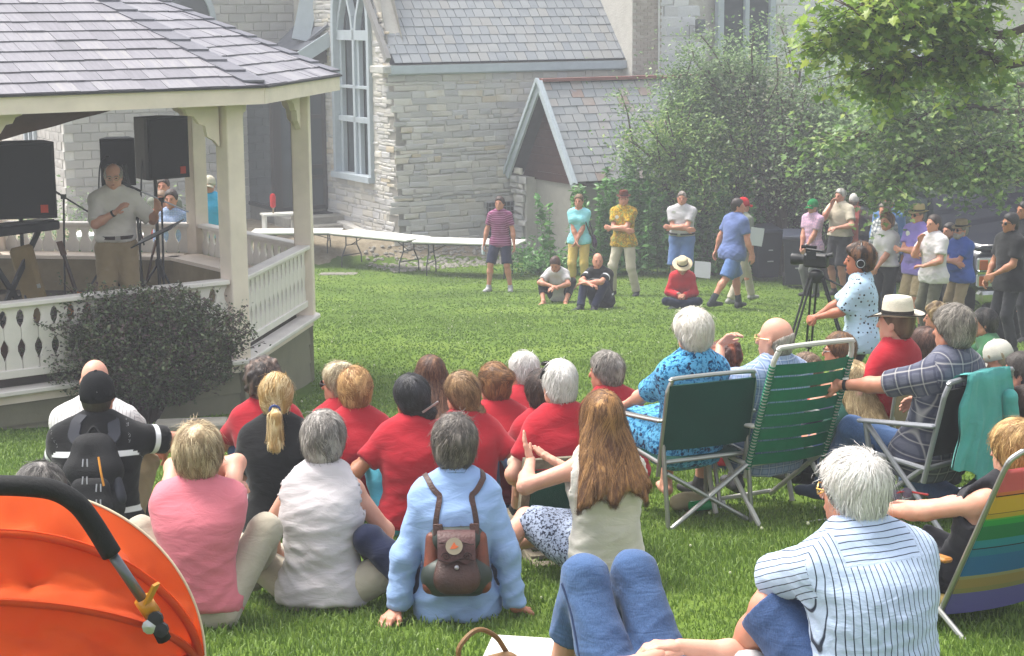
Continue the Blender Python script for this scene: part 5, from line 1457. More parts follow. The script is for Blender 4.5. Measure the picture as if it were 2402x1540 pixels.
def leads():
    for x0, y0, x1, y1, d, lab in ((242, 372, 236, 640, 20.4, 'thin black lead hanging from the smaller loudspeaker behind the speaking man'), (349, 350, 336, 640, 18.9, 'thin black lead looping down from the high loudspeaker')):
        a, b = at(x0, y0, d), at(x1, y1, d); b.z = ZF; m = at(x1-4, y0+55, d); o = empty('cable', b, 0, lab, 'cable'); B = MB(); B.tube([p-b for p in bez([a+Vector((.06, .05, .02)), a+Vector((0, .05, 0)), m, b+Vector((0, 0, .02)), b+Vector((.4, .1, .015))], 6)], .009, 6); B.build('lead', M_STL, o)
leads()
def tarp():
    A_, B_ = gv(-1, GR-.16), gv(0, GR-.16); d = (B_-A_).normalized(); o = empty('tarp', at(60, 280, 16.4), 0, 'brown tarp sagging under the bandstand eave at the left', 'tarp'); loc = Vector(o.location); V, F = [], []
    n = 24
    for i in range(n+1):
        t = i/n; p = A_+(B_-A_)*(.02+.66*t); w_ = .34*(1-t)**.9+.02
        for j in range(5): V.append(p-loc+Vector((0, 0, ZE+.06-w_*j/4))+Vector((d.y, -d.x, 0))*(.02*math.sin(i*.9+j)+.03*math.sin(j*.8)))
    for i in range(n):
        for j in range(4): F.append((i*5+j, i*5+j+1, i*5+j+6, i*5+j+5))
    k = len(V); nn = Vector((-d.y, d.x, 0))*.02; V += [v+nn for v in V]; F += [tuple(q+k for q in f)[::-1] for f in F]
    B = MB(); B.add(V, F); B.build('cloth', mat('tarp_brown', '4b3328', .85, var=.2, vs=5, bs=60, bst=.2), o, smooth=60)
tarp()
# ---------------------------------------------------------------- wardrobe
RED = cloth('red', 'a01d2a'); RED2 = cloth('red_bright', 'b3222c')
C_ = dict(
 pink=cloth('pink', 'c9717c'), white=cloth('white', 'b9b5b5'), ivory=cloth('ivory', 'cbc7bd'), black=cloth('black', '131315'), khaki=cloth('khaki', '9a8f78'),
 stone=cloth('stone', 'aca493'), tan=cloth('tan', '8d7c5f'), navy=cloth('navy', '1a2038'), dark=cloth('dark', '222227'), olive=cloth('olive', '4d4c3e'),
 blueox=cloth('blue_oxford', '8aa5cf'), jeans=cloth('jeans', '2c3d5e', 'denim', '4a6391'), jeans2=cloth('jeans_light', '2f4569', 'denim', '57749f'), bluesh=cloth('blue_shorts', '5670a0'),
 stripeb=cloth('blue_pinstripe', 'aebdd6', 'vstripe', '232a3c'), whites=cloth('white_pinstripe', 'c8c5c4', 'vstripe', '8d8a8c'),
 plaidblue=cloth('plaid_blue', '8fa0bf', 'plaid', '5a6d93', 'c5ccd8', .8), plaidgrey=cloth('plaid_grey', '5b5d6c', 'plaid', '34374a', 'a9a6a4', 1.3), plaidpink=cloth('plaid_pink', 'c8a2b4', 'plaid', '8c6a94', 'e0ccd4', .9),
 plaidbw=cloth('plaid_check', 'b8b8b8', 'plaid', '3a4048', '5a6878', 1.1), bluedress=cloth('blue_dress', '14608e', 'speckle', '5aa3cc', '0c2c50', 1.5), skirt=cloth('speckle_skirt', '1b2234', 'speckle', '97a3ba', None, .8),
 aqua=cloth('aqua', '86c6cf'), yellow=cloth('yellow_capri', 'c2a75e'), tropic=cloth('tropic', 'c29a2c', 'tropic', '8d6a1c', '7d8c4a'), greyt=cloth('grey_tee', 'b0adb0'), purplestripe=cloth('purple_stripe', '6d2c52', 'hstripe', '9a6a86', None, .9),
 walker=cloth('blue_tee', '5a6a98'), salmon=cloth('salmon', 'c86a64'), beige=cloth('beige', 'b7ad9a'), lilac=cloth('lilac', '8070b4'), royal=cloth('royal', '32509c'), denimsh=cloth('denim_shirt', '5576a4'),
 dots=cloth('dotted', 'a7bfd2', 'dots', '22232c', '8c8f94', .85), green=cloth('green_tee', '3c6a48'), plum=cloth('plum', '5c2348'), teal=cloth('teal', '4e9a96'), speaker=cloth('speaker_shirt', 'd0cac4'), polo=cloth('polo_bands', '131315', 'bands', 'd8d8da'),
 bluecap=cloth('blue_seated', '38509a'), greyp=cloth('grey_trousers', '5a5c56'), white2=cloth('white_linen', 'bdb8ba'), sky=cloth('sky_polo', '3aa3c8'), greygreen=cloth('grey_green_tee', '6f7468'), cyanp=cloth('cyan_trousers', '4f9fb8'))
def SH(m, **k): return dict(m=C_[m] if isinstance(m, str) else m, **k)
# ---------------------------------------------------------------- garden chairs
M_ALU = mat('aluminium', 'a2a39f', .35, .5, .75, var=.05); M_WTUBE = mat('white_enamel', 'b9b8b0', .4, .5, var=.05); M_GTUBE = mat('grey_enamel', '84868a', .4, .5, .3, var=.05)
def arm_chair(root, yaw, label, seat=.40, wd=.55, bh=.52, rec=16, tube=M_ALU, r_=.0125, fabric=None, style='canvas', legs='x', arms=True, seatlen=.44, armm=None, sag=.03):
    """folding garden chair, facing +Y; back at y = -.22"""
    o = empty('folding_chair', root, R(yaw), label, 'chair', 'folding chairs on the lawn'); w2 = wd/2; up = Vector((0, 0, 1))
    yb = -.20; t = math.tan(R(rec)); top = Vector((0, yb-t*bh, seat+bh)); bot = Vector((0, yb, seat-.02))
    bd = (top-bot).normalized()
    X = lambda s_: Vector((s_*w2, 0, 0))
    B = MB(); B.tube([X(-1)+bot-bd*.06]+bez([X(-1)+top-bd*.08, X(-.93)+top-bd*.02, X(-.8)+top, X(.8)+top, X(.93)+top-bd*.02, X(1)+top-bd*.08], 4)+[X(1)+bot-bd*.06], r_, 8); B.build('back_frame', tube, o)
    yf = yb+seatlen
    B = MB(); B.tube([X(-1)+Vector((0, yb, seat)), X(-1)+Vector((0, yf, seat+.03)), X(1)+Vector((0, yf, seat+.03)), X(1)+Vector((0, yb, seat)), X(-1)+Vector((0, yb, seat))], r_, 8); B.build('seat_frame', tube, o)
    if arms:
        for s_ in (-1, 1):
            a = X(s_*1.05)+bot+bd*.28; b = X(s_*1.05)+Vector((0, yf+.02, seat+.20))
            B = MB(); B.bar(a, b, .05, .022, bev=.008); B.build('armrest', armm or tube, o)
            B = MB(); B.tube([b-Vector((0, .05, 0)), X(s_*1.03)+Vector((0, yf-.10, seat*.5)), X(s_*1.03)+Vector((0, yf-.16, .0))], r_, 8); B.build('leg', tube, o)
    for s_ in (-1, 1):
        if legs == 'x':
            B = MB(); B.tube([X(s_*.97)+Vector((0, yb-.02, seat+.18)), X(s_*.97)+Vector((0, yb-.10, .0))], r_, 8); B.build('leg', tube, o)
            B = MB(); B.tube([X(s_*.94)+Vector((0, yb-.06, seat-.05)), X(-s_*.9)+Vector((0, yb-.08, .03))], r_, 8); B.build('cross_brace', tube, o)
            B = MB(); B.tube([X(s_)+Vector((0, yf, seat)), X(s_)+Vector((0, yf, .0))], r_, 8); B.build('leg', tube, o)
        else:
            B = MB(); B.tube([X(s_*1.04)+Vector((0, yf-.04, seat+.19)), X(s_*1.04)+Vector((0, yb-.18, .0))], r_, 8); B.build('leg', tube, o)
            B = MB(); B.tube([X(s_*1.0)+Vector((0, yb+.02, seat)), X(s_*1.0)+Vector((0, yf+.05, .0))], r_, 8); B.build('leg', tube, o)
    if legs != 'x':
        B = MB(); B.tube([X(-1.04)+Vector((0, yb-.18, .015)), X(1.04)+Vector((0, yb-.18, .015))], r_*.9, 8); B.build('foot_rail', tube, o)
        B = MB(); B.tube([X(-1)+Vector((0, yf+.05, .015)), X(1)+Vector((0, yf+.05, .015))], r_*.9, 8); B.build('foot_rail', tube, o)
    nn = X(1).normalized().cross(bd)
    if style == 'canvas':
        n = 8; V, F = [], []
        for j in range(7):
            for i in range(n+1):
                u = -1+2*i/n; v = j/6; c = X(u*.99)+bot+bd*(bh*1.0*(.20+.78*v))+nn*(-1)*0
                V.append(c-Vector((0, 1, 0))*sag*(1-u*u)*(1-.6*v)-Vector((0, .014, 0)))
        for j in range(6):
            for i in range(n): F.append((j*(n+1)+i, j*(n+1)+i+1, (j+1)*(n+1)+i+1, (j+1)*(n+1)+i))
        m = len(V); V += [v+Vector((0, .028, 0)) for v in V]; F = F+[tuple(q+m for q in f)[::-1] for f in F]
        ring = [i for i in range(n+1)]+[(j+1)*(n+1)-1 for j in range(1, 7)]+[6*(n+1)+i for i in range(n-1, -1, -1)]+[j*(n+1) for j in range(5, 0, -1)]
        F += [(ring[i], ring[(i+1) % len(ring)], ring[(i+1) % len(ring)]+m, ring[i]+m) for i in range(len(ring))]
        B = MB(); B.add(V, F); B.build('back_panel', fabric, o, smooth=50)
        B = MB(); B.box((0, (yb+yf)/2, seat-.0), (wd*.96, seatlen, .02), bev=.006); B.build('seat_panel', fabric, o)
    else:
        k = 8
        for j in range(k):
            v = (j+.5)/k; c = bot+bd*(bh*(.02+.93*v)); B = MB(); pts = []
            n = 8; V, F = [], []; hw = bh*.93/k*.42
            for i in range(n+1):
                u = -1+2*i/n; p = X(u)*1.03+c-Vector((0, 1, 0))*(.045*(1-u*u)); V += [p-bd*hw, p+bd*hw]
            F = [(2*i, 2*i+2, 2*i+3, 2*i+1) for i in range(n)]; m = len(V); V += [p+nn*-.004 if nn.y < 0 else p+Vector((0, .004, 0)) for p in V]
            F += [tuple(q+m for q in f)[::-1] for f in F]; B.add(V, F); B.build('web_strap', fabric, o)
        for s_ in (-1, 1):
            B = MB(); n_ = 34
            for i in range(n_):
                p = X(s_)+bot+bd*(bh*(.0+.95*i/n_)); B.tube([p, p+bd*(.008)], r_*1.45, 8)
            b = B.build('web_wrap', fabric, o)
        for j in range(6):
            y = yb+seatlen*(j+.5)/6; B = MB(); B.box((0, y, seat-.005), (wd*1.02, seatlen/6*.8, .006)); B.build('seat_strap', fabric, o)
    return o
M_DKGREEN = mat('green_canvas', '0f3f35', .85, .2, var=.12, vs=4, bs=220, bst=.3); M_WEB = mat('green_webbing', '0b6a4c', .5, .4, var=.10, vs=30); M_TANV = mat('tan_vinyl', '8b8060', .6, .3, var=.08)
def rainbow_mat():
    T = NT('rainbow_canvas'); z = T.n('SeparateXYZ', {0: T.attr('cl', 'Vector')}).outputs[1]
    r_ = T.n('ValToRGB', {0: z}); r_.color_ramp.interpolation = 'CONSTANT'; e = r_.color_ramp.elements
    st = [(0, '6a66a4'), (.14, '6a66a4'), (.145, '8d8a52'), (.18, 'a08c50'), (.25, '9f9a6a'), (.27, '2a6fa0'), (.41, '2a7f9a'), (.46, '1c2a30'), (.465, '2a8a9a'), (.52, '1f7a4a'), (.62, '2f9a4a'), (.66, '5aa848'), (.67, 'b8a030'), (.70, '1c2a20'), (.705, 'c8a838'), (.80, 'd0a830'), (.82, '2a2018'), (.825, 'c87a48'), (.85, 'c8656a'), (1, 'd07a86')]
    while len(e) < len(st): e.new(.5)
    for i, (p, h) in enumerate(st): e[i].position = p; e[i].color = srgb(h)+(1,)
    tr = T.n('BsdfTranslucent', {0: r_.outputs[0]}); T.set(Base_Color=r_.outputs[0], Roughness=.85, Normal=T.bump(T.noise(T.coord(), 300, 2), .3, .005))
    ms = T.n('MixShader', {0: .25, 1: T.b.outputs[0], 2: tr.outputs[0]}); T.t.links.new(ms.outputs[0], T.t.nodes['Material Output'].inputs[0]); return T.m
def worn(I, name, label, cat):
    o = empty(name, I['o'].location, I['o'].rotation_euler.z, label, cat); return o
def strap_path(I, pts, lift=.006, fld='shirtF'):
    F_ = I[fld]; P = np.array([list(p) for p in bez(pts, 6)])
    for _ in range(3):
        d = F_.sample(P)-lift; P = P-F_.normal(P)*np.clip(d, -.03, .03)[:, None]
    return P, F_.normal(P)
def strap(I, o, name, pts, wdt, m, th=.008, lift=.004, fld='shirtF'):
    P, N = strap_path(I, pts, lift, fld); B = MB(); V = []; F = []
    for i in range(len(P)):
        t = nrm(P[min(i+1, len(P)-1)]-P[max(i-1, 0)]); s_ = nrm(np.cross(t, N[i]))
        V += [P[i]-s_*wdt/2, P[i]+s_*wdt/2, P[i]+s_*wdt/2*.9+N[i]*th, P[i]-s_*wdt/2*.9+N[i]*th]
    for i in range(len(P)-1):
        for k in range(4): F.append((i*4+k, i*4+(k+1) % 4, i*4+4+(k+1) % 4, i*4+4+k))
    F += [(3, 2, 1, 0), tuple(len(V)-4+k for k in range(4))]
    B.add(V, F); return B.build(name, m, o, smooth=50)
# ---------------------------------------------------------------- the people
G_SIT = 'audience sitting on the lawn'; G_CH = 'audience sitting in garden chairs'; G_ST = 'people standing along the far side'
HUG = dict(L=(.06, .40, .43), R=(-.06, .42, .46)); HUGE = dict(L=(-1, .1, -.1), R=(1, .1, -.1)); HUGD = dict(L=(1, .1, -.1), R=(-1, .1, -.1))
LAP = dict(L=(-.10, .34, .22), R=(.10, .34, .22)); KNEE = dict(L=(-.15, .44, .40), R=(.15, .44, .40))
def XARM(k=1.): return dict(hands=dict(L=(.11, .235*k, 1.14*k), R=(-.12, .20*k, 1.12*k)), elb=dict(L=(-1, .2, -.7), R=(1, .2, -.7)), hdir=dict(L=(1, .0, .15), R=(-1, .05, -.05)), palm=dict(L=(0, -1, 0), R=(0, -1, 0)), curl=.35)
def sticker(x, z, r_=.04):
    def f(I):
        p = I['Ch']+I['Fs']*.3+I['Xs']*x+I['S2']*z; q = p.copy()
        for _ in range(60):
            if I['shirtF'].sample(q[None])[0] < .003: break
            q = q-I['Fs']*.006
        M = Matrix.Translation(Vector(q)) @ Vector(I['Fs']).to_track_quat('Z', 'Y').to_matrix().to_4x4()
        B = MB(); B.lathe([(.001, .004), (r_, .003), (r_, .008), (.001, .010)], 16, M=M); B.build('badge', mat('sticker_white', 'c8c8c4', .5), I['o'])
    return f
def belt(c='1c1714', z=.105, r_=.152, q=.82):
    def f(I):
        P, X, F, S = I['P'], I['X'], I['Fw'], I['S']; w = I['w']*I['k']; c0 = P+S*z*I['k']
        M = Matrix(((X[0], F[0], S[0], c0[0]), (X[1], F[1], S[1], c0[1]), (X[2], F[2], S[2], c0[2]), (0, 0, 0, 1)))
        B = MB(); B.lathe([(r_*w*.98, -.017), (r_*w, -.016), (r_*w, .016), (r_*w*.98, .017)], 24, M=M, sx=1., sy=q); b = B.build('belt', mat('belt_'+c, c, .5), I['o'], smooth=40)
        B = MB(); B.box(None, (.05, .012, .04), M=M @ Matrix.Translation((0, r_*w*q+.004, 0))); B.build('buckle', M_CHR, b)
    return f
def watch(side, c='1b1b1d', face_='c9c9c4'):
    def f(I):
        w_, e = I['J']['wr'+side], I['J']['el'+side]; d = nrm(e-w_); p = w_+d*.035
        B = MB(); M = Matrix.Translation(Vector(p)) @ Vector(d).to_track_quat('Z', 'Y').to_matrix().to_4x4()
        B.lathe([(.030, -.011), (.0335, -.010), (.0335, .010), (.030, .011)], 16, M=M); b = B.build('watch', mat('strap_'+c, c, .5), I['o'], smooth=40)
        B = MB(); n = M.to_3x3() @ Vector((0, 1, 0)); n = n if n.z > 0 else -n; B.lathe([(.001, .0), (.018, 0), (.018, .008), (.001, .01)], 12, M=Matrix.Translation(Vector(p)+n*.032) @ n.to_track_quat('Z', 'Y').to_matrix().to_4x4()); B.build('watch_face', mat('dial_'+face_, face_, .3), b)
    return f
def headband(c='141416', glasses=False):
    def f(I):
        hx = I['hx']; B = MB(); B.tube([hx(.094*math.cos(t), .02-.02*math.sin(t), .035+.09*math.sin(t)) for t in [math.pi*i/12 for i in range(13)]], .008, 6); B.build('sunglasses' if glasses else 'headband', mat('band_'+c, c, .35), I['o'])
        if glasses:
            B = MB()
            for s_ in (-1, 1): B.lathe([(.001, 0), (.028, .002), (.026, .010), (.001, .012)], 12, M=hm4(I, s_*.035, .075, .098, -40), sy=.75)
            B.build('lens', mat('dark_lens', '0a0a0c', .1), I['o'])
    return f
def hairclip(at_=(0, -.15, -.02)):
    def f(I):
        B = MB(); B.bar(I['hx'](at_[0]-.05, at_[1], at_[2]-.02), I['hx'](at_[0]+.045, at_[1]-.01, at_[2]+.03), .012, .008); B.build('hair_clip', M_CHR, I['o'])
    return f
def hairtie(at_=(0, -.145, .0), c='3a4a7a'):
    def f(I):
        B = MB(); p = [I['hx'](at_[0]+.026*math.cos(t), at_[1]-.02, at_[2]-.015+.026*math.sin(t)) for t in [i*math.pi/6 for i in range(13)]]; B.tube(p, .008, 6); B.build('hair_tie', mat('tie_'+c, c, .8), I['o'])
    return f
SHORTW = lambda c, c2=None, **k: dict(dict(type='short', c=c, c2=c2, t=.024, low=-.115, n=1100, sl=.06, lift=.004), **k)
SHORTM = lambda c, c2=None, **k: dict(dict(type='short', c=c, c2=c2, t=.010, low=-.09, n=600, sl=.04, lift=.003), **k)

# ---- front row on the grass
def cap_mark(I):
    M = hm4(I, 0, -.012, .022, 4); B = MB()
    for i, (x, h) in enumerate(((-.013, .010), (0, .017), (.013, .024))): B.bar(M @ Vector((x-.004, -.1075, -.004)), M @ Vector((x+.003, -.1065, -.004+h)), .007, .003, up=(0, 1, 0))
    B.build('cap_emblem', mat('emblem_white', 'd0d0d0', .6), I['o'])
I = person((225, 868), 'person in black cap and black white banded polo wearing a black backpack', yaw=4, H=1.84, w=1.08, lean=8, shirt=SH('polo', sl='short', collar=1, cm=C_['black'], hem=.10), pants=SH('tan', len=.5, top=.1), hair=SHORTM('2a221c', low=-.10), hat=dict(type='cap', c='16171a', h=.14), hands=dict(L=(-.14, .46, .42), R=(.30, .42, .44)), elb=dict(L=(-.6, -.3, -.6), R=(1, .1, .0)), extra=[cap_mark], group=G_SIT, tone=0, seed=2)
def backpack(I):
    o = worn(I, 'backpack', 'black backpack with orange cord on the man in black cap', 'backpack'); S, F, X = I['S2'], I['Fs'], I['Xs']
    bm = mat('pack_black', '121215', .75, .3, var=.2, vs=12, bs=150, bst=.3); gm = mat('pack_grey', '2b2d36', .7, var=.2)
    c = I['P']*.55+I['Nb']*.45-F*.20
    g = [cone(c-S*.14-X*.07, c-S*.14+X*.07, .10, .10, F, .85), cone(c+S*.04-X*.06, c+S*.04+X*.06, .10, .10, F, .8), cone(c+S*.16-X*.03, c+S*.16+X*.03, .085, .085, F, .8)]
    v, q = field(g, .010, .05).nets(); v = v+vnormals(v, q)*folds(v, I['rs'], .006, (20, 20, 20), 4)[:, None]; mkobj('pack_body', v, q, bm, o)
    v, q = field([cone(c-S*.15-F*.075-X*.06, c-S*.15-F*.075+X*.06, .065, .065, F, .6), cone(c-S*.05-F*.075-X*.05, c-S*.05-F*.075+X*.05, .05, .05, F, .6)], .010, .04).nets(); mkobj('front_pocket', v, q, bm, o)
    for s_ in (-1, 1):
        v, q = field([cone(c-S*.10+X*s_*.145-F*.02, c-S*.02+X*s_*.13-F*.02, .045, .035, X, .7)], .008).nets(); mkobj('side_pocket', v, q, gm, o)
        a = I['Nb']+X*s_*.09; strap(I, o, 'shoulder_strap', [Vector(a+F*.10-S*.08), Vector(a+F*.04+S*.01), Vector(a-F*.06), Vector(a*.75+c*.25-F*.03+X*s_*.03), Vector(c+S*.16+X*s_*.05+F*.02)], .065, gm)
        B = MB(); B.box(None, (.04, .008, .04), M=basis(Vector(a-F*.105-S*.055), Vector(X), Vector(F), Vector(S))); B.build('strap_patch', mat('patch_grey', '6b6d72', .7), o)
        B = MB(); B.tube([c+X*s_*.13-S*.16, c+X*s_*.17-S*.20-F*.02, c+X*s_*.165-S*.32+F*.03], .009, 6); B.build('loose_strap', bm, o)
    B = MB(); B.tube(bez([c-F*.115+X*.045+S*.10, c-F*.125+X*.06+S*.02, c-F*.12+X*.075-S*.05], 5), .006, 6); B.build('cord', mat('cord_orange', 'c9852a', .6), o)
    for i, (x, z) in enumerate(((-.02, .07), (-.02, -.02), (.05, -.06), (.05, -.14))):
        B = MB()
        for k in (-1, 1): B.tube([c-F*.128+X*(x+k*.010)+S*(z+.02), c-F*.132+X*(x+k*.012)+S*(z-.02)], .004, 6)
        B.build('zip_pull', mat('zip_grey', '8d8f94', .5), o)
    B = MB(); B.tube(bez([c+S*.24+X*.03, c+S*.275, c+S*.24-X*.03], 5), .009, 6); B.build('grab_loop', bm, o)
backpack(I)
person((222, 842), 'bald person in white pinstriped shirt sitting ahead of the black cap', yaw=2, H=1.80, w=1.1, hair=dict(type='bald', c='8f8a84', top=-.01, t=.006, plain=1), shirt=SH('whites', sl='half', collar=1), pants=SH('khaki'), hands=HUG, elb=HUGE, hdir=HUGD, group=G_SIT, tone=1, hp=-8)
person((96, 1084), 'person with dark greying hair mostly hidden behind the orange stroller', yaw=-8, H=1.62, fem=True, hair=SHORTW('3a3634', '8a8580', t=.022, crown=(.02, -.05, .12)), shirt=SH('navy'), pants=SH('jeans'), group=G_SIT, hp=-15, lean=22)
person((462, 992), 'person in pink tee with sandy grey hair hugging raised knees', yaw=2, H=1.64, w=1.02, fem=True, hair=SHORTW('85704f', 'c9b692', t=.033, part=.35, low=-.125, lump=.008), shirt=SH('pink', sl='cap', hem=.035, neck=.07), pants=SH('stone', wide=1.12), hands=dict(L=(.08, .30, .57), R=(-.08, .32, .60)), elb=dict(L=(-1, .1, .25), R=(1, .1, .25)), hdir=HUGD, feet=dict(L=(-.2, .50, .085), R=(.2, .5, .085)), kp=dict(L=(-.55, .3, 1), R=(.55, .3, 1)), group=G_SIT, tone=1, shoe='8a8578')
person((757, 965), 'person in sleeveless white blouse with cropped grey hair', yaw=-3, H=1.68, w=1.02, fem=True, hair=SHORTW('6b6661', 'b4ada6', t=.026, low=-.125, crown=(-.02, -.03, .12)), shirt=SH('white2', sl='none', collar=1, hem=.085, folds=.008, loose=1), pants=SH('stone', wide=1.1), hands=dict(L=(-.24, .30, .12), R=(.22, .34, .14)), elb=dict(L=(-1, -.4, -.2), R=(1, -.4, -.2)), feet=dict(L=(-.1, .42, .07), R=(.34, .36, .07)), kp=dict(L=(-1, .3, .4), R=(1, .3, .35)), pose='cross', group=G_SIT, tone=1, shoe='a8a294')
I = person((1066, 972), 'person in light blue oxford shirt wearing a brown leather backpack', yaw=2, H=1.70, w=.93, fem=True, lean=6, hair=SHORTW('4a443f', '8a8178', t=.026, low=-.115, part=-.4, curl=.25), shirt=SH('blueox', sl='long', collar=1, hem=.10, folds=.008, off=.013), pants=SH('navy'), hands=dict(L=(-.27, -.06, .05), R=(.26, -.06, .05)), elb=dict(L=(-1, -.2, .1), R=(1, -.2, .1)), hdir=dict(L=(-.5, -.7, -.3), R=(.5, .7, -.3)), palm=dict(L=(0, 0, -1), R=(0, 0, -1)), feet=dict(L=(-.36, .52, .09), R=(.1, .62, .09)), kp=dict(L=(-.7, .3, .6), R=(.3, .3, 1)), group=G_SIT, shoe='2c2c34')
def leather_pack(I):
    o = worn(I, 'leather_backpack', 'brown leather backpack with scrollwork flap and round blue badge', 'backpack'); S, F, X = I['S2'], I['Fs'], I['Xs']; X = np.array([.84, 0, 0]); S = S*.76
    lm = mat('leather_brown', '40251d', .5, .45, var=.35, vs=9, bs=90, bst=.3); rm = mat('leather_russet', '6a3420', .5, .45, var=.3, vs=12, bs=90, bst=.25); gm = mat('leather_green', '26302a', .5, .4, var=.2)
    c = I['P']*.66+I['Nb']*.34-F*.165-X*0
    v, q = field([cone(c-S*.12-X*.085, c-S*.12+X*.085, .085, .085, F, .9), cone(c+S*.09-X*.075, c+S*.09+X*.075, .065, .065, F, .8)], .009, .04).nets(); v = v+vnormals(v, q)*folds(v, I['rs'], .004, (18, 18, 18), 4)[:, None]; mkobj('pack_body', v, q, gm, o)
    v, q = field([cone(c-S*.14-F*.07-X*.045, c-S*.14-F*.07+X*.045, .065, .065, F, .55), cone(c-S*.05-F*.06-X*.04, c-S*.05-F*.06+X*.04, .05, .05, F, .5)], .008, .03).nets(); mkobj('front_pouch', v, q, lm, o)
    for s_ in (-1, 1):
        v, q = field([cone(c+X*s_*.135-S*.17-F*.01, c+X*s_*.125+S*.10-F*.01, .038, .030, F, .9)], .008).nets(); mkobj('side_panel', v, q, rm, o)
        a = I['Nb']+I['Xs']*s_*.105; strap(I, o, 'shoulder_strap', [Vector(a+I['Fs']*.11-S*.10), Vector(a+I['Fs']*.04+S*.0), Vector(a-I['Fs']*.07-S*.02), Vector(a*.6+c*.4+S*.05), Vector(c+X*s_*.085+S*.16+F*.03)], .026, lm, .007, .005)
        B = MB(); B.box(None, (.05, .014, .07), M=basis(Vector(c+X*s_*.095+S*.145-F*.035), Vector(X), Vector(F), Vector(S)), bev=.005); B.build('strap_tab', lm, o)
    # flap hangs over the front
    V, Fc = [], []; n = 8
    for j in range(7):
        for i in range(n+1):
            u = -1+2*i/n; t = j/6; z = .155-.20*t; yb = -.070-.030*min(1, t*2.2)-.006*(1-u*u)
            V.append(c+X*u*.098+S*(z+(.012*math.cos(u*3.14*2) if j == 6 else 0))+F*(yb+.055*(t < .05)))
    for j in range(6):
        for i in range(n): Fc.append((j*(n+1)+i, j*(n+1)+i+1, (j+1)*(n+1)+i+1, (j+1)*(n+1)+i))
    m = len(V); V += [p+F*.010 for p in V]; Fc = [f[::-1] for f in Fc]+[tuple(x+m for x in f) for f in Fc]
    B = MB(); B.add(V, Fc); fl = B.build('flap', mat('leather_plum', '4a2a28', .5, .45, var=.3, vs=14, bs=80, bst=.3), o, smooth=60)
    def dec(pts, r_, col, nm): B = MB(); B.tube(pts, r_, 6); B.build(nm, mat('tooled_'+col, col, .6), fl)
    y = -.112
    dec([c+X*x+S*(-.035+.010*math.sin(x*40))+F*y for x in np.linspace(-.092, .092, 24)], .003, '2a1613', 'tooled_line')
    dec([c+X*x+S*(.06+.006*math.sin(x*60))+F*(y+.004) for x in np.linspace(-.09, .09, 24)], .003, '2a1613', 'tooled_line')
    for s_ in (-1, 1): dec([c+X*(s_*.055+s_*.024*(1-t/14)*math.cos(t*.8))+S*(-.012+.024*(1-t/14)*math.sin(t*.8))+F*y for t in range(14)], .003, '2a1613', 'scroll')
    M = Matrix.Translation(Vector(c+F*(y-.002)-X*.012+S*.045)) @ Vector(-F).to_track_quat('Z', 'Y').to_matrix().to_4x4()
    B = MB(); B.lathe([(.001, .0), (.037, 0), (.037, .006), (.001, .009)], 24, M=M); bd = B.build('round_badge', mat('badge_blue', '3f7fa8', .35, var=.4, vs=40), fl, smooth=40)
    B = MB(); B.lathe([(.034, .006), (.037, .007), (.037, .010), (.034, .010)], 24, M=M); B.build('badge_rim', mat('badge_sand', '9a8f7c', .5), bd)
    B = MB(); B.prism([(-.018, -.012), (.0, .018), (.008, .004), (.02, -.002), (.004, -.012)], .008, .012, M); B.build('badge_motif', mat('badge_orange', 'c8643a', .5), bd)
    B = MB(); B.lathe([(.001, 0), (.011, .0), (.009, .008), (.001, .01)], 12, M=Matrix.Translation(Vector(c-F*.105-S*.075)) @ Vector(-F).to_track_quat('Z', 'Y').to_matrix().to_4x4()); B.build('snap', M_CHR, o)
    B = MB(); B.tube(bez([c+S*.16+X*.03-F*.02, c+S*.20-F*.02, c+S*.16-X*.03-F*.02], 5), .007, 6); B.build('grab_loop', lm, o)
leather_pack(I)
person((1413, 918), 'person in ivory tank top with long light brown hair clapping', yaw=12, H=1.66, w=.96, fem=True, lean=4, hy=10, hair=dict(type='long', c='5d3c22', c2='b08350', len=.36, t=.022, wd=.094, n=1700, flare=.7, low=-.14), shirt=SH('ivory', sl='none', hem=.07, neck=.075, folds=.006), pants=SH('skirt', skirt=.95, name='skirt'), pose='cross', pz=.14, feet=dict(L=(-.62, .12, .07), R=(-.45, .45, .07)), kp=dict(L=(-.6, 1, .5), R=(.2, 1, .5)), hands=dict(L=(-.30, .30, .56), R=(-.16, .32, .53)), elb=dict(L=(-1, -.4, -.5), R=(.6, -.2, -.9)), hdir=dict(L=(-.25, .35, .9), R=(-.75, .35, .45)), palm=dict(L=(1, -.3, .1), R=(-.5, .2, .8)), curl=.15, bare=True, group=G_SIT, tone=1)
# ---- the red shirts
def red(px, label, hair, yaw=12, H=1.66, fem=True, sl='short', **k):
    k.setdefault('pants', SH('jeans')); k.setdefault('w', .93)
    return person(px, label, yaw=yaw, H=H, fem=fem, hair=hair, shirt=dict(m=k.pop('m', RED), sl=sl, hem=.06, neck=.072), group=G_SIT, **k)
red((617, 842), 'person in red tee with dark curly hair beside the bandstand corner', dict(type='curly', c='2a201c', c2='6a564a', t=.034, n=900, sl=.05, low=-.15), yaw=10, w=1.08, hands=KNEE)
person((646, 877), 'person in black tee with blonde ponytail', yaw=8, H=1.68, fem=True, hy=-4, hair=dict(type='pony', c='a9854c', c2='e6d2a6', len=.34, t=.017, at=(.0, -.115, -.03), n=1300, sl=.08), shirt=SH('black', sl='short', hem=.09), pants=SH('whites'), hands=LAP, extra=[hairtie((0, -.13, -.03))], group=G_SIT, tone=1)
red((797, 849), 'person in red tee with cropped ash blonde hair and sunglasses in profile', SHORTW('8a7a5c', 'd0c4a4', t=.020, low=-.10), yaw=14, hy=48, glasses='111111', hands=KNEE, H=1.64)
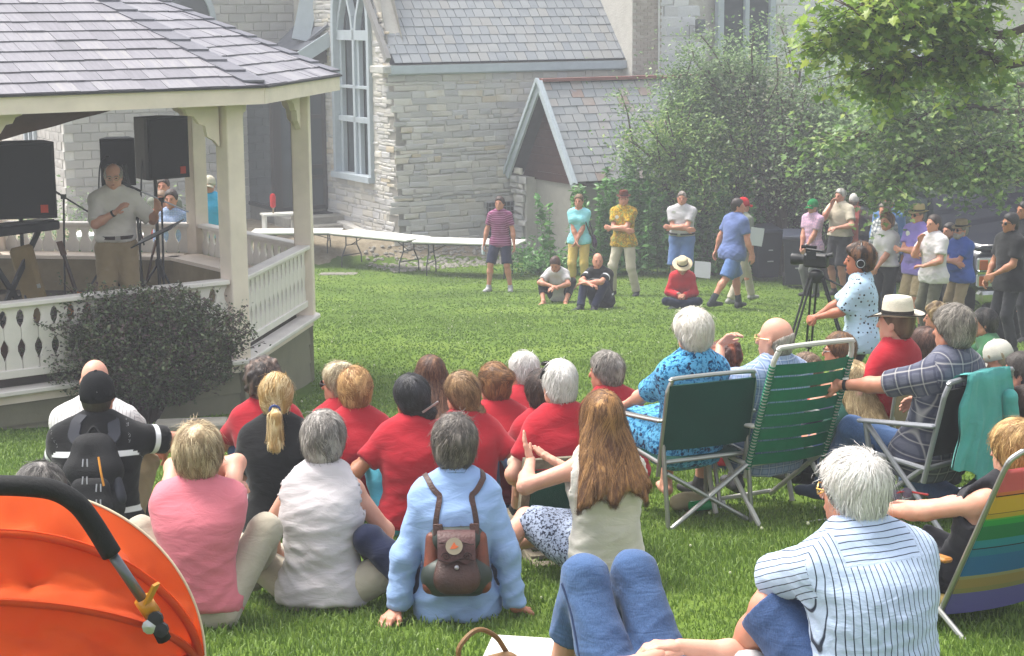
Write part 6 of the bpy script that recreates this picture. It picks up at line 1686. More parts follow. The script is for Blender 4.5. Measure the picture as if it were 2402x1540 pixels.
red((832, 862), 'person in red tee with strawberry blonde pinned up twist', dict(type='bun', c='8f6534', c2='d8b078', t=.024, at=(.005, -.09, .01), r=.058, n=1200, sl=.07), yaw=6, H=1.66, hands=LAP)
red((965, 879), 'person in red tee with black hair clipped in a low knot', dict(type='bun', c='131214', c2='3a3a40', t=.020, at=(.05, -.10, -.075), r=.046, n=1000, sl=.08, low=-.12), yaw=8, hy=22, H=1.68, tone=2, lean=14, side=4, hands=dict(L=(-.22, .28, .40), R=(.15, .4, .36)), pants=SH('cyanp'), extra=[hairclip((.03, -.165, -.03))])
red((1010, 834), 'person in red tee with long straight brown hair down the back', dict(type='long', c='4a2f22', c2='8a6448', len=.42, t=.016, wd=.07, n=1100, flare=.1), yaw=14, H=1.66)
red((1084, 871), 'person in red tee with light brown low bun looking left', dict(type='bun', c='644a30', c2='a5845c', t=.018, at=(.055, -.085, -.105), r=.040, n=1000, sl=.08), yaw=16, hy=22, H=1.66, hands=dict(L=(-.1, .34, .25), R=(.3, .05, .12)))
red((1160, 851), 'person in red tee with ginger brown top knot', dict(type='bun', c='5f4026', c2='a3774a', t=.018, at=(.03, -.105, .05), r=.043, n=1000, sl=.07), yaw=16, hy=16, H=1.66, w=1.05)
red((1229, 824), 'person in red tee with short white hair looking left', SHORTM('b8b4ae', 'dedad6', t=.016), yaw=20, hy=24, H=1.64, w=1.02)
red((1271, 868), 'person with dark brown hair half hidden behind a white haired head', SHORTW('2e211c', '5a463c', t=.020, low=-.13), yaw=16, H=1.6)
I = red((1312, 846), 'person in red tee with white crop in the low green canvas chair', SHORTM('bcb8b2', 'e0dcd8', t=.014), yaw=14, hy=12, H=1.66, pose='chair', seat=.12, extra=[headband('141416', True)], pants=SH('stone', len=.5), tone=1, feet=dict(L=(-.13, .55, .085), R=(.13, .55, .085)), hands=dict(L=(-.2, .25, .32), R=(.2, .25, .32)))
def low_chair(I):
    p = I['o'].location; o = empty('low_chair', p, R(14), 'low weathered wooden chair with dark green canvas back', 'chair'); wm = mat('weathered_wood', '6e6757', .9, var=.25, vs=14, bs=60, bst=.4); yb = -.20
    for s_ in (-1, 1):
        B = MB(); B.bar(Vector((s_*.27, yb+.16, .02)), Vector((s_*.27, yb-.05, .58)), .045, .05, up=(0, 1, 0)); B.build('back_post', wm, o)
        B = MB(); B.bar(Vector((s_*.25, yb-.12, .02)), Vector((s_*.25, yb+.55, .14)), .04, .05); B.build('side_rail', wm, o)
    B = MB(); B.bar(Vector((-.28, yb-.045, .555)), Vector((.28, yb-.045, .555)), .035, .05); B.build('top_rail', wm, o)
    B = MB(); B.box(None, (.5, .02, .34), M=Matrix.Translation((0, yb-.01, .36)) @ Matrix.Rotation(R(20), 4, 'X')); B.build('back_canvas', M_DKGREEN, o)
    for i in range(6): B = MB(); B.bar(Vector((-.26, yb-.12+.11*i, .045+.018*i)), Vector((.26, yb-.12+.11*i, .045+.018*i)), .075, .018); B.build('seat_slat', wm, o)
low_chair(I)
red((1424, 824), 'person in red tee with grey bob and dark sunglasses pushed up', SHORTW('6b655e', 'a9a39b', t=.022, low=-.11), yaw=28, hy=30, H=1.66, w=1.08, extra=[headband('141416')], pants=SH('white'))
red((1697, 800), 'person with curly auburn hair beyond the bald man', dict(type='curly', c='43201a', c2='8a4a30', t=.032, n=900, sl=.05, low=-.16), yaw=25, H=1.62)
# ---- chairs in the middle
def seated(px, label, seat=.40, yaw=20, H=1.68, **k):
    k.setdefault('pose', 'chair'); k.setdefault('lean', -8); k.setdefault('round_', .03); return person(px, label, yaw=yaw, H=H, seat=seat, group=G_CH, **k)
I = seated((1627, 722), 'person in blue speckled dress with a white bob in green canvas chair', s=415, yaw=24, H=1.66, w=1.12, fem=True, hy=6, hair=SHORTW('cbc4b8', 'ece7de', t=.030, low=-.12, n=1100), shirt=SH('bluedress', sl='half', hem=.10, off=.024, name='dress'), pants=SH('bluedress', skirt=1.0, name='dress_skirt', off=.03), tone=1, bare=True, hands=dict(L=(-.2, .35, .62), R=(.18, .3, .6)))
arm_chair(I['o'].location, 24, 'aluminium folding chair with dark green canvas back', .40, .56, .50, 12, M_ALU, .0135, M_DKGREEN, 'canvas', 'x')
I = seated((1822, 744), 'bald person with glasses and pale blue plaid shirt, hand at chin', s=407, yaw=30, H=1.72, w=1.04, hy=26, hair=dict(type='bald', c='8a7f74', c2='c0b6aa', top=-.012, t=.005, n=450, sl=.04), glasses='b09a60', shirt=SH('plaidblue', sl='half', collar=1, hem=.1), pants=SH('greyp', len=.5), tone=1, hands=dict(L=(-.10, .32, .96), R=(.02, .34, .72)), elb=dict(L=(-.6, .5, -.8), R=(.8, .2, -.8)), hdir=dict(L=(.4, -.5, .6), R=(-.8, .3, .3)), palm=dict(L=(.4, -.8, .2)))
arm_chair(I['o'].location, 28, 'white tube garden chair webbed with green straps', .36, .54, .72, 20, M_WTUBE, .0155, M_WEB, 'web', 'z', seatlen=.46)
I = seated((2240, 714), 'person in grey plaid shirt with bushy grey hair, arm stretched left', s=425, yaw=42, H=1.82, w=1.12, hy=4, hair=SHORTW('6a645c', 'a8a095', t=.026, low=-.10, n=1100), shirt=SH('plaidgrey', sl='half', collar=1, hem=.12, off=.022), pants=SH('jeans2'), tone=0, lean=-12, hands=dict(L=(-.32, .50, .74), R=(.30, .25, .60)), elb=dict(L=(-.6, -.3, -.8)), feet=dict(L=(-.1, .66, .09), R=(.16, -.1, .09)), extra=[watch('L')], shoe='3a4658')
CHP = I
arm_chair(I['o'].location, 40, 'grey steel folding chair with a teal jacket over its back', .38, .60, .50, 14, M_GTUBE, .016, mat('black_mesh', '17181b', .9, bs=300, bst=.4), 'canvas', 'z', armm=mat('grey_plastic', '7d8086', .6))
def teal_jacket(I):
    o = worn(I, 'jacket', 'teal jacket hung over the back of the grey folding chair', 'jacket'); V, F = [], []; n, m = 18, 26; rs = np.random.default_rng(4)
    t = math.tan(R(14)); yb = -.20; top = .90
    for j in range(m+1):
        v = j/m; s_ = v*.86-.12
        for i in range(n+1):
            u = i/n; x = -.05+(u-.5)*(.36+.16*min(1, max(0, v-.1)*2))+.03*math.sin(v*4)+.015*math.sin(v*11+u*5)
            hang = .40+.34*min(1, u*1.5)+.07*math.sin(u*9+1)-.10*max(0, u-.8)*3
            if s_ < 0: y, z = yb-t*.5+.03-s_*.35, top+.015+s_*.5*1.0
            else: y, z = yb-t*.50-.035-.02*v-.16*t*s_*-1, top-s_*hang/.74
            if -.02 < s_ < .03: z = top+.02
            fo = .028*math.sin(u*17+v*2.1)*min(1, max(0, v*1.6))+.014*math.sin(u*31-v*4)
            V.append((x, y-abs(fo)-.012, z+.02*math.sin(u*11)*v))
    for j in range(m):
        for i in range(n): F.append((j*(n+1)+i, j*(n+1)+i+1, (j+1)*(n+1)+i+1, (j+1)*(n+1)+i))
    k = len(V); V += [(x, y+.012, z) for x, y, z in V]; F = [f[::-1] for f in F]+[tuple(a+k for a in f) for f in F]
    B = MB(); B.add(V, F); b = B.build('body', C_['teal'], o, smooth=True); addattr(b.data, 'cl', np.zeros((len(V), 3)))
    v, q = field([cone((.16, yb-.20, .74), (.19, yb-.20, .44), .045, .05), cone((.19, yb-.20, .44), (.15, yb-.17, .20), .05, .045)], .01, .03).nets(); v = v+vnormals(v, q)*folds(v, rs, .012, (10, 10, 26), 5)[:, None]; mkobj('sleeve', v, q, C_['teal'], o, v.copy())
teal_jacket(CHP)
I = seated((2106, 694), 'person in red tee and black banded white straw hat', s=385, yaw=48, H=1.66, fem=True, w=1.1, hy=10, hair=SHORTW('5a4636', t=.012, low=-.1), hat=dict(type='fedora', c='c5bfae', band='1c1715', edge='1c1715', h=.17, brim=.165, up=.02, down=.025), shirt=dict(m=RED, sl='short', hem=.1), pants=SH('navy'), tone=1, hands=dict(L=(-.28, .25, .62), R=(.2, .3, .6)))
arm_chair(I['o'].location, 46, 'folding chair with smooth tan vinyl back', .42, .50, .42, 8, M_ALU, .012, M_TANV, 'canvas', 'x', arms=False, sag=.05)
# ---- small groups on the right of the lawn
person((1972, 779), 'youth with tousled brown hair and glasses in profile', yaw=70, H=1.62, hair=SHORTM('4a3220', '8a6440', t=.020, n=800, sl=.06, low=-.09), glasses='2a2a2c', shirt=SH('dark', sl='short'), pants=SH('navy'), hands=dict(L=(-.1, .5, .42), R=(.1, .5, .42)), group=G_SIT, face=True)
person((1893, 828), 'person with short brown hair low behind the green webbed chair', yaw=40, H=1.40, fem=True, hair=SHORTW('5a4634', '8a705a', t=.020), shirt=SH('salmon'), pants=SH('navy'), group=G_SIT)
person((2002, 848), 'person with long wavy pale blond hair and dark green top', yaw=30, H=1.55, fem=True, hair=dict(type='long', c='8a744e', c2='c8b288', len=.38, t=.026, wd=.085, n=1200, curl=.35, flare=.3), shirt=dict(m=cloth('bottle', '123a32')), pants=SH('jeans'), group=G_SIT)
person((2200, 711), 'person with curly fair hair mostly hidden behind the grey haired man', yaw=70, H=1.5, fem=True, hair=dict(type='curly', c='6a5438', c2='b09468', t=.026, n=600), shirt=SH('tan'), pants=SH('navy'), group=G_SIT, face=True)
person((2172, 768), 'person with brown hair and pushed up sunglasses near the hat', yaw=40, H=1.55, fem=True, hair=SHORTW('3a2620', '6a4a3c', t=.024, low=-.14), shirt=SH('dark'), pants=SH('navy'), extra=[headband('8a8a8c', True)], group=G_SIT)
person((2312, 724), 'person in green tee with short dark hair facing left', yaw=80, H=1.56, hair=SHORTM('1d1a1a', '45403c', t=.018), shirt=SH('green'), pants=SH('navy'), group=G_SIT, face=True, tone=0)
person((2328, 796), 'person in blue top and white cap bending over on the grass', yaw=60, H=1.52, fem=True, hair=SHORTW('8a7a60', t=.012), hat=dict(type='cap', c='bdbab0', h=.14), shirt=SH('bluecap', sl='long'), pants=SH('navy'), group=G_SIT, hp=-22, lean=28)
person((2398, 826), 'person in blue sleeves at the right edge holding a small book', yaw=70, H=1.62, hair=SHORTM('3a3430', t=.014), shirt=SH('bluecap', sl='long'), pants=SH('navy'), group=G_SIT, hands=dict(L=(-.05, .42, .42), R=(.12, .40, .44)))
person((2412, 905), 'person in plum top crouched at the right edge', yaw=50, H=1.5, fem=True, hair=SHORTW('3a2a22', t=.02), shirt=SH('plum', sl='half'), pants=SH('navy'), group=G_SIT, lean=25)
# ---- foreground right
I = person((2008, 1057), 'person in blue pinstriped shirt with thick white hair and gold glasses', yaw=22, H=1.86, w=1.10, hy=24, lean=13, pz=.17, hair=dict(type='short', c='cfcac4', c2='ebe8e4', t=.022, low=-.105, n=1700, sl=.075, lift=.005, crown=(-.01, -.075, .115)), glasses='c09a48', shirt=SH('stripeb', sl='half', collar=1, hem=.14, off=.022, folds=.007, yoke=1), pants=SH('jeans', len=.52, wide=1.2), tone=0, hands=dict(L=(.06, .42, .60), R=(-.02, .42, .56)), elb=dict(L=(-1, .1, -.35), R=(1, .1, -.3)), hdir=dict(L=(1, .35, .1), R=(-1, .3, .0)), palm=dict(L=(0, 0, -1), R=(0, 0, -1)), feet=dict(L=(-.26, .60, .09), R=(.1, .6, .09)), shoe='8d8a84', sock='cfcdc6', extra=[watch('L', '2a2320', 'd8d4c8')], group=G_SIT, vox=.0075)
STRIPE = I
p0 = onground(1506, 1700)
I = person(None, 'person in blue jeans lying back with knees raised and hands clasped', root=(p0.x, p0.y, gz(p0.x, p0.y)), d=6.3, yaw=21, H=1.80, w=1.26, fem=True, pose='lie', pz=.13, lean=-87, round_=.0, hair=dict(type='long', c='5a4030', t=.02, len=.3, plain=1), shirt=SH('white', sl='half', hem=-.16), pants=SH('jeans2', len=.80, wide=1.12, top=.24), feet=dict(L=(-.17, .38, .08), R=(.08, .42, .08)), kp=dict(L=(.02, .2, 1), R=(-.02, .2, 1)), hands=dict(L=(-.03, -.20, .33), R=(.05, -.19, .35)), elb=dict(L=(-1, .1, .1), R=(1, .1, .1)), hdir=dict(L=(.95, .3, .05), R=(-.95, .3, .05)), palm=dict(L=(0, 0, -1), R=(0, 0, -1)), curl=.45, bare=True, group=G_SIT, tone=1, vox=.008)
JW = I; sm_ = mat('denim_seam', '26375a', .9)
for n_, sg in (('L', -1), ('R', 1)):
    h_, k_ = I['hip'+n_], I['J']['kn'+n_]; ou = I['X']*sg*.12; ax = nrm(k_-h_)
    strap(I, I['o'], 'side_seam', [Vector(h_+ou+ax*.04), Vector(h_*.6+k_*.4+ou+np.array([0, 0, .02])), Vector(h_*.2+k_*.8+ou+np.array([0, 0, .02])), Vector(k_+ou*.9-ax*.01)], .010, sm_, .003, .002, 'pantsF')
I = person((2388, 985), 'person with straight blonde bob in the rainbow striped beach chair', s=560, yaw=30, H=1.68, fem=True, pose='chair', seat=.14, lean=-28, round_=.0, hy=5, hair=dict(type='short', c='8a6636', c2='d8b47a', t=.022, low=-.17, n=1500, sl=.10), shirt=SH('dark', sl='none', hem=.08), pants=SH('dark', len=.36, off=.02), bare=True, tone=1, feet=dict(L=(-.62, .36, .06), R=(-.40, .48, .06)), kp=dict(L=(-.3, .3, 1), R=(-.1, .3, 1)), hands=dict(L=(-.30, .38, .42), R=(-.20, .36, .42)), group=G_CH)
def beach_chair(I):
    p = I['o'].location; o = empty('beach_chair', p, R(29), 'low beach chair in rainbow striped canvas with wooden armrests', 'chair'); rm = rainbow_mat(); wm = mat('varnished_wood', 'a86f30', .35, .5, var=.2, vs=10)
    yb, w2, seat, bh = -.155, .30, .13, .80; t = math.tan(R(26)); bot = Vector((0, yb, seat-.03)); bd = Vector((0, -t, 1)).normalized(); X = lambda s_: Vector((s_*w2, 0, 0))
    B = MB(); B.tube([X(-1)+bot]+bez([X(-1)+bot+bd*(bh-.03), X(-.97)+bot+bd*(bh+.03), X(-.82)+bot+bd*(bh+.065)], 5)+bez([X(.82)+bot+bd*(bh+.065), X(.97)+bot+bd*(bh+.03), X(1)+bot+bd*(bh-.03)], 5)+[X(1)+bot], .0125, 8); B.build('back_frame', M_ALU, o)
    V, F, L = [], [], []; n, m = 10, 24
    for j in range(m+1):
        for i in range(n+1):
            u = -1+2*i/n; v = j/m; V.append(X(u*.985)+bot+bd*(bh*v*.98)-Vector((0, .05*(1-u*u)*(1-.7*v)+.016, 0))); L.append((u*.3, v, 0))
    for j in range(m):
        for i in range(n): F.append((j*(n+1)+i, j*(n+1)+i+1, (j+1)*(n+1)+i+1, (j+1)*(n+1)+i))
    k = len(V); V += [p_+Vector((0, .012, 0)) for p_ in V]; L += L; F = F+[tuple(a+k for a in f)[::-1] for f in F]
    B = MB(); B.add(V, F); b = B.build('back_canvas', rm, o, smooth=True); addattr(b.data, 'cl', np.array(L))
    B = MB(); B.box((0, yb+.24, seat), (w2*1.95, .5, .02)); b = B.build('seat_canvas', rm, o); addattr(b.data, 'cl', np.array([(0, .1+.5*(v[1]+.3), 0) for v in B.v]))
    for s_ in (-1, 1):
        B = MB(); B.bar(X(s_*1.1)+Vector((0, yb-.08, .36)), X(s_*1.1)+Vector((0, yb+.42, .34)), .05, .022, bev=.008); B.build('armrest', wm, o)
        B = MB(); B.tube([X(s_*1.08)+Vector((0, yb+.36, .34)), X(s_*1.05)+Vector((0, yb-.22, .01))], .0125, 8); B.build('leg', M_ALU, o)
        B = MB(); B.tube([X(s_)+Vector((0, yb-.02, seat)), X(s_)+Vector((0, yb+.5, .02))], .0125, 8); B.build('leg', M_ALU, o)
    B = MB(); B.tube([X(-1.05)+Vector((0, yb-.22, .012)), X(1.05)+Vector((0, yb-.22, .012))], .012, 8); B.build('foot_rail', M_ALU, o)
    B = MB(); B.lathe([(.001, -.02), (.022, -.012), (.024, 0), (.02, .014), (.001, .02)], 12, M=Matrix.Translation(X(-1.06)+bot)); B.build('hinge', M_CHR, o)
beach_chair(I)
# ---- far side, standing
def stand(px, label, yaw=150, H=1.72, **k):
    k.setdefault('face', True); k.setdefault('group', G_ST)
    return person(px, label, yaw=yaw, H=H, pose='stand', **k)
stand((1172, 460), 'person in purple striped tee and navy shorts holding a water bottle', 165, 1.78, w=.95, hair=SHORTM('2a1a14', t=.012), shirt=SH('purplestripe', hem=.10), pants=SH('navy', len=.46, wide=1.2), shoe='9a9a9c', feet=dict(L=(-.20, .05, .085), R=(.20, .12, .085)), hands=dict(L=(-.28, .06, .86), R=(.31, .04, .83)))
I = stand((1358, 455), 'person in aqua tee and yellow cropped trousers with dark shoulder bag', s=126, yaw=165, H=1.66, fem=True, w=1.02, hair=SHORTW('5a4630', t=.014, low=-.10, lump=.004), shirt=SH('aqua', hem=.08, neck=.085), pants=SH('yellow', len=.78, wide=1.1), hands=dict(L=(.02, .22, .86), R=(-.02, .24, .83)), bare=True)
o = worn(I, 'shoulder_bag', 'dark purple shoulder bag on the person in aqua tee', 'bag'); B = MB(); v, q = field([cone((-.30, .0, .88), (-.27, -.04, .98), .09, .06, (1, 0, 0), .5)], .012).nets(); mkobj('bag_body', v, q, mat('bag_plum', '3a2240', .7, var=.3, vs=20), o); B.tube(bez([(-.27, .0, .95), (-.20, .12, 1.15), (-.13, .10, 1.36), (-.12, -.02, 1.42), (-.16, -.12, 1.3), (-.27, -.06, .95)], 5), .012, 6); B.build('bag_strap', mat('bag_strap', '1c1820', .7), o)
stand((1463, 446), 'person in yellow tropical shirt and brown hat with folded arms', s=133, yaw=150, H=1.74, w=1.04, hair=SHORTM('6a5444', t=.008), hat=dict(type='fedora', c='5a3024', h=.16, brim=.14, band='3a1e18'), shirt=SH('tropic', hem=.10, collar=1, off=.02), pants=SH('stone', wide=1.1), feet=dict(L=(-.25, .0, .085), R=(.2, .05, .085)), extra=[sticker(.07, .03)], hy=25, **XARM())
def chest_text(I):
    cu = bpy.data.curves.new('lettering', 'FONT'); cu.body = 'BOSTON'; cu.size = .075; cu.align_x = 'CENTER'; cu.extrude = .002
    ob = bpy.data.objects.new('tmp', cu); COL.objects.link(ob); dg = bpy.context.evaluated_depsgraph_get(); me = bpy.data.meshes.new_from_object(ob.evaluated_get(dg)); bpy.data.objects.remove(ob)
    n = len(me.vertices); co = np.zeros(n*3); me.vertices.foreach_get('co', co); co = co.reshape(-1, 3); out = np.zeros((n, 3))
    for i in range(n):
        q = I['Ch']+I['Fs']*.30-I['Xs']*co[i, 0]*-1*1.0+I['S2']*(co[i, 1]+.03)
        for _ in range(70):
            if I['shirtF'].sample(q[None])[0] < .004: break
            q = q-I['Fs']*.005
        out[i] = q+I['Fs']*(.006+co[i, 2])
    # the wearer's right is the reader's left
    me.vertices.foreach_set('co', out.ravel()); me.update(); me.materials.clear(); me.materials.append(mat('lettering_red', '7a2430', .8)); link(bpy.data.objects.new('lettering', me), I['o'])
stand((1600, 448), 'stout person in grey lettered tee and blue shorts with folded arms', s=132, yaw=160, H=1.80, w=1.18, belly=.012, hair=SHORTM('6a5f58', '9a9088', t=.008), shirt=SH('greyt', hem=-.07, off=.02), pants=SH('bluesh', len=.48, wide=1.3, off=.022), hy=10, extra=[belt('17181c', .105, .186, .90), sticker(.12, .10)], **XARM())
I = person((1300, 604), 'person in white tee with dark ponytail sitting head bowed', yaw=165, H=1.68, fem=True, face=True, hp=-30, lean=26, hair=dict(type='pony', c='3a2420', c2='5a3c30', t=.014, len=.25, plain=1), shirt=SH('white', neck=.08), pants=SH('black', len=.8), bare=True, feet=dict(L=(-.22, .50, .07), R=(.16, .52, .07)), kp=dict(L=(-.5, .3, 1), R=(.5, .3, 1)), hands=dict(L=(-.03, .48, .30), R=(.03, .46, .33)), elb=HUGE, group=G_SIT)
person((1402, 594), 'balding person in black polo with white panels sitting by bowed head', yaw=150, H=1.78, face=True, hy=30, hair=dict(type='bald', c='6a4a34', top=.0, t=.004, plain=1), shirt=SH('polo', collar=1, cm=C_['white']), pants=SH('navy'), hands=dict(L=(.06, .48, .46), R=(-.04, .50, .44)), elb=HUGE, hdir=HUGD, feet=dict(L=(-.12, .52, .085), R=(.1, .58, .085)), group=G_SIT, tone=0, shoe='1a1c24')
person((1601, 607), 'person in long sleeved red top and cream boater sitting cross legged', yaw=175, H=1.62, fem=True, face=True, hp=-28, lean=18, pose='cross', hair=SHORTW('6a5040', t=.010, low=-.11), hat=dict(type='boater', c='c2b294', band='2a2420', h=.15, brim=.175, cr=.098, up=.0, down=.02), shirt=dict(m=RED2, sl='long'), pants=SH('navy'), hands=dict(L=(-.04, .30, .24), R=(.06, .30, .24)), extra=[sticker(.06, -.02)], group=G_SIT, shoe='b0b0ac')
stand((1744, 462), 'person in red cap and grey tee walking behind the blue tee', s=142, yaw=-60, H=1.76, hair=SHORTM('3a2c24', t=.006), hat=dict(type='cap', c='b01c24', h=.14), shirt=SH('greygreen'), pants=SH('stone'), feet=dict(L=(-.1, .3, .085), R=(.1, -.3, .11)), shoe='8a8a86')
stand((1730, 465), 'person in slate blue tee and denim shorts striding away to the right', s=148, yaw=-58, H=1.76, w=1.14, face=False, hy=-40, lean=8, hair=SHORTM('241a16', t=.010), shirt=SH('walker', hem=.14, off=.026), pants=SH('bluesh', len=.46, wide=1.4, off=.022), feet=dict(L=(-.10, .22, .085), R=(.08, -.50, .14)), sock='2e3338', shoe='25272c', hands=dict(L=(-.34, -.10, .82), R=(.30, .14, .84)), tone=0)
stand((1907, 466), 'person in pink plaid shirt and bright green cap', s=132, yaw=128, H=1.72, w=1.02, hair=SHORTM('8a8078', t=.006), hat=dict(type='cap', c='12703a', h=.14), shirt=SH('plaidpink', hem=.11, collar=1), pants=SH('greyp'), hands=dict(L=(-.03, .26, .82), R=(.05, .26, .80)), extra=[watch('L')])
stand((1972, 442), 'tall grey haired person in beige shirt with hand on chin', s=131, yaw=132, H=1.90, w=1.16, hair=SHORTM('7a766f', 'b0aca4', t=.014, lump=.003), shirt=SH('beige', hem=-.05, off=.024, collar=1), pants=SH('dark', len=.48, wide=1.3), hands=dict(L=(-.10, .24, 1.12), R=(.02, .22, 1.47)), elb=dict(L=(-1, .1, -.8), R=(.5, .3, -1)), hdir=dict(R=(-.3, -.2, .9)))
stand((2004, 453), 'person in salmon shirt and white cap seen from behind', s=130, yaw=-20, H=1.78, w=1.1, face=False, hair=SHORTM('7a726a', t=.006), hat=dict(type='cap', c='b9b6b0', h=.14), shirt=SH('salmon', hem=.12, off=.022), pants=SH('navy'))
stand((2086, 452), 'person in blue denim shirt behind the low maple leaves', s=148, yaw=140, H=1.86, w=1.12, hair=SHORTM('6a5f54', t=.010), shirt=SH('denimsh', sl='long', collar=1), pants=SH('jeans'))
stand((2076, 474), 'person in black and white check shirt behind the white blouse', s=150, yaw=135, H=1.70, fem=True, hair=SHORTW('5a524a', t=.016), shirt=SH('plaidbw', sl='long'), pants=SH('dark'))
stand((2082, 497), 'person in white blouse and black trousers with reddish brown hair', s=162, yaw=128, H=1.62, fem=True, w=1.05, hair=SHORTW('5a3a26', '8a6244', t=.024, low=-.11), shirt=SH('white2', sl='half', collar=1, hem=-.03), pants=SH('black', wide=1.1), hands=dict(L=(-.02, .28, .92), R=(.10, .26, .92)))
stand((2155, 478), 'person in lilac tee and straw hat with folded arms', s=165, yaw=122, H=1.72, w=1.12, hair=SHORTM('5a5048', t=.005), hat=dict(type='fedora', c='a3926a', band='1c1a18', h=.165, brim=.15), glasses='111111', shirt=SH('lilac', hem=.12, off=.024), pants=SH('tan', len=.48, wide=1.3), extra=[sticker(.08, .08)], belly=.006, **XARM())
stand((2228, 522), 'person in red tee hidden behind the white tee', s=150, yaw=120, H=1.60, hair=SHORTM('2a2420', t=.01), shirt=dict(m=RED), pants=SH('navy'))
stand((2192, 503), 'person in white tee with one hand raised to the mouth', s=174, yaw=118, H=1.70, w=1.06, hair=SHORTM('2a1f1a', t=.006), shirt=SH('white2', hem=.12, off=.024), pants=SH('olive'), hands=dict(L=(-.05, .24, 1.05), R=(.05, .23, 1.38)), elb=dict(L=(-.7, .2, -1), R=(.5, .2, -1)), hdir=dict(R=(-.3, -.1, .9), L=(1, .1, 0)), extra=[sticker(.02, .06, .03)])
stand((2256, 514), 'grey bearded person in royal blue tee, straw fedora and sunglasses', s=162, yaw=118, H=1.70, w=1.14, hair=SHORTM('7a746c', t=.006), face='beard_9a948c', glasses='111111', hat=dict(type='fedora', c='84765a', band='15130f', h=.165, brim=.145), shirt=SH('royal', hem=.12, off=.024), pants=SH('tan', wide=1.15), belly=.008, **XARM())
stand((2372, 499), 'person in black shirt and sunglasses at the right edge', s=188, yaw=112, H=1.74, w=1.12, tone=2, hair=SHORTM('171413', t=.010), glasses='111111', shirt=SH('black', sl='short', collar=1, hem=.14, off=.026), pants=SH('dark'), hands=dict(L=(-.05, .28, 1.0), R=(.20, .20, .92)))
stand((2405, 458), 'person half out of frame behind the black shirt', s=172, yaw=115, H=1.80, tone=2, hair=SHORTM('171413', t=.006), shirt=SH('dark'), pants=SH('dark'))
I = person((2020, 567), 'camera operator in dotted pale blue blouse wearing headphones', s=300, yaw=78, w=1.12, fem=True, pose='stand', hy=4, face=True, tone=4, hair=dict(type='curly', c='2e1f18', c2='7a5438', t=.026, n=700, sl=.04, low=-.09), shirt=SH('dots', sl='half', hem=.16, off=.028, collar=1), pants=SH('black', wide=1.1), hands=dict(L=(-.12, .42, 1.10), R=(.14, .44, 1.06)), elb=dict(L=(-.4, -.3, -1), R=(.5, -.3, -1)), curl=1.1)
hx = I['hx']; o = worn(I, 'headphones', 'black headphones with silver ring on the camera operator', 'headphones'); B = MB(); B.tube([hx(.112*math.cos(t), -.01, .0+.145*math.sin(t)) for t in [math.pi*i/14 for i in range(15)]], .008, 6); B.build('headphone_band', mat('phones_black', '141416', .4), o)
for s_ in (-1, 1):
    B = MB(); M = hm4(I, s_*.106, -.005, -.02) @ Matrix.Rotation(R(90), 4, 'Y'); B.lathe([(.001, -.022), (.040, -.02), (.043, 0), (.036, .02), (.001, .022)], 16, M=M); c = B.build('ear_cup', mat('phones_black', '141416', .4), o, smooth=40)
    B = MB(); B.tube([M @ Vector((.030*math.cos(t), .030*math.sin(t), s_*.022)) for t in [i*math.pi/8 for i in range(17)]], .004, 5); B.build('cup_ring', M_CHR, c)
OPER = I
# ---- the man speaking in the bandstand, and the people beyond it
pz = ZF-.02; b = at(262, 640, 17.7)
hd = at(264, 384, 17.7); Hs = 1.78
I = person(None, 'white haired speaker in rolled sleeve shirt and khakis gesturing with both hands', root=(hd.x, hd.y, pz), d=17.7, yaw=198, H=1.80, w=1.0, pose='stand', face=True, hy=-8, hp=-6, hair=dict(type='bald', c='9a948c', c2='cfcac2', top=.07, t=.014, n=400, sl=.05), glasses='9a9078', shirt=SH('speaker', sl='half', hem=-.08, off=.024, collar=1, folds=.008), pants=SH('tan', wide=1.2, off=.018), extra=[belt('2a1a12', .115, .182, .88), watch('R')], hands=dict(R=(.02, .32, 1.31), L=(-.36, .30, 1.30)), elb=dict(R=(.7, .1, -.9), L=(-.7, .0, -.9)), hdir=dict(R=(-.45, .45, .5), L=(-.1, .5, .85)), palm=dict(R=(-.5, -.3, -.6), L=(.6, .5, -.2)), curl=.35, tone=1)
zg = lambda x, y, d: None
for a in ((384, 419, 25.5, 'person in grey tee standing behind the bandstand under the loudspeaker', dict(hair=SHORTM('3a2a20', t=.01), shirt=SH('greygreen'), pants=SH('navy'), H=1.8)), (379, 455, 24.8, 'person in white top with sunglasses on head beyond the bandstand rail', dict(fem=True, hair=SHORTW('6a5440', t=.014), shirt=SH('salmon'), pants=SH('dark'), H=1.62)), (402, 452, 24.4, 'person in blue check shirt and jeans beyond the bandstand rail', dict(fem=True, hair=SHORTW('2a1f1a', t=.014), shirt=SH('plaidblue', sl='long'), pants=SH('jeans'), H=1.62)), (491, 415, 26., 'person in bright blue polo and pale cap behind the rear post', dict(hair=SHORTM('3a2c20', t=.006), hat=dict(type='cap', c='b4ae9c', h=.14), shirt=SH('sky'), pants=SH('tan', len=.5), H=1.8))):
    q = at(a[0], a[1], a[2]); kw = a[4]; top = .118 if 'hat' not in kw else .14
    z = q.z-kw['H']*.985
    person(None, a[3], root=(q.x, q.y, max(z, gz(q.x, q.y)-.3)), d=a[2], yaw=175, w=1.05, pose='stand', face=True, group='people listening behind the bandstand', **kw)
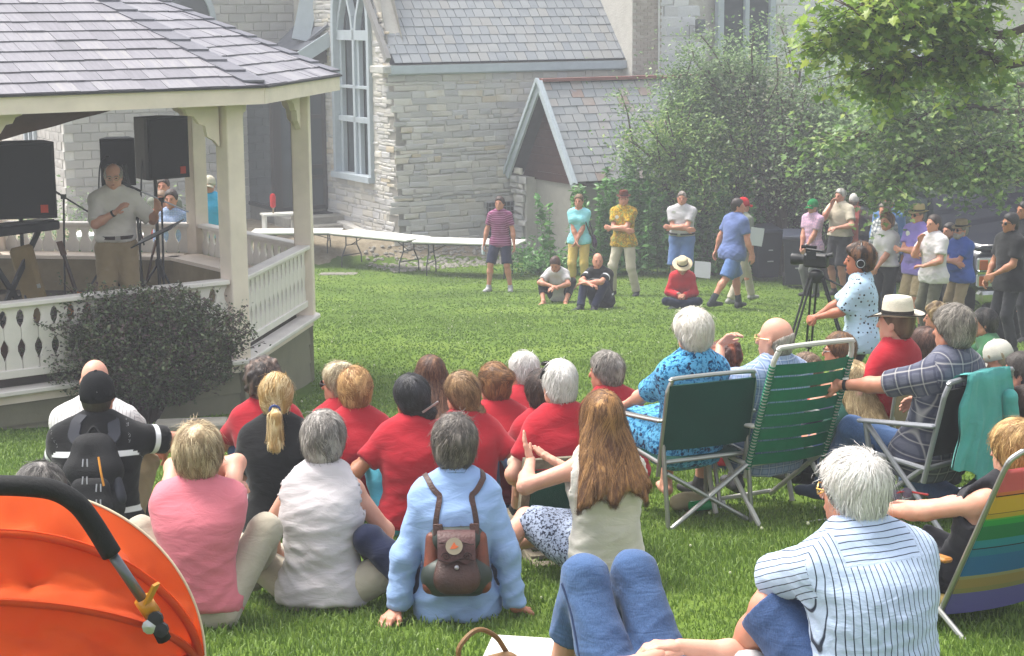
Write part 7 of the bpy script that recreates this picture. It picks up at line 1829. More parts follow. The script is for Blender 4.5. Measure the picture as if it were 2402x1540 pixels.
# ---------------------------------------------------------------- things on the lawn
def folding_table(c, label):
    """c: near-left, near-right, far-right, far-left corner pixels of the top"""
    zt = .76; P = [rayz(x, y, zt) for x, y in c]; o0 = (P[0]+P[1]+P[2]+P[3])/4
    ex = (P[1]-P[0]); L = ex.length; ex.normalize(); ey = Vector((-ex.y, ex.x, 0)); z0 = gz(o0.x, o0.y)
    o = empty('folding_table', (o0.x, o0.y, z0), math.atan2(ex.y, ex.x), label, 'table', 'white folding tables in a row'); L = min(max(L, 1.9), 2.6); h = zt-z0
    wt = mat('table_plastic', 'c9c8c2', .5, .35, var=.03, bs=60, bst=.05)
    B = MB(); B.box((0, 0, h-.022), (L, .76, .044), bev=.012); B.build('tabletop', wt, o)
    B = MB(); B.box((0, 0, h-.055), (L-.12, .66, .03)); B.build('apron', mat('table_steel', '4a4c50', .5), o)
    sm = mat('leg_steel', '35373a', .45, .5, .3)
    for s_ in (-1, 1):
        x = s_*(L/2-.28)
        for t in (-1, 1):
            B = MB(); B.tube([(x, t*.16, h-.06), (x, t*.16, h*.62), (x, t*.29, .22), (x, t*.30, .0)], .0135, 8); B.build('leg', sm, o)
        B = MB(); B.tube([(x, -.27, .24), (x, .27, .24)], .011, 6); B.tube([(x, -.16, h*.62), (x, .16, h*.62)], .011, 6); B.tube([(x, 0, h*.62), (x-s_*.42, 0, h-.06)], .009, 6); B.build('leg_brace', sm, o)
    return o
folding_table(((606, 548), (752, 547), (786, 534), (640, 534)), 'white folding table nearest the steps, half hidden by the bandstand post')
folding_table(((760, 548), (942, 566), (1022, 551), (840, 536)), 'white folding table in the middle of the row beside the lawn')
folding_table(((946, 568), (1192, 575), (1245, 562), (1022, 553)), 'white folding table at the right end behind the striped tee')
def red_thing():
    b = at(641, 503, 39.2); z = b.z; o = empty('small_table', (b.x, b.y, gz(b.x, b.y)), R(20), 'small white bench table by the entrance steps', 'table'); h = z-o.location.z
    B = MB(); B.box((.12, 0, h), (.75, .4, .04)); B.build('tabletop', mat('table_plastic', 'c9c8c2', .5, .35, var=.03), o)
    for x in (-.2, .45):
        B = MB(); B.box((x, 0, h/2), (.04, .36, h)); B.build('leg', mat('table_plastic', 'c9c8c2', .5), o)
    o = empty('torch', (b.x, b.y, z+.02), 0, 'bright red garden torch standing on the small white table', 'torch')
    B = MB(); B.tube([(0, 0, 0), (0, 0, .14)], .018, 8); B.build('stem', mat('torch_pole', '8a7a5a', .7), o)
    B = MB(); B.lathe([(.03, .12), (.06, .15), (.065, .36), (.045, .42), (.01, .43)], 14); B.build('cup', mat('torch_red', 'b51a1c', .5), o, smooth=40)
red_thing()
def slab(x, y, w_, d_, label, z=.05, rz=.1):
    p = onground(x, y); o = MB(); o.box((0, 0, 0), (w_, d_, .12), bev=.02); b = o.build('stone_slab', mat('slab_stone', '76736a', .95, var=.15, bs=25, bst=.4)); b.location = (p.x, p.y, gz(p.x, p.y)+z-.06); b.rotation_euler = (R(-3), 0, rz); tag(b, label, 'stone slab')
slab(450, 1012, .62, .34, 'flat grey stone step beneath the dark bush', .09, .12)
slab(795, 643, .80, .45, 'round worn stone cover set in the lawn before the tables', .015, 0)
slab(1190, 615, .55, .4, 'grey paving stone under the right folding table', .03, .3)
# ---- wheeled bins
def wheelie(x, y, s_, label, rz):
    d = FPX/s_; p = at(x, y, d); z = gz(p.x, p.y); o = empty('wheeled_bin', (p.x, p.y, z), rz, label, 'bin', 'black wheeled bins under the trees'); o.scale = (.86, .9, 1); bm = mat('bin_black', '1b2030', .5, .35, var=.1)
    V = [(-.24, -.26, .08), (.24, -.26, .08), (.24, .24, .08), (-.24, .24, .08), (-.30, -.36, .98), (.30, -.36, .98), (.30, .34, .98), (-.30, .34, .98)]
    B = MB(); B.add(V, [(3, 2, 1, 0), (4, 5, 6, 7), (0, 1, 5, 4), (1, 2, 6, 5), (2, 3, 7, 6), (3, 0, 4, 7)]); B.build('bin_body', bm, o)
    B = MB(); B.box((0, -.01, .955), (.64, .76, .05), bev=.015); B.build('rim', bm, o)
    B = MB(); B.box(None, (.63, .76, .05), M=Matrix.Translation((0, -.01, 1.02)) @ Matrix.Rotation(R(5), 4, 'X'), bev=.02); B.build('lid', mat('bin_lid_dark', '2c3140', .5, .35, var=.1), o)
    B = MB(); B.tube([(-.24, .40, .99), (.24, .40, .99)], .018, 8); B.build('handle', bm, o)
    for s2 in (-1, 1):
        B = MB(); M = Matrix.Translation((s2*.27, .28, .12)) @ Matrix.Rotation(R(90), 4, 'Y'); B.lathe([(.02, -.03), (.12, -.028), (.12, .028), (.02, .03)], 16, M=M); B.build('wheel', mat('rubber', '101011', .8), o)
    for z2, w_ in ((.62, .10), (.40, .14)):
        B = MB(); B.box((.03, -.335+.05*(.98-z2)*1.0-.0, z2), (w_, .012, .022)); B.build('sticker', mat('bin_sticker', 'b5b7b8', .5), o)
wheelie(1792, 655, 120, 'black wheeled bin just right of the walking blue tee', R(12))
wheelie(1868, 674, 124, 'second black wheeled bin beside the green cap', R(-8))
# ---- papers
def sheet(x, y, d, w_, h_, rx, rz, label):
    p = at(x, y, d); V, F = [], []
    for j in range(5):
        for i in range(5): V.append(((i/4-.5)*w_, .02*math.sin(i*.9+j*.5), (j/4-.5)*h_))
    for j in range(4):
        for i in range(4): F.append((j*5+i, j*5+i+1, j*5+i+6, j*5+i+5))
    n = len(V); V += [(a, b+.003, c) for a, b, c in V]; F += [tuple(q+n for q in f)[::-1] for f in F]
    B = MB(); B.add(V, F); o = B.build('paper_sheet', mat('paper_white', 'c9cad0', .7, var=.02), smooth=True); o.location = p; o.rotation_euler = (rx, .15, rz); tag(o, label, 'paper')
sheet(1648, 633, FPX/128, .30, .30, R(-20), R(10), 'white paper held beside the knees of the stout lettered tee')
sheet(1775, 556, FPX/143, .22, .30, 0, R(15), 'white paper in front of the person in red cap')
# ---- video camera on its tripod
def video():
    d = FPX/278; tp = at(1914, 652, d); z = gz(tp.x, tp.y); o = empty('camera_tripod', (tp.x, tp.y, z), R(10), 'black tripod with mid spreader under the video camera', 'tripod'); h = tp.z-z
    for k in range(3):
        a = R(200+120*k); e = Vector((math.cos(a)*.48, math.sin(a)*.48, .0)); t = Vector((math.cos(a)*.06, math.sin(a)*.06, h)); m = t*.45+e*.55
        for s_ in (-1, 1):
            q = Vector((-math.sin(a), math.cos(a), 0))*.022*s_; B = MB(); B.tube([t+q, m+q], .010, 8); B.build('leg', M_STL, o)
        B = MB(); B.tube([m+(t-m)*.1, e], .009, 8); B.build('leg_foot', M_STL, o)
        B = MB(); B.tube([m*.5+e*.5, Vector((0, 0, h*.22))], .008, 6); B.build('spreader', M_STL, o)
        B = MB(); B.box(None, (.05, .05, .05), M=Matrix.Translation(m), bev=.01); B.build('leg_clamp', M_CHR if k == 0 else M_STL, o)
    B = MB(); B.lathe([(.05, h-.04), (.07, h), (.06, h+.05), (.03, h+.07)], 16); B.build('head_bowl', M_STL, o, smooth=40)
    B = MB(); B.lathe([(.001, h*.22-.03), (.04, h*.22-.02), (.04, h*.22+.02), (.001, h*.22+.03)], 12); B.build('hub', M_CHR, o)
    B = MB(); B.tube([(0, 0, h+.04), (.12, -.12, h-.03), (.26, -.28, h-.10)], .009, 8); B.build('pan_bar', M_STL, o)
    o = empty('video_camera', (tp.x, tp.y, tp.z+.07), R(62), 'black camcorder with flip screen mounted on the tripod', 'camera'); bm = mat('camcorder_black', '191a1c', .45, .4, var=.15, vs=20)
    B = MB(); B.box((0, 0, .10), (.13, .34, .15), bev=.02); B.build('camera_body', bm, o)
    B = MB(); M = Matrix.Translation((0, .17, .10)) @ Matrix.Rotation(R(-90), 4, 'X'); B.lathe([(.045, 0), (.05, .05), (.065, .12), (.065, .19), (.05, .19)], 20, M=M); B.build('lens_hood', bm, o, smooth=40)
    B = MB(); B.bar((0, -.1, .20), (0, .16, .215), .03, .03, bev=.008); B.box((0, .14, .195), (.03, .03, .05)); B.build('top_handle', bm, o)
    B = MB(); B.tube([(.05, .02, .235), (.05, .24, .235)], .018, 10); B.build('shotgun_microphone', mat('mic_foam', '111112', .95), o)
    B = MB(); B.box(None, (.012, .13, .085), M=Matrix.Translation((-.15, .02, .17)) @ Matrix.Rotation(R(25), 4, 'Z')); B.build('flip_screen', bm, o)
    B = MB(); B.tube([(0, -.15, .15), (0, -.24, .17)], .026, 12); B.build('viewfinder', bm, o)
    B = MB(); B.box((.07, .0, .1), (.02, .14, .09), bev=.008); B.build('grip', mat('camcorder_grey', '4a4c50', .4), o)
    o.scale = (.68, .6, .78)
video()
# ---- pick-up truck standing behind the group on the right
def truck():
    d = FPX/158; p = at(2300, 640, d); z = gz(p.x, p.y)-.05; o = empty('pickup_truck', (p.x, p.y, z), R(188), 'dark blue pickup truck with stacked chrome headlights behind the bystanders', 'truck')
    # local: +y is the truck's front, +x its left side; origin at the front right corner seen at the picture's left
    pt_ = mat('truck_paint', '0e1220', .25, .5, var=.05, coat=.6); ch = mat('truck_chrome', 'b6b8ba', .12, .5, .95, var=0); rb = mat('rubber', '101011', .8)
    x0 = -2.0  # body spans x from 0 (right side) to -2.0
    def xb(x): return x
    B = MB(); B.box((-1.0, -.95, .86), (1.96, 1.5, .62), bev=.08); B.build('front_body', pt_, o, smooth=40)
    B = MB(); B.box((-1.0, -1.0, 1.20), (1.86, 1.5, .12), bev=.05); B.build('hood', pt_, o, smooth=40)
    B = MB(); prof = [(-1.6, 1.15), (-2.0, 1.85), (-3.2, 1.88), (-3.5, 1.2), (-3.5, .55), (-1.6, .55)]
    B.prism(prof, -.03, 1.93, Matrix(((0, 0, -1, 0), (1, 0, 0, 0), (0, 1, 0, 0), (0, 0, 0, 1)))); B.build('cab', pt_, o)
    B = MB(); B.add([(-.12, -1.655, 1.22), (-1.82, -1.655, 1.22), (-1.74, -1.985, 1.80), (-.2, -1.985, 1.80)], [(0, 1, 2, 3)]); B.build('windscreen', M_GLASS, o)
    for s_, x in ((1, .035), (-1, -1.935)):
        B = MB(); B.box((x, -2.6, 1.5), (.02, .95, .5)); B.build('side_window', M_GLASS, o)
    B = MB(); B.box((-1.0, -4.6, .95), (1.94, 2.1, .66), bev=.04); B.build('cargo_bed', pt_, o)
    B = MB(); B.box((-1.0, -.16, .90), (1.10, .06, .46), bev=.02); gr = B.build('grille', ch, o)
    for i in range(5): B = MB(); B.box((-1.0, -.125, .74+.08*i), (1.02, .02, .05)); B.build('grille_slot', mat('grille_black', '0b0b0c', .6), gr)
    hl = mat('headlight_glass', 'c4c8cc', .08, .6, .6, var=.1); am = mat('amber_lens', 'a8480c', .2, .5, 0, var=.15)
    for xs in (-.20, -1.80):
        for zz in (.98, .74):
            B = MB(); B.box((xs, -.155, zz), (.38, .10, .20), bev=.02); h = B.build('headlight', hl, o)
            sx = 1 if xs > -1 else -1
            B = MB(); B.box((xs+sx*.11, -.10, zz), (.13, .03, .15), bev=.01); B.build('indicator', am, h)
            B = MB(); B.lathe([(.001, .0), (.055, .004), (.07, .02), (.07, 0)], 14, M=Matrix.Translation((xs-sx*.07, -.105, zz)) @ Matrix.Rotation(R(-90), 4, 'X')); B.build('reflector', ch, h)
        B = MB(); B.box((xs, -.145, .86), (.40, .08, .03)); B.build('light_trim', ch, o)
    B = MB(); B.box((-1.0, -.08, .50), (2.02, .22, .20), bev=.05); B.build('bumper', ch, o)
    B = MB(); B.box((-1.0, -.1, .33), (1.8, .16, .14), bev=.03); B.build('valance', mat('truck_plastic', '141416', .7), o)
    for y in (-1.05, -4.6):
        for x in (-.10, -1.90):
            B = MB(); M = Matrix.Translation((x, y, .40)) @ Matrix.Rotation(R(90), 4, 'Y'); B.lathe([(.22, -.12), (.38, -.12), (.40, -.08), (.40, .08), (.38, .12), (.22, .12)], 24, M=M); wl = B.build('wheel', rb, o, smooth=40)
            B = MB(); B.lathe([(.001, -.10), (.22, -.11), (.22, .11), (.001, .10)], 20, M=M); B.build('rim', ch, wl, smooth=40)
    for x in (.14, -2.14):
        B = MB(); B.box((x, -1.75, 1.28), (.20, .10, .24), bev=.04); B.build('mirror', pt_, o)
truck()
# ---- stroller in the near left corner
def stroller():
    d = FPX/830; c = at(62, 1545, d); z0 = gz(c.x, c.y); o = empty('stroller', (c.x, c.y, z0), R(0), 'orange hooded stroller with black foam handlebar close to the camera', 'stroller'); loc = Vector(o.location); rel = lambda p: Vector(p)-loc
    T = NT('orange_fabric'); co = T.coord(); cc = T.ramp(T.noise(co, 5, 3), [(.3, srgb('c84a14')), (.7, srgb('d4571c'))])
    T.set(Base_Color=cc, Roughness=1., Normal=T.bump(T.math('ADD', T.noise(co, 380, 2), T.math('MULTIPLY', T.noise(T.map(co, (1, 1, 2.2)), 6, 3), 2.)), .22, .02)); tr = T.n('BsdfTranslucent', {0: srgb('e8501a')+(1,)}); ms = T.n('MixShader', {0: .38, 1: T.b.outputs[0], 2: tr.outputs[0]}); T.t.links.new(ms.outputs[0], T.t.nodes['Material Output'].inputs[0]); om = T.m
    pv = c-loc; W_, Hh = .505, .48
    def hoop(phi, u, sag=0, r_=1.):
        """u -1..1 across; phi 90 upright, 0 towards the camera"""
        a = u*math.pi/2*1.03; x = W_*math.sin(a)*r_; t = math.cos(a)*Hh*(r_-sag*math.cos(a))
        t = max(t, -.05); return pv+Vector((x, -t*math.cos(R(phi))*1.05, t*math.sin(R(phi))))
    phis = (96, 66, 40, 14, -16); n = 64; rsS = np.random.default_rng(12)
    for k in range(4):
        V, F = [], []; m = 18
        for j in range(m+1):
            f = j/m; ph = phis[k]*(1-f)+phis[k+1]*f; sg = (.10, .085, .06, .04)[k]*math.sin(math.pi*f)
            for i in range(n+1):
                u = -1+2*i/n; wr_ = (.022*math.sin(u*13+k*2+f*6+1.5*math.sin(u*5+k))+.016*math.sin(u*27-f*7+2*math.sin(f*6+u*3)))*math.sin(math.pi*f)
                V.append(hoop(ph, u, sg+wr_, 1-.03*k-.02*math.sin(math.pi*f)))
        for j in range(m):
            for i in range(n): F.append((j*(n+1)+i, j*(n+1)+i+1, (j+1)*(n+1)+i+1, (j+1)*(n+1)+i))
        VA = np.array([list(q) for q in V]); q_ = creases(VA, rsS, .060, 14, 18, 7)+creases(VA, rsS, .026, 34, 34, 6); ed_ = np.repeat(np.sin(np.pi*np.arange(m+1)/m), n+1)**.7; VA = VA-(VA-np.array(pv))*(q_*ed_)[:, None]*2.6; V = [Vector(p) for p in VA]
        B = MB(); B.add(V, F); B.build('canopy_panel', om, o, smooth=True)
        B = MB(); B.tube([hoop(phis[k], -1+2*i/n, 0, 1-.03*k) for i in range(n+1)], .012 if k else .004, 8); B.build('canopy_hem', om if k else mat('piping_cream', 'c9bfa4', .8), o, smooth=True)
    V, F = [], []          # inner lining seen past the hem and the seat back below
    for j in range(9):
        for i in range(n+1):
            u = -1+2*i/n; q = hoop(-16, u, 0, .9); V.append(q*(1)+Vector((0, -.02+.0*j, -.45*j/8)))
    for j in range(8):
        for i in range(n): F.append((j*(n+1)+i, j*(n+1)+i+1, (j+1)*(n+1)+i+1, (j+1)*(n+1)+i))
    B = MB(); B.add(V, F); B.build('seat_back', om, o, smooth=True)
    foam = mat('foam_black', '131314', .75, .3, var=.1, bs=120, bst=.25); tube = mat('tube_grey', '5f6266', .35, .5, .6, var=.03)
    dh = d-.42
    P = [rel(at(x, y, dh+e)) for x, y, e in ((-140, 1140, .0), (-20, 1139, .0), (70, 1142, .0), (130, 1152, .01), (178, 1180, .02), (215, 1225, .04), (262, 1300, .07))]
    B = MB(); B.tube(bez(P, 6), .027, 14); B.build('foam_grip', foam, o, smooth=True)
    q0, q1 = rel(at(258, 1294, dh+.068)), rel(at(352, 1432, dh+.14)); B = MB(); B.tube([q0, q1], .0145, 12); B.build('handle_tube', tube, o, smooth=True)
    q2 = rel(at(385, 1500, dh+.18)); B = MB(); B.tube([q1, q2], .020, 10); B.build('tube_joint', foam, o, smooth=True)
    mx = 2*pv.x
    B = MB(); B.tube([Vector((mx-q0.x, q0.y, q0.z)), Vector((mx-q2.x, q2.y, q2.z))], .0145, 10); B.build('handle_tube', tube, o, smooth=True)
    cl = mat('clip_amber', 'b5781c', .35, .5, var=.05); dr = (q1-q0).normalized()
    B = MB(); a = q0+(q1-q0)*.80; B.tube([a, a+dr*.055], .024, 14); cp = B.build('clip', cl, o, smooth=True)
    B = MB(); B.bar(a+dr*.01+Vector((.01, -.02, .0)), a+Vector((.045, -.03, .05)), .03, .008); B.build('clip_lever', cl, cp)
    for i, (x, y) in enumerate(((365, 1452), (378, 1478), (352, 1470))):
        p = rel(at(x, y, dh+.12)); B = MB(); B.lathe([(.001, -.012), (.02, -.01), (.02, .01), (.001, .012)], 10, M=Matrix.Translation(p) @ Matrix.Rotation(R(80), 4, 'X')); B.build('hinge_bolt', mat('hinge_dark', '1e1f22', .5) if i < 2 else M_CHR, o)
    fr = mat('frame_grey', '4a4c50', .4, .5, .5)
    for s_ in (-1, 1):
        b = pv+Vector((s_*W_*.93, 0, -.02)); B = MB(); B.tube([b, b+Vector((0, .42, -.50)), b+Vector((0, .55, -.62))], .014, 8); B.build('frame_leg', fr, o)
        B = MB(); B.tube([b+Vector((0, .05, -.08)), b+Vector((0, -.12, -.62))], .014, 8); B.build('frame_leg', fr, o)
        for y, r_ in ((.55, .09), (-.12, .12)):
            M = Matrix.Translation((b.x, b.y+y, r_)) @ Matrix.Rotation(R(90), 4, 'Y'); B = MB(); B.lathe([(.03, -.02), (r_, -.018), (r_, .018), (.03, .02)], 18, M=M); B.build('wheel', mat('rubber', '101011', .8), o, smooth=40)
stroller()
# ---- small things on the grass
def litter():
    p = onground(1655, 1204); o = empty('bottle', (p.x, p.y, gz(p.x, p.y)+.05), R(20), 'green plastic bottle lying on its side beneath the green canvas chair', 'bottle'); M = Matrix.Rotation(R(90), 4, 'Y')
    B = MB(); B.lathe([(.01, -.11), (.032, -.10), (.034, .02), (.014, .08), (.013, .11)], 14, M=M); B.build('bottle_body', mat('bottle_green', '0e8a4a', .15, .5), o, smooth=40)
    B = MB(); B.lathe([(.016, .10), (.016, .125), (.001, .126)], 10, M=M); B.build('cap', mat('cap_white', 'c8c8c6', .5), o)
    p = onground(1618, 1200); v, q = field([cone((p.x-.08, p.y, gz(p.x, p.y)+.05), (p.x+.06, p.y+.03, gz(p.x, p.y)+.06), .045, .05)], .012).nets(); v = v+vnormals(v, q)*folds(v, np.random.default_rng(2), .03, (25, 25, 25), 5)[:, None]
    tag(mkobj('paper_bag', v, q, mat('bag_cream', 'a79a78', .8, var=.15), None), 'crumpled cream paper bag on the grass beside the green bottle', 'bag')
    p = onground(2235, 1172); v, q = field([cone((p.x-.13, p.y, gz(p.x, p.y)+.03), (p.x+.13, p.y+.05, gz(p.x, p.y)+.03), .03, .035)], .011).nets(); v = v+vnormals(v, q)*folds(v, np.random.default_rng(5), .03, (25, 25, 25), 5)[:, None]
    tag(mkobj('foil_bag', v, q, mat('foil_silver', 'b8babd', .25, .5, .7, var=.1), None), 'crumpled silver snack bag on the grass under the grey chair', 'bag')
    p = onground(1135, 1625); z = gz(p.x, p.y); o = empty('handbag', (p.x, p.y, z), R(35), 'tan leather handbag with upright curved strap at the lower edge', 'bag'); lm = mat('bag_tan', '7a5a34', .5, .4, var=.2, vs=15)
    v, q = field([cone((-.10, 0, .07), (.10, 0, .07), .07, .07, (0, 1, 0), .8)], .01).nets(); mkobj('bag_body', v, q, lm, o)
    B = MB(); B.tube(bez([(-.10, 0, .12), (-.11, .0, .20), (-.03, .0, .255), (.06, .01, .21), (.12, .02, .13)], 6), .010, 8); B.build('bag_strap', lm, o)
    p = onground(1228, 1556); p.z = gz(p.x, p.y)+.05; B = MB(); B.box((0, 0, 0), (.30, .22, .02), bev=.003); o = B.build('magazine', mat('magazine_white', 'c4c2ba', .5, var=.1, vs=14)); o.location = p; o.rotation_euler = (R(8), 0, R(-12)); tag(o, 'white magazine lying on the grass beside the tan handbag', 'magazine')
    I = [i for i in PEOPLE if 'small book' in i['o']['label']][0]; w_ = I['J']['wrL']*.5+I['J']['wrR']*.5+np.array([0, .10, .03]); o = worn(I, 'book', 'small dark book held by the blue sleeves at the right edge', 'book'); B = MB(); B.box(None, (.15, .02, .20), M=Matrix.Translation(Vector(w_)) @ Matrix.Rotation(R(-35), 4, 'X')); B.build('book_cover', mat('book_dark', '2c2a3a', .5), o)
    I = [i for i in PEOPLE if 'water bottle' in i['o']['label']][0]; w_ = I['J']['wrR']+nrm(I['J']['wrR']-I['J']['elR'])*.09; o = worn(I, 'water_bottle', 'clear water bottle in the hand of the striped tee', 'bottle'); B = MB(); B.lathe([(.02, -.13), (.033, -.12), (.033, .03), (.014, .075), (.014, .10)], 12, M=Matrix.Translation(Vector(w_))); B.build('bottle_body', mat('bottle_clear', 'b9c2c8', .15, .5), o, smooth=40)
    I = [i for i in PEOPLE if 'rainbow' in i['o']['label']][0]; w_ = I['J']['wrR']+np.array([-.02, .07, .02]); o = worn(I, 'sunglasses', 'reddish sunglasses held in the lap of the blonde bob', 'sunglasses'); B = MB()
    for s_ in (-1, 1): B.lathe([(.001, 0), (.030, .0), (.030, .006), (.001, .008)], 14, M=Matrix.Translation(Vector(w_)+Vector((s_*.034, .0, .02))) @ Matrix.Rotation(R(60), 4, 'X'), sy=.8); 
    B.build('lens', mat('lens_grey', '4a4550', .15), o); B = MB(); B.tube([w_+np.array([-.066, 0, .02]), w_+np.array([0, 0, .03]), w_+np.array([.066, 0, .02]), w_+np.array([.07, -.1, .03])], .005, 6); B.build('glasses_frame', mat('frame_red', '7a1a1a', .3), o)
litter()
# ---------------------------------------------------------------- foliage
def leafmat(name, stops, trans=.4, rough=.4):
    T = NT(name); P = T.n('NewGeometry').outputs['Position']
    f = T.math('ADD', T.math('MULTIPLY', T.attr('rnd'), .7), T.math('MULTIPLY', T.noise(P, 1.3, 3), .4))
    c = T.ramp(f, [(p, srgb(h)) for p, h in stops]); T.set(Base_Color=c, Roughness=rough); T.b.inputs['Specular IOR Level'].default_value = .4
    tr = T.n('BsdfTranslucent', {0: c}); ms = T.n('MixShader', {0: trans, 1: T.b.outputs[0], 2: tr.outputs[0]}); T.t.links.new(ms.outputs[0], T.t.nodes['Material Output'].inputs[0]); return T.m
MAPLE = np.array([(0, -.5), (.10, -.22), (.42, -.30), (.30, -.08), (.55, .12), (.26, .14), (.22, .30), (0, .62), (-.22, .30), (-.26, .14), (-.55, .12), (-.30, -.08), (-.42, -.30), (-.10, -.22)])
OVAL = np.array([(0, -.5), (.26, -.12), (.22, .2), (0, .55), (-.22, .2), (-.26, -.12)])
DIA = np.array([(0, -.5), (.30, 0), (0, .5), (-.30, 0)])
def leaves(name, C, size, m, parent, rs, shape=DIA, up=.6, droop=0., axis=None, kind=None, fold=.25):
    """one leaf at each point of C, tilted at random about a mostly upward normal"""
    n = len(C); k = len(shape); nn = rs.normal(0, 1, (n, 3)); nn[:, 2] = np.abs(nn[:, 2])+up*2; nn /= np.linalg.norm(nn, axis=1, keepdims=True)
    t = rs.normal(0, 1, (n, 3)) if axis is None else axis+rs.normal(0, .35, (n, 3)); t[:, 2] -= droop
    t -= nn*np.sum(t*nn, 1, keepdims=True); t /= np.linalg.norm(t, axis=1, keepdims=True)+1e-9; b = np.cross(nn, t)
    s_ = size*rs.uniform(.6, 1.25, n)
    V = np.concatenate([C[:, None]+(b[:, None]*shape[None, :, 0:1]+t[:, None]*shape[None, :, 1:2]+nn[:, None]*(np.abs(shape[None, :, 0:1])*fold-.12*shape[None, :, 1:2]**2))*s_[:, None, None], (C+nn*0)[:, None]], 1)
    if k == 4:
        Q = np.arange(n)[:, None]*5+np.array([[0, 1, 2, 3]])
        me = mesh_np(name, V.reshape(-1, 3), Q)
    else:
        q = np.array([[k, i, (i+1) % k] for i in range(k)]); Q = (np.arange(n)[:, None, None]*(k+1)+q[None]).reshape(-1, 3); me = mesh_np(name, V.reshape(-1, 3), Q, False)
    addattr(me, 'rnd', np.repeat(rs.uniform(0, 1, n), k+1)); me.materials.append(m)
    o = link(bpy.data.objects.new(name, me), parent)
    if kind: o['kind'] = kind
    return o
M_BARK = mat('bark', '4a3f35', .95, var=.25, vs=8, bs=30, bst=.6)
def branches(rs, p, d, L, r_, depth, out, tips, spread=.6, seg=4, up=.15, kids=3):
    pts = [p]; q = p.copy(); dd = d.copy()
    for i in range(seg):
        dd = nrm(dd+rs.normal(0, .16, 3)+np.array([0, 0, up*.3])); q = q+dd*L/seg; pts.append(q)
        if depth <= 1: tips.append((q.copy(), dd.copy()))
    out.append((pts, [r_*(1-.55*i/seg) for i in range(seg+1)]))
    if depth > 0:
        for k in range(kids):
            t = rs.uniform(.45, 1.); b = pts[min(seg, int(t*seg))]; nd = nrm(dd+rs.normal(0, spread, 3)+np.array([0, 0, up]))
            branches(rs, b, nd, L*rs.uniform(.55, .8), r_*.5, depth-1, out, tips, spread, seg, up, kids)
    else: tips.append((q, dd))
def tree(px, d, y_top, label, m, name='shrub_tree', seed=1, lean=(0, 0), wide=1., n=9000, size=.08, stems=4, group='trees and shrubs along the church wall', shape=OVAL, clump=.30, fill=.35, low=.2, cat='tree', x0=None):
    """multi-stemmed tree whose foot is at column px and whose crown reaches row y_top"""
    rs = np.random.default_rng(seed); g = at(px, 620, d); X, Y = g.x, g.y; z0 = gz(X, Y); top = at(px, y_top, d).z; H = top-z0
    o = empty(name, (X, Y, z0), 0, label, cat, group); out, tips = [], []
    for k in range(stems):
        a = 2*math.pi*k/stems+rs.uniform(-.4, .4); dd = nrm([math.cos(a)*.55*wide+lean[0], math.sin(a)*.45*wide+lean[1], 1.1])
        branches(rs, np.array([math.cos(a)*.15, math.sin(a)*.15, 0]), dd, H*.42, .045+.012*H, 2, out, tips, .62*wide, 4, .18, 3)
    fz = H*.93/max(t[0][2] for t in tips); sc3 = np.array([1, 1, fz]); out = [([q*sc3 for q in pts], rr) for pts, rr in out]; tips = [(t[0]*sc3, t[1]) for t in tips]
    B = MB()
    for pts, rr in out: B.tube(pts, rr, 6, cap=False)
    B.build('trunk', M_BARK, o, smooth=True)
    T = np.array([t[0] for t in tips]); T = T[T[:, 2] > low*H]; T[:, 2] = np.minimum(T[:, 2], H*.97)
    idx = rs.integers(0, len(T), n); C = T[idx]+rs.normal(0, 1, (n, 3))*np.array([clump, clump, clump*.75])*rs.uniform(.3, 1.2, (n, 1))
    C[:, 2] = np.clip(C[:, 2], .15, H*1.02)
    nf = int(n*.9); cx = T.mean(0); ex_ = T.std(0)*1.65; f = rs.normal(0, 1, (nf, 3)); f /= np.linalg.norm(f, axis=1, keepdims=True); f *= rs.uniform(.1, 1, (nf, 1))**.4
    lum = .80+.22*np.sin(f[:, 0:1]*6+seed)*np.sin(f[:, 1:2]*5+f[:, 2:3]*7+seed*1.7)+.10*np.sin(f[:, 2:3]*13+f[:, 0:1]*9); f = f*lum*ex_+cx; f[:, 2] = np.clip(f[:, 2], .15, H*1.0)
    leaves('crown', np.concatenate([C, f]), size, m, o, rs, shape, .35, .3)
    return o
L_DARK = leafmat('leaf_dark', [(.1, '486040'), (.45, '637e52'), (.8, '86a068'), (1., 'b8c49a')])
L_MID = leafmat('leaf_mid', [(.1, '44602f'), (.45, '608240'), (.8, '849e54'), (1., 'b8c07c')])
L_LUSH = leafmat('leaf_lush', [(.1, '315528'), (.45, '477a38'), (.8, '66964c'), (1., '94b472')], .3)
L_MAPLE = leafmat('leaf_maple', [(.05, '55702c'), (.4, '6f8e3a'), (.75, '8fa64a'), (1., 'b4ba58')], .5)
L_GREY = leafmat('leaf_greyish', [(.1, '4a5244'), (.5, '6a715a'), (1., '929274')], .3)
tree(1765, 36.5, 10, 'tall lilac tree rising beside the porch roof in front of nave window', L_DARK, seed=3, n=20000, wide=.62, stems=6, size=.085, clump=.34)
tree(1668, 36.0, 190, 'bushy yellow green shrub leaning over the porch slates', L_MID, seed=7, n=7000, wide=.55, stems=4, size=.08, clump=.26, lean=(-.12, 0))
tree(1830, 36.2, 90, 'mid green shrub with bare purple twigs behind the bins', L_GREY, seed=11, n=8500, wide=.8, stems=6, size=.08, clump=.36)
tree(1960, 35.6, 120, 'dense dark shrub behind the beige shirt and green cap', L_DARK, seed=13, n=12000, wide=.85, stems=6, size=.085, clump=.36, low=.05)
tree(2110, 35.0, 60, 'broad dark tree above the check shirt', L_DARK, seed=17, n=13000, wide=.9, stems=6, size=.09, clump=.38, low=.05)
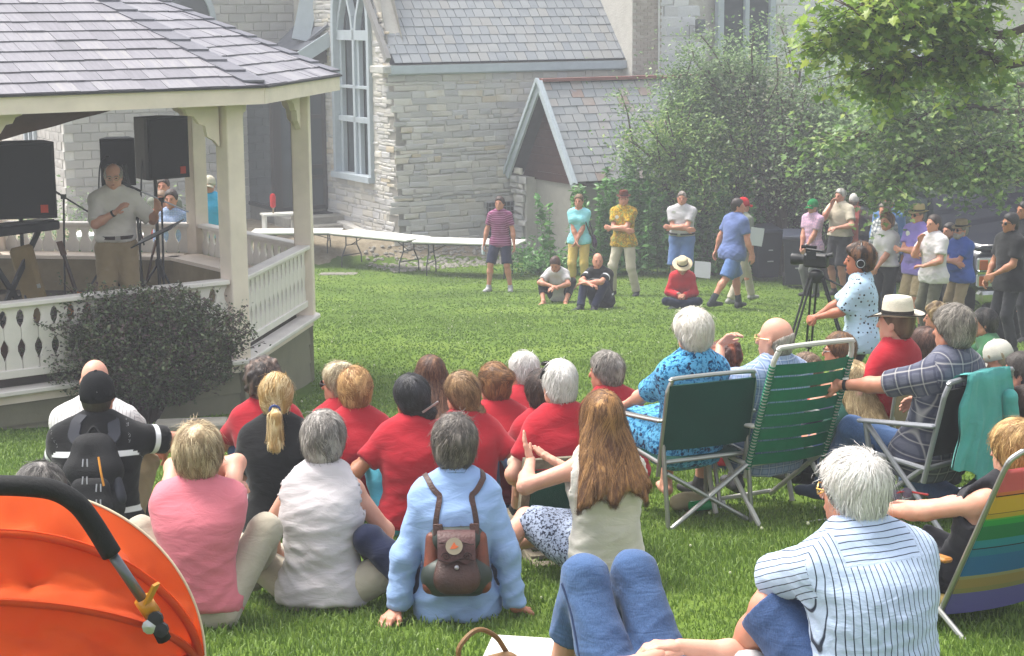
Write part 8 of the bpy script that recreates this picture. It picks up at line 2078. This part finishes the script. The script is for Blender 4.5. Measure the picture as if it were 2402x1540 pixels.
tree(2290, 33.5, 40, 'dark tree above the parked truck', L_DARK, seed=19, n=14000, wide=.9, stems=6, size=.09, clump=.40, low=.05)
tree(2440, 33.0, 10, 'dark tree at the far right edge behind the truck', L_MID, seed=23, n=12000, wide=.9, stems=6, size=.09, clump=.40, low=.05)
tree(1890, 37.6, 330, 'low shady bush directly behind the black bins', L_DARK, seed=29, n=7000, wide=.9, stems=7, size=.08, clump=.30, low=.0, name='bush', cat='bush', group='bushes in the shade under the trees')
tree(1760, 37.2, 380, 'low shady bush behind the walking blue tee', L_DARK, seed=31, n=7000, wide=.9, stems=7, size=.08, clump=.30, low=.0, name='bush', cat='bush', group='bushes in the shade under the trees')
tree(2060, 36.8, 360, 'low shady bush behind the salmon shirt', L_DARK, seed=37, n=7000, wide=.9, stems=7, size=.08, clump=.32, low=.0, name='bush', cat='bush', group='bushes in the shade under the trees')
tree(2230, 35.6, 360, 'low shady bush behind the straw hats', L_DARK, seed=41, n=7000, wide=.9, stems=7, size=.08, clump=.32, low=.0, name='bush', cat='bush', group='bushes in the shade under the trees')
def stalks(x, d, y_top, wpx, n, label, seed):
    """leafy upright perennials: every stalk carries pairs of long leaves"""
    rs = np.random.default_rng(seed); g = at(x, 640, d); z0 = gz(g.x, g.y); H = at(x, y_top, d).z-z0; w_ = wpx/FPX*d
    o = empty('leafy_plant', (g.x, g.y, z0), 0, label, 'plant', 'tall leafy plants before the porch'); B = MB(); C, A = [], []
    for i in range(n):
        bx, by = rs.normal(0, w_*.28), rs.normal(0, .22); h = H*rs.uniform(.62, 1.0)*(1-.25*abs(bx)/w_); tx, ty = rs.normal(0, .10, 2)
        B.tube([(bx, by, 0), (bx+tx*.5, by+ty*.5, h*.5), (bx+tx, by+ty, h)], [.009, .007, .003], 5, cap=False)
        m = int(h/.045)
        for j in range(2, m):
            t = j/m; p = np.array([bx+tx*t, by+ty*t, h*t]); a = j*1.4+rs.uniform(-.5, .5)
            for s_ in (0, 3.14):
                dr = np.array([math.cos(a+s_), math.sin(a+s_), .25]); C.append(p+dr*(.075*(1.25-t*.8))); A.append(dr)
    B.build('stem', mat('stem_green', '4d6a34', .7), o); leaves('leaf_mass', np.array(C), .165, L_LUSH, o, rs, OVAL*np.array([.85, 1]), .5, .25, np.array(A))
for i, a in enumerate(((1352, 36.3, 392, 150, 16, 'leafy plant at the left end, beside the porch gable wall'), (1420, 36.2, 375, 150, 18, 'leafy plant between aqua tee and brown hat, against the slates'), (1490, 36.4, 345, 150, 18, 'tallest leafy plant, just right of the brown hat'), (1560, 36.1, 372, 160, 18, 'leafy plant left of the stout lettered tee'), (1640, 35.9, 350, 160, 18, 'leafy plant right behind the stout lettered tee'), (1700, 35.7, 372, 150, 16, 'leafy plant at the right end, beside the walking blue tee'))): stalks(*a, 50+i)
def ground_cover():
    rs = np.random.default_rng(77); C = []
    for x, y, n, r_ in ((1265, 628, 700, .55), (1310, 618, 500, .45), (1240, 560, 500, .4), (1230, 600, 350, .35), (1385, 630, 500, .5)):
        p = rayz(x, y+15, 0.03); C.append(np.stack([p.x+rs.normal(0, r_*.55, n), p.y+rs.normal(0, r_*.4, n), np.abs(rs.normal(0, .16, n))+.03], 1))
    C = np.concatenate(C); C[:, 2] += ground(C[:, 0], C[:, 1]); leaves('ground_ivy', C, .10, L_LUSH, None, rs, OVAL, .5, .2)
    tag(bpy.data.objects['ground_ivy'], 'low green ground cover along the porch wall', 'ground cover', kind='stuff')
    C = []
    for x, y, n in ((150, 505, 500), (90, 500, 500), (270, 500, 300), (215, 505, 300), (330, 515, 400), (420, 500, 300)):
        p = at(x, y, 38.5); z = gz(p.x, p.y); C.append(np.stack([p.x+rs.normal(0, .4, n), p.y+rs.normal(0, .4, n), z+np.abs(rs.normal(0, .45, n))], 1))
    leaves('hall_bushes', np.concatenate(C), .09, L_DARK, None, rs, OVAL, .4, .2); tag(bpy.data.objects['hall_bushes'], 'straggling dark bushes along the foot of the block hall', 'bushes', kind='stuff')
    B = MB()
    for i in range(900):
        a = rnd.uniform(-1., 3.); f = rnd.uniform(-.1, 1.9)**1.0; p = pt(a, -f, 0); s_ = rnd.uniform(.02, .06); z = gz(p.x, p.y)
        B.lathe([(.5*s_, -.4*s_), (s_, .1*s_), (.6*s_, .6*s_), (.1*s_, .7*s_)], 5, M=Matrix.Translation((p.x, p.y, z)) @ Matrix.Rotation(rnd.uniform(0, 6), 4, 'Z'), sx=rnd.uniform(.7, 1.3), a=0) if False else B.lathe([(.5*s_, -.4*s_), (s_, .1*s_), (.6*s_, .6*s_), (.1*s_, .7*s_)], 5, M=Matrix.Translation((p.x, p.y, z)) @ Matrix.Rotation(rnd.uniform(0, 6), 4, 'Z'), sx=rnd.uniform(.7, 1.3))
    tag(B.build('rubble', mat('rubble_stone', '8d8980', .95, var=.2)), 'loose stone rubble along the foot of the church wall', 'rubble', kind='stuff')
ground_cover()
def barberry():
    rs = np.random.default_rng(9); c = at(338, 985, 16.3); X, Y = c.x, c.y; z0 = gz(X, Y); o = empty('barberry_bush', (X, Y, z0), 0, 'big purple green barberry bush against the bandstand rail', 'bush')
    B = MB(); C = []
    for i in range(95):
        a = rs.uniform(0, 6.283); e = rs.uniform(.15, 1.)**.7; w_ = np.array([math.cos(a)*1.20*e, math.sin(a)*.66*e, 1.30*(1-.34*e*e)*rs.uniform(.70, 1.05)])
        p = [np.array([math.cos(a)*.10, math.sin(a)*.08, 0]), np.array([w_[0]*.35, w_[1]*.35, w_[2]*.55]), w_]; q = [np.array(v) for v in bez(p, 6)]
        B.tube(q, [.010*(1-.8*k/len(q)) for k in range(len(q))], 4, cap=False)
        for t in range(3):
            b0 = q[rs.integers(5, len(q))]; e2 = b0+rs.normal(0, .17, 3)*np.array([1, .8, .8]); B.tube([b0, e2], [.004, .002], 4, cap=False); m = 34; tt = rs.uniform(0, 1.1, (m, 1)); C.append(b0+(e2-b0)*tt+rs.normal(0, .022, (m, 3)))
        m = 70; k = rs.integers(4, len(q), m); C.append(np.array([q[j] for j in k])+rs.normal(0, .038, (m, 3)))
    B.build('stem', mat('barberry_stem', '3a2620', .9), o); C = np.concatenate(C); C = C[C[:, 2] > .14]
    n = len(C); fill = rs.normal(0, 1, (26000, 3)); fill /= np.linalg.norm(fill, axis=1, keepdims=True); fill *= (rs.uniform(.15, 1, (26000, 1))**.45); fill = fill*np.array([1.12, .64, .56])+np.array([0, 0, .70]); lump = .86+.14*np.sin(fill[:, 0]*7)*np.sin(fill[:, 2]*8+fill[:, 1]*5); fill[:, :2] *= lump[:, None]
    m = leafmat('barberry_leaf', [(.05, '3e2c30'), (.3, '5e474a'), (.55, '4a5a3c'), (.8, '63704a'), (1., '948a78')], .2)
    leaves('crown', np.concatenate([C, fill]), .038, m, o, rs, DIA*np.array([1.1, 1]), .3)
barberry()
def maple(trunk, limbs, label, seed, size, leafn, m, spread):
    """big tree standing off to the right; limbs reach into the picture"""
    rs = np.random.default_rng(seed); X, Y = trunk; z0 = gz(X, Y); o = empty('maple_tree', (X, Y, z0), 0, label, 'tree'); loc = np.array([X, Y, z0]); B = MB()
    B.tube([(0, 0, -.1), (.05, 0, 1.5), (.0, .1, 3.2), (-.1, .1, 5.5), (-.1, 0, 9)], [.26, .2, .18, .15, .08], 12); B.build('trunk', M_BARK, o, smooth=True)
    B = MB(); C, A = [], []
    for (h0, pts) in limbs:
        P = [np.array([-.05, .1, h0])]+[np.array(at(*p))-loc for p in pts]; q = [np.array(v) for v in bez(P, 7)]; nq = len(q)
        B.tube(q, [.05*(1-.85*i/nq)+.004 for i in range(nq)], 6, cap=False)
        for i in range(int(nq*.38), nq):
            for k in range(3):
                dr = nrm(rs.normal(0, 1, 3)*np.array([1, .7, .45])+np.array([-.35, 0, -.25])); L = rs.uniform(.25, .8)*spread; e = q[i]+dr*L; mid = q[i]+dr*L*.5+np.array([0, 0, .06]); B.tube([q[i], mid, e], [.010, .006, .003], 4, cap=False)
                for _ in range(leafn):
                    t = rs.uniform(.2, 1.1); c = q[i]+(e-q[i])*t+rs.normal(0, .10*spread, 3); c[2] -= rs.uniform(0, .10); C.append(c); A.append(dr+np.array([0, 0, -.5]))
    B.build('branch', M_BARK, o, smooth=True); leaves('crown', np.array(C), size, m, o, rs, MAPLE, .45, .4, np.array(A), fold=.12)
maple((7.6, 18.0), ((5.2, ((2420, 60, 17.5), (2250, 40, 17), (2080, 75, 16.8), (1960, 95, 16.7))), (5.4, ((2430, -40, 17.2), (2300, -30, 16.8), (2120, -5, 16.5), (2000, 20, 16.4))), (4.8, ((2440, 130, 17.5), (2300, 120, 17.2), (2160, 150, 17.0), (2060, 175, 16.9))), (5.8, ((2440, -120, 17.5), (2280, -110, 17.2), (2100, -70, 17)))), 'bright green maple reaching in from the upper right corner', 101, .105, 26, L_MAPLE, .75)
maple((9.6, 27.), ((3.6, ((2400, 260, 26.6), (2260, 250, 26.2), (2120, 290, 26), (1985, 330, 25.8))), (3.2, ((2400, 340, 26.4), (2270, 350, 26.1), (2160, 385, 25.9), (2075, 440, 25.8))), (4.0, ((2410, 200, 26.6), (2300, 170, 26.2), (2180, 190, 26), (2080, 215, 25.9))), (2.9, ((2420, 360, 26.4), (2330, 365, 26.2), (2240, 390, 26.)))), 'darker maple with low drooping boughs over the straw hats', 103, .10, 38, L_MID, 1.1)
def haze():
    B = MB(); B.box((0, 64, 5.2), (190, 162, 12.9)); m = bpy.data.materials.new('haze'); m.use_nodes = True; t = m.node_tree; t.nodes.remove(t.nodes['Principled BSDF'])
    v = t.nodes.new('ShaderNodeVolumePrincipled'); v.inputs['Color'].default_value = (.93, .95, 1, 1); v.inputs['Density'].default_value = HAZE; v.inputs['Anisotropy'].default_value = .3
    t.links.new(v.outputs[0], t.nodes['Material Output'].inputs['Volume']); o = B.build('haze', m); tag(o, 'pale summer haze filling the churchyard air', 'haze', kind='stuff')
HAZE = .0036
haze()
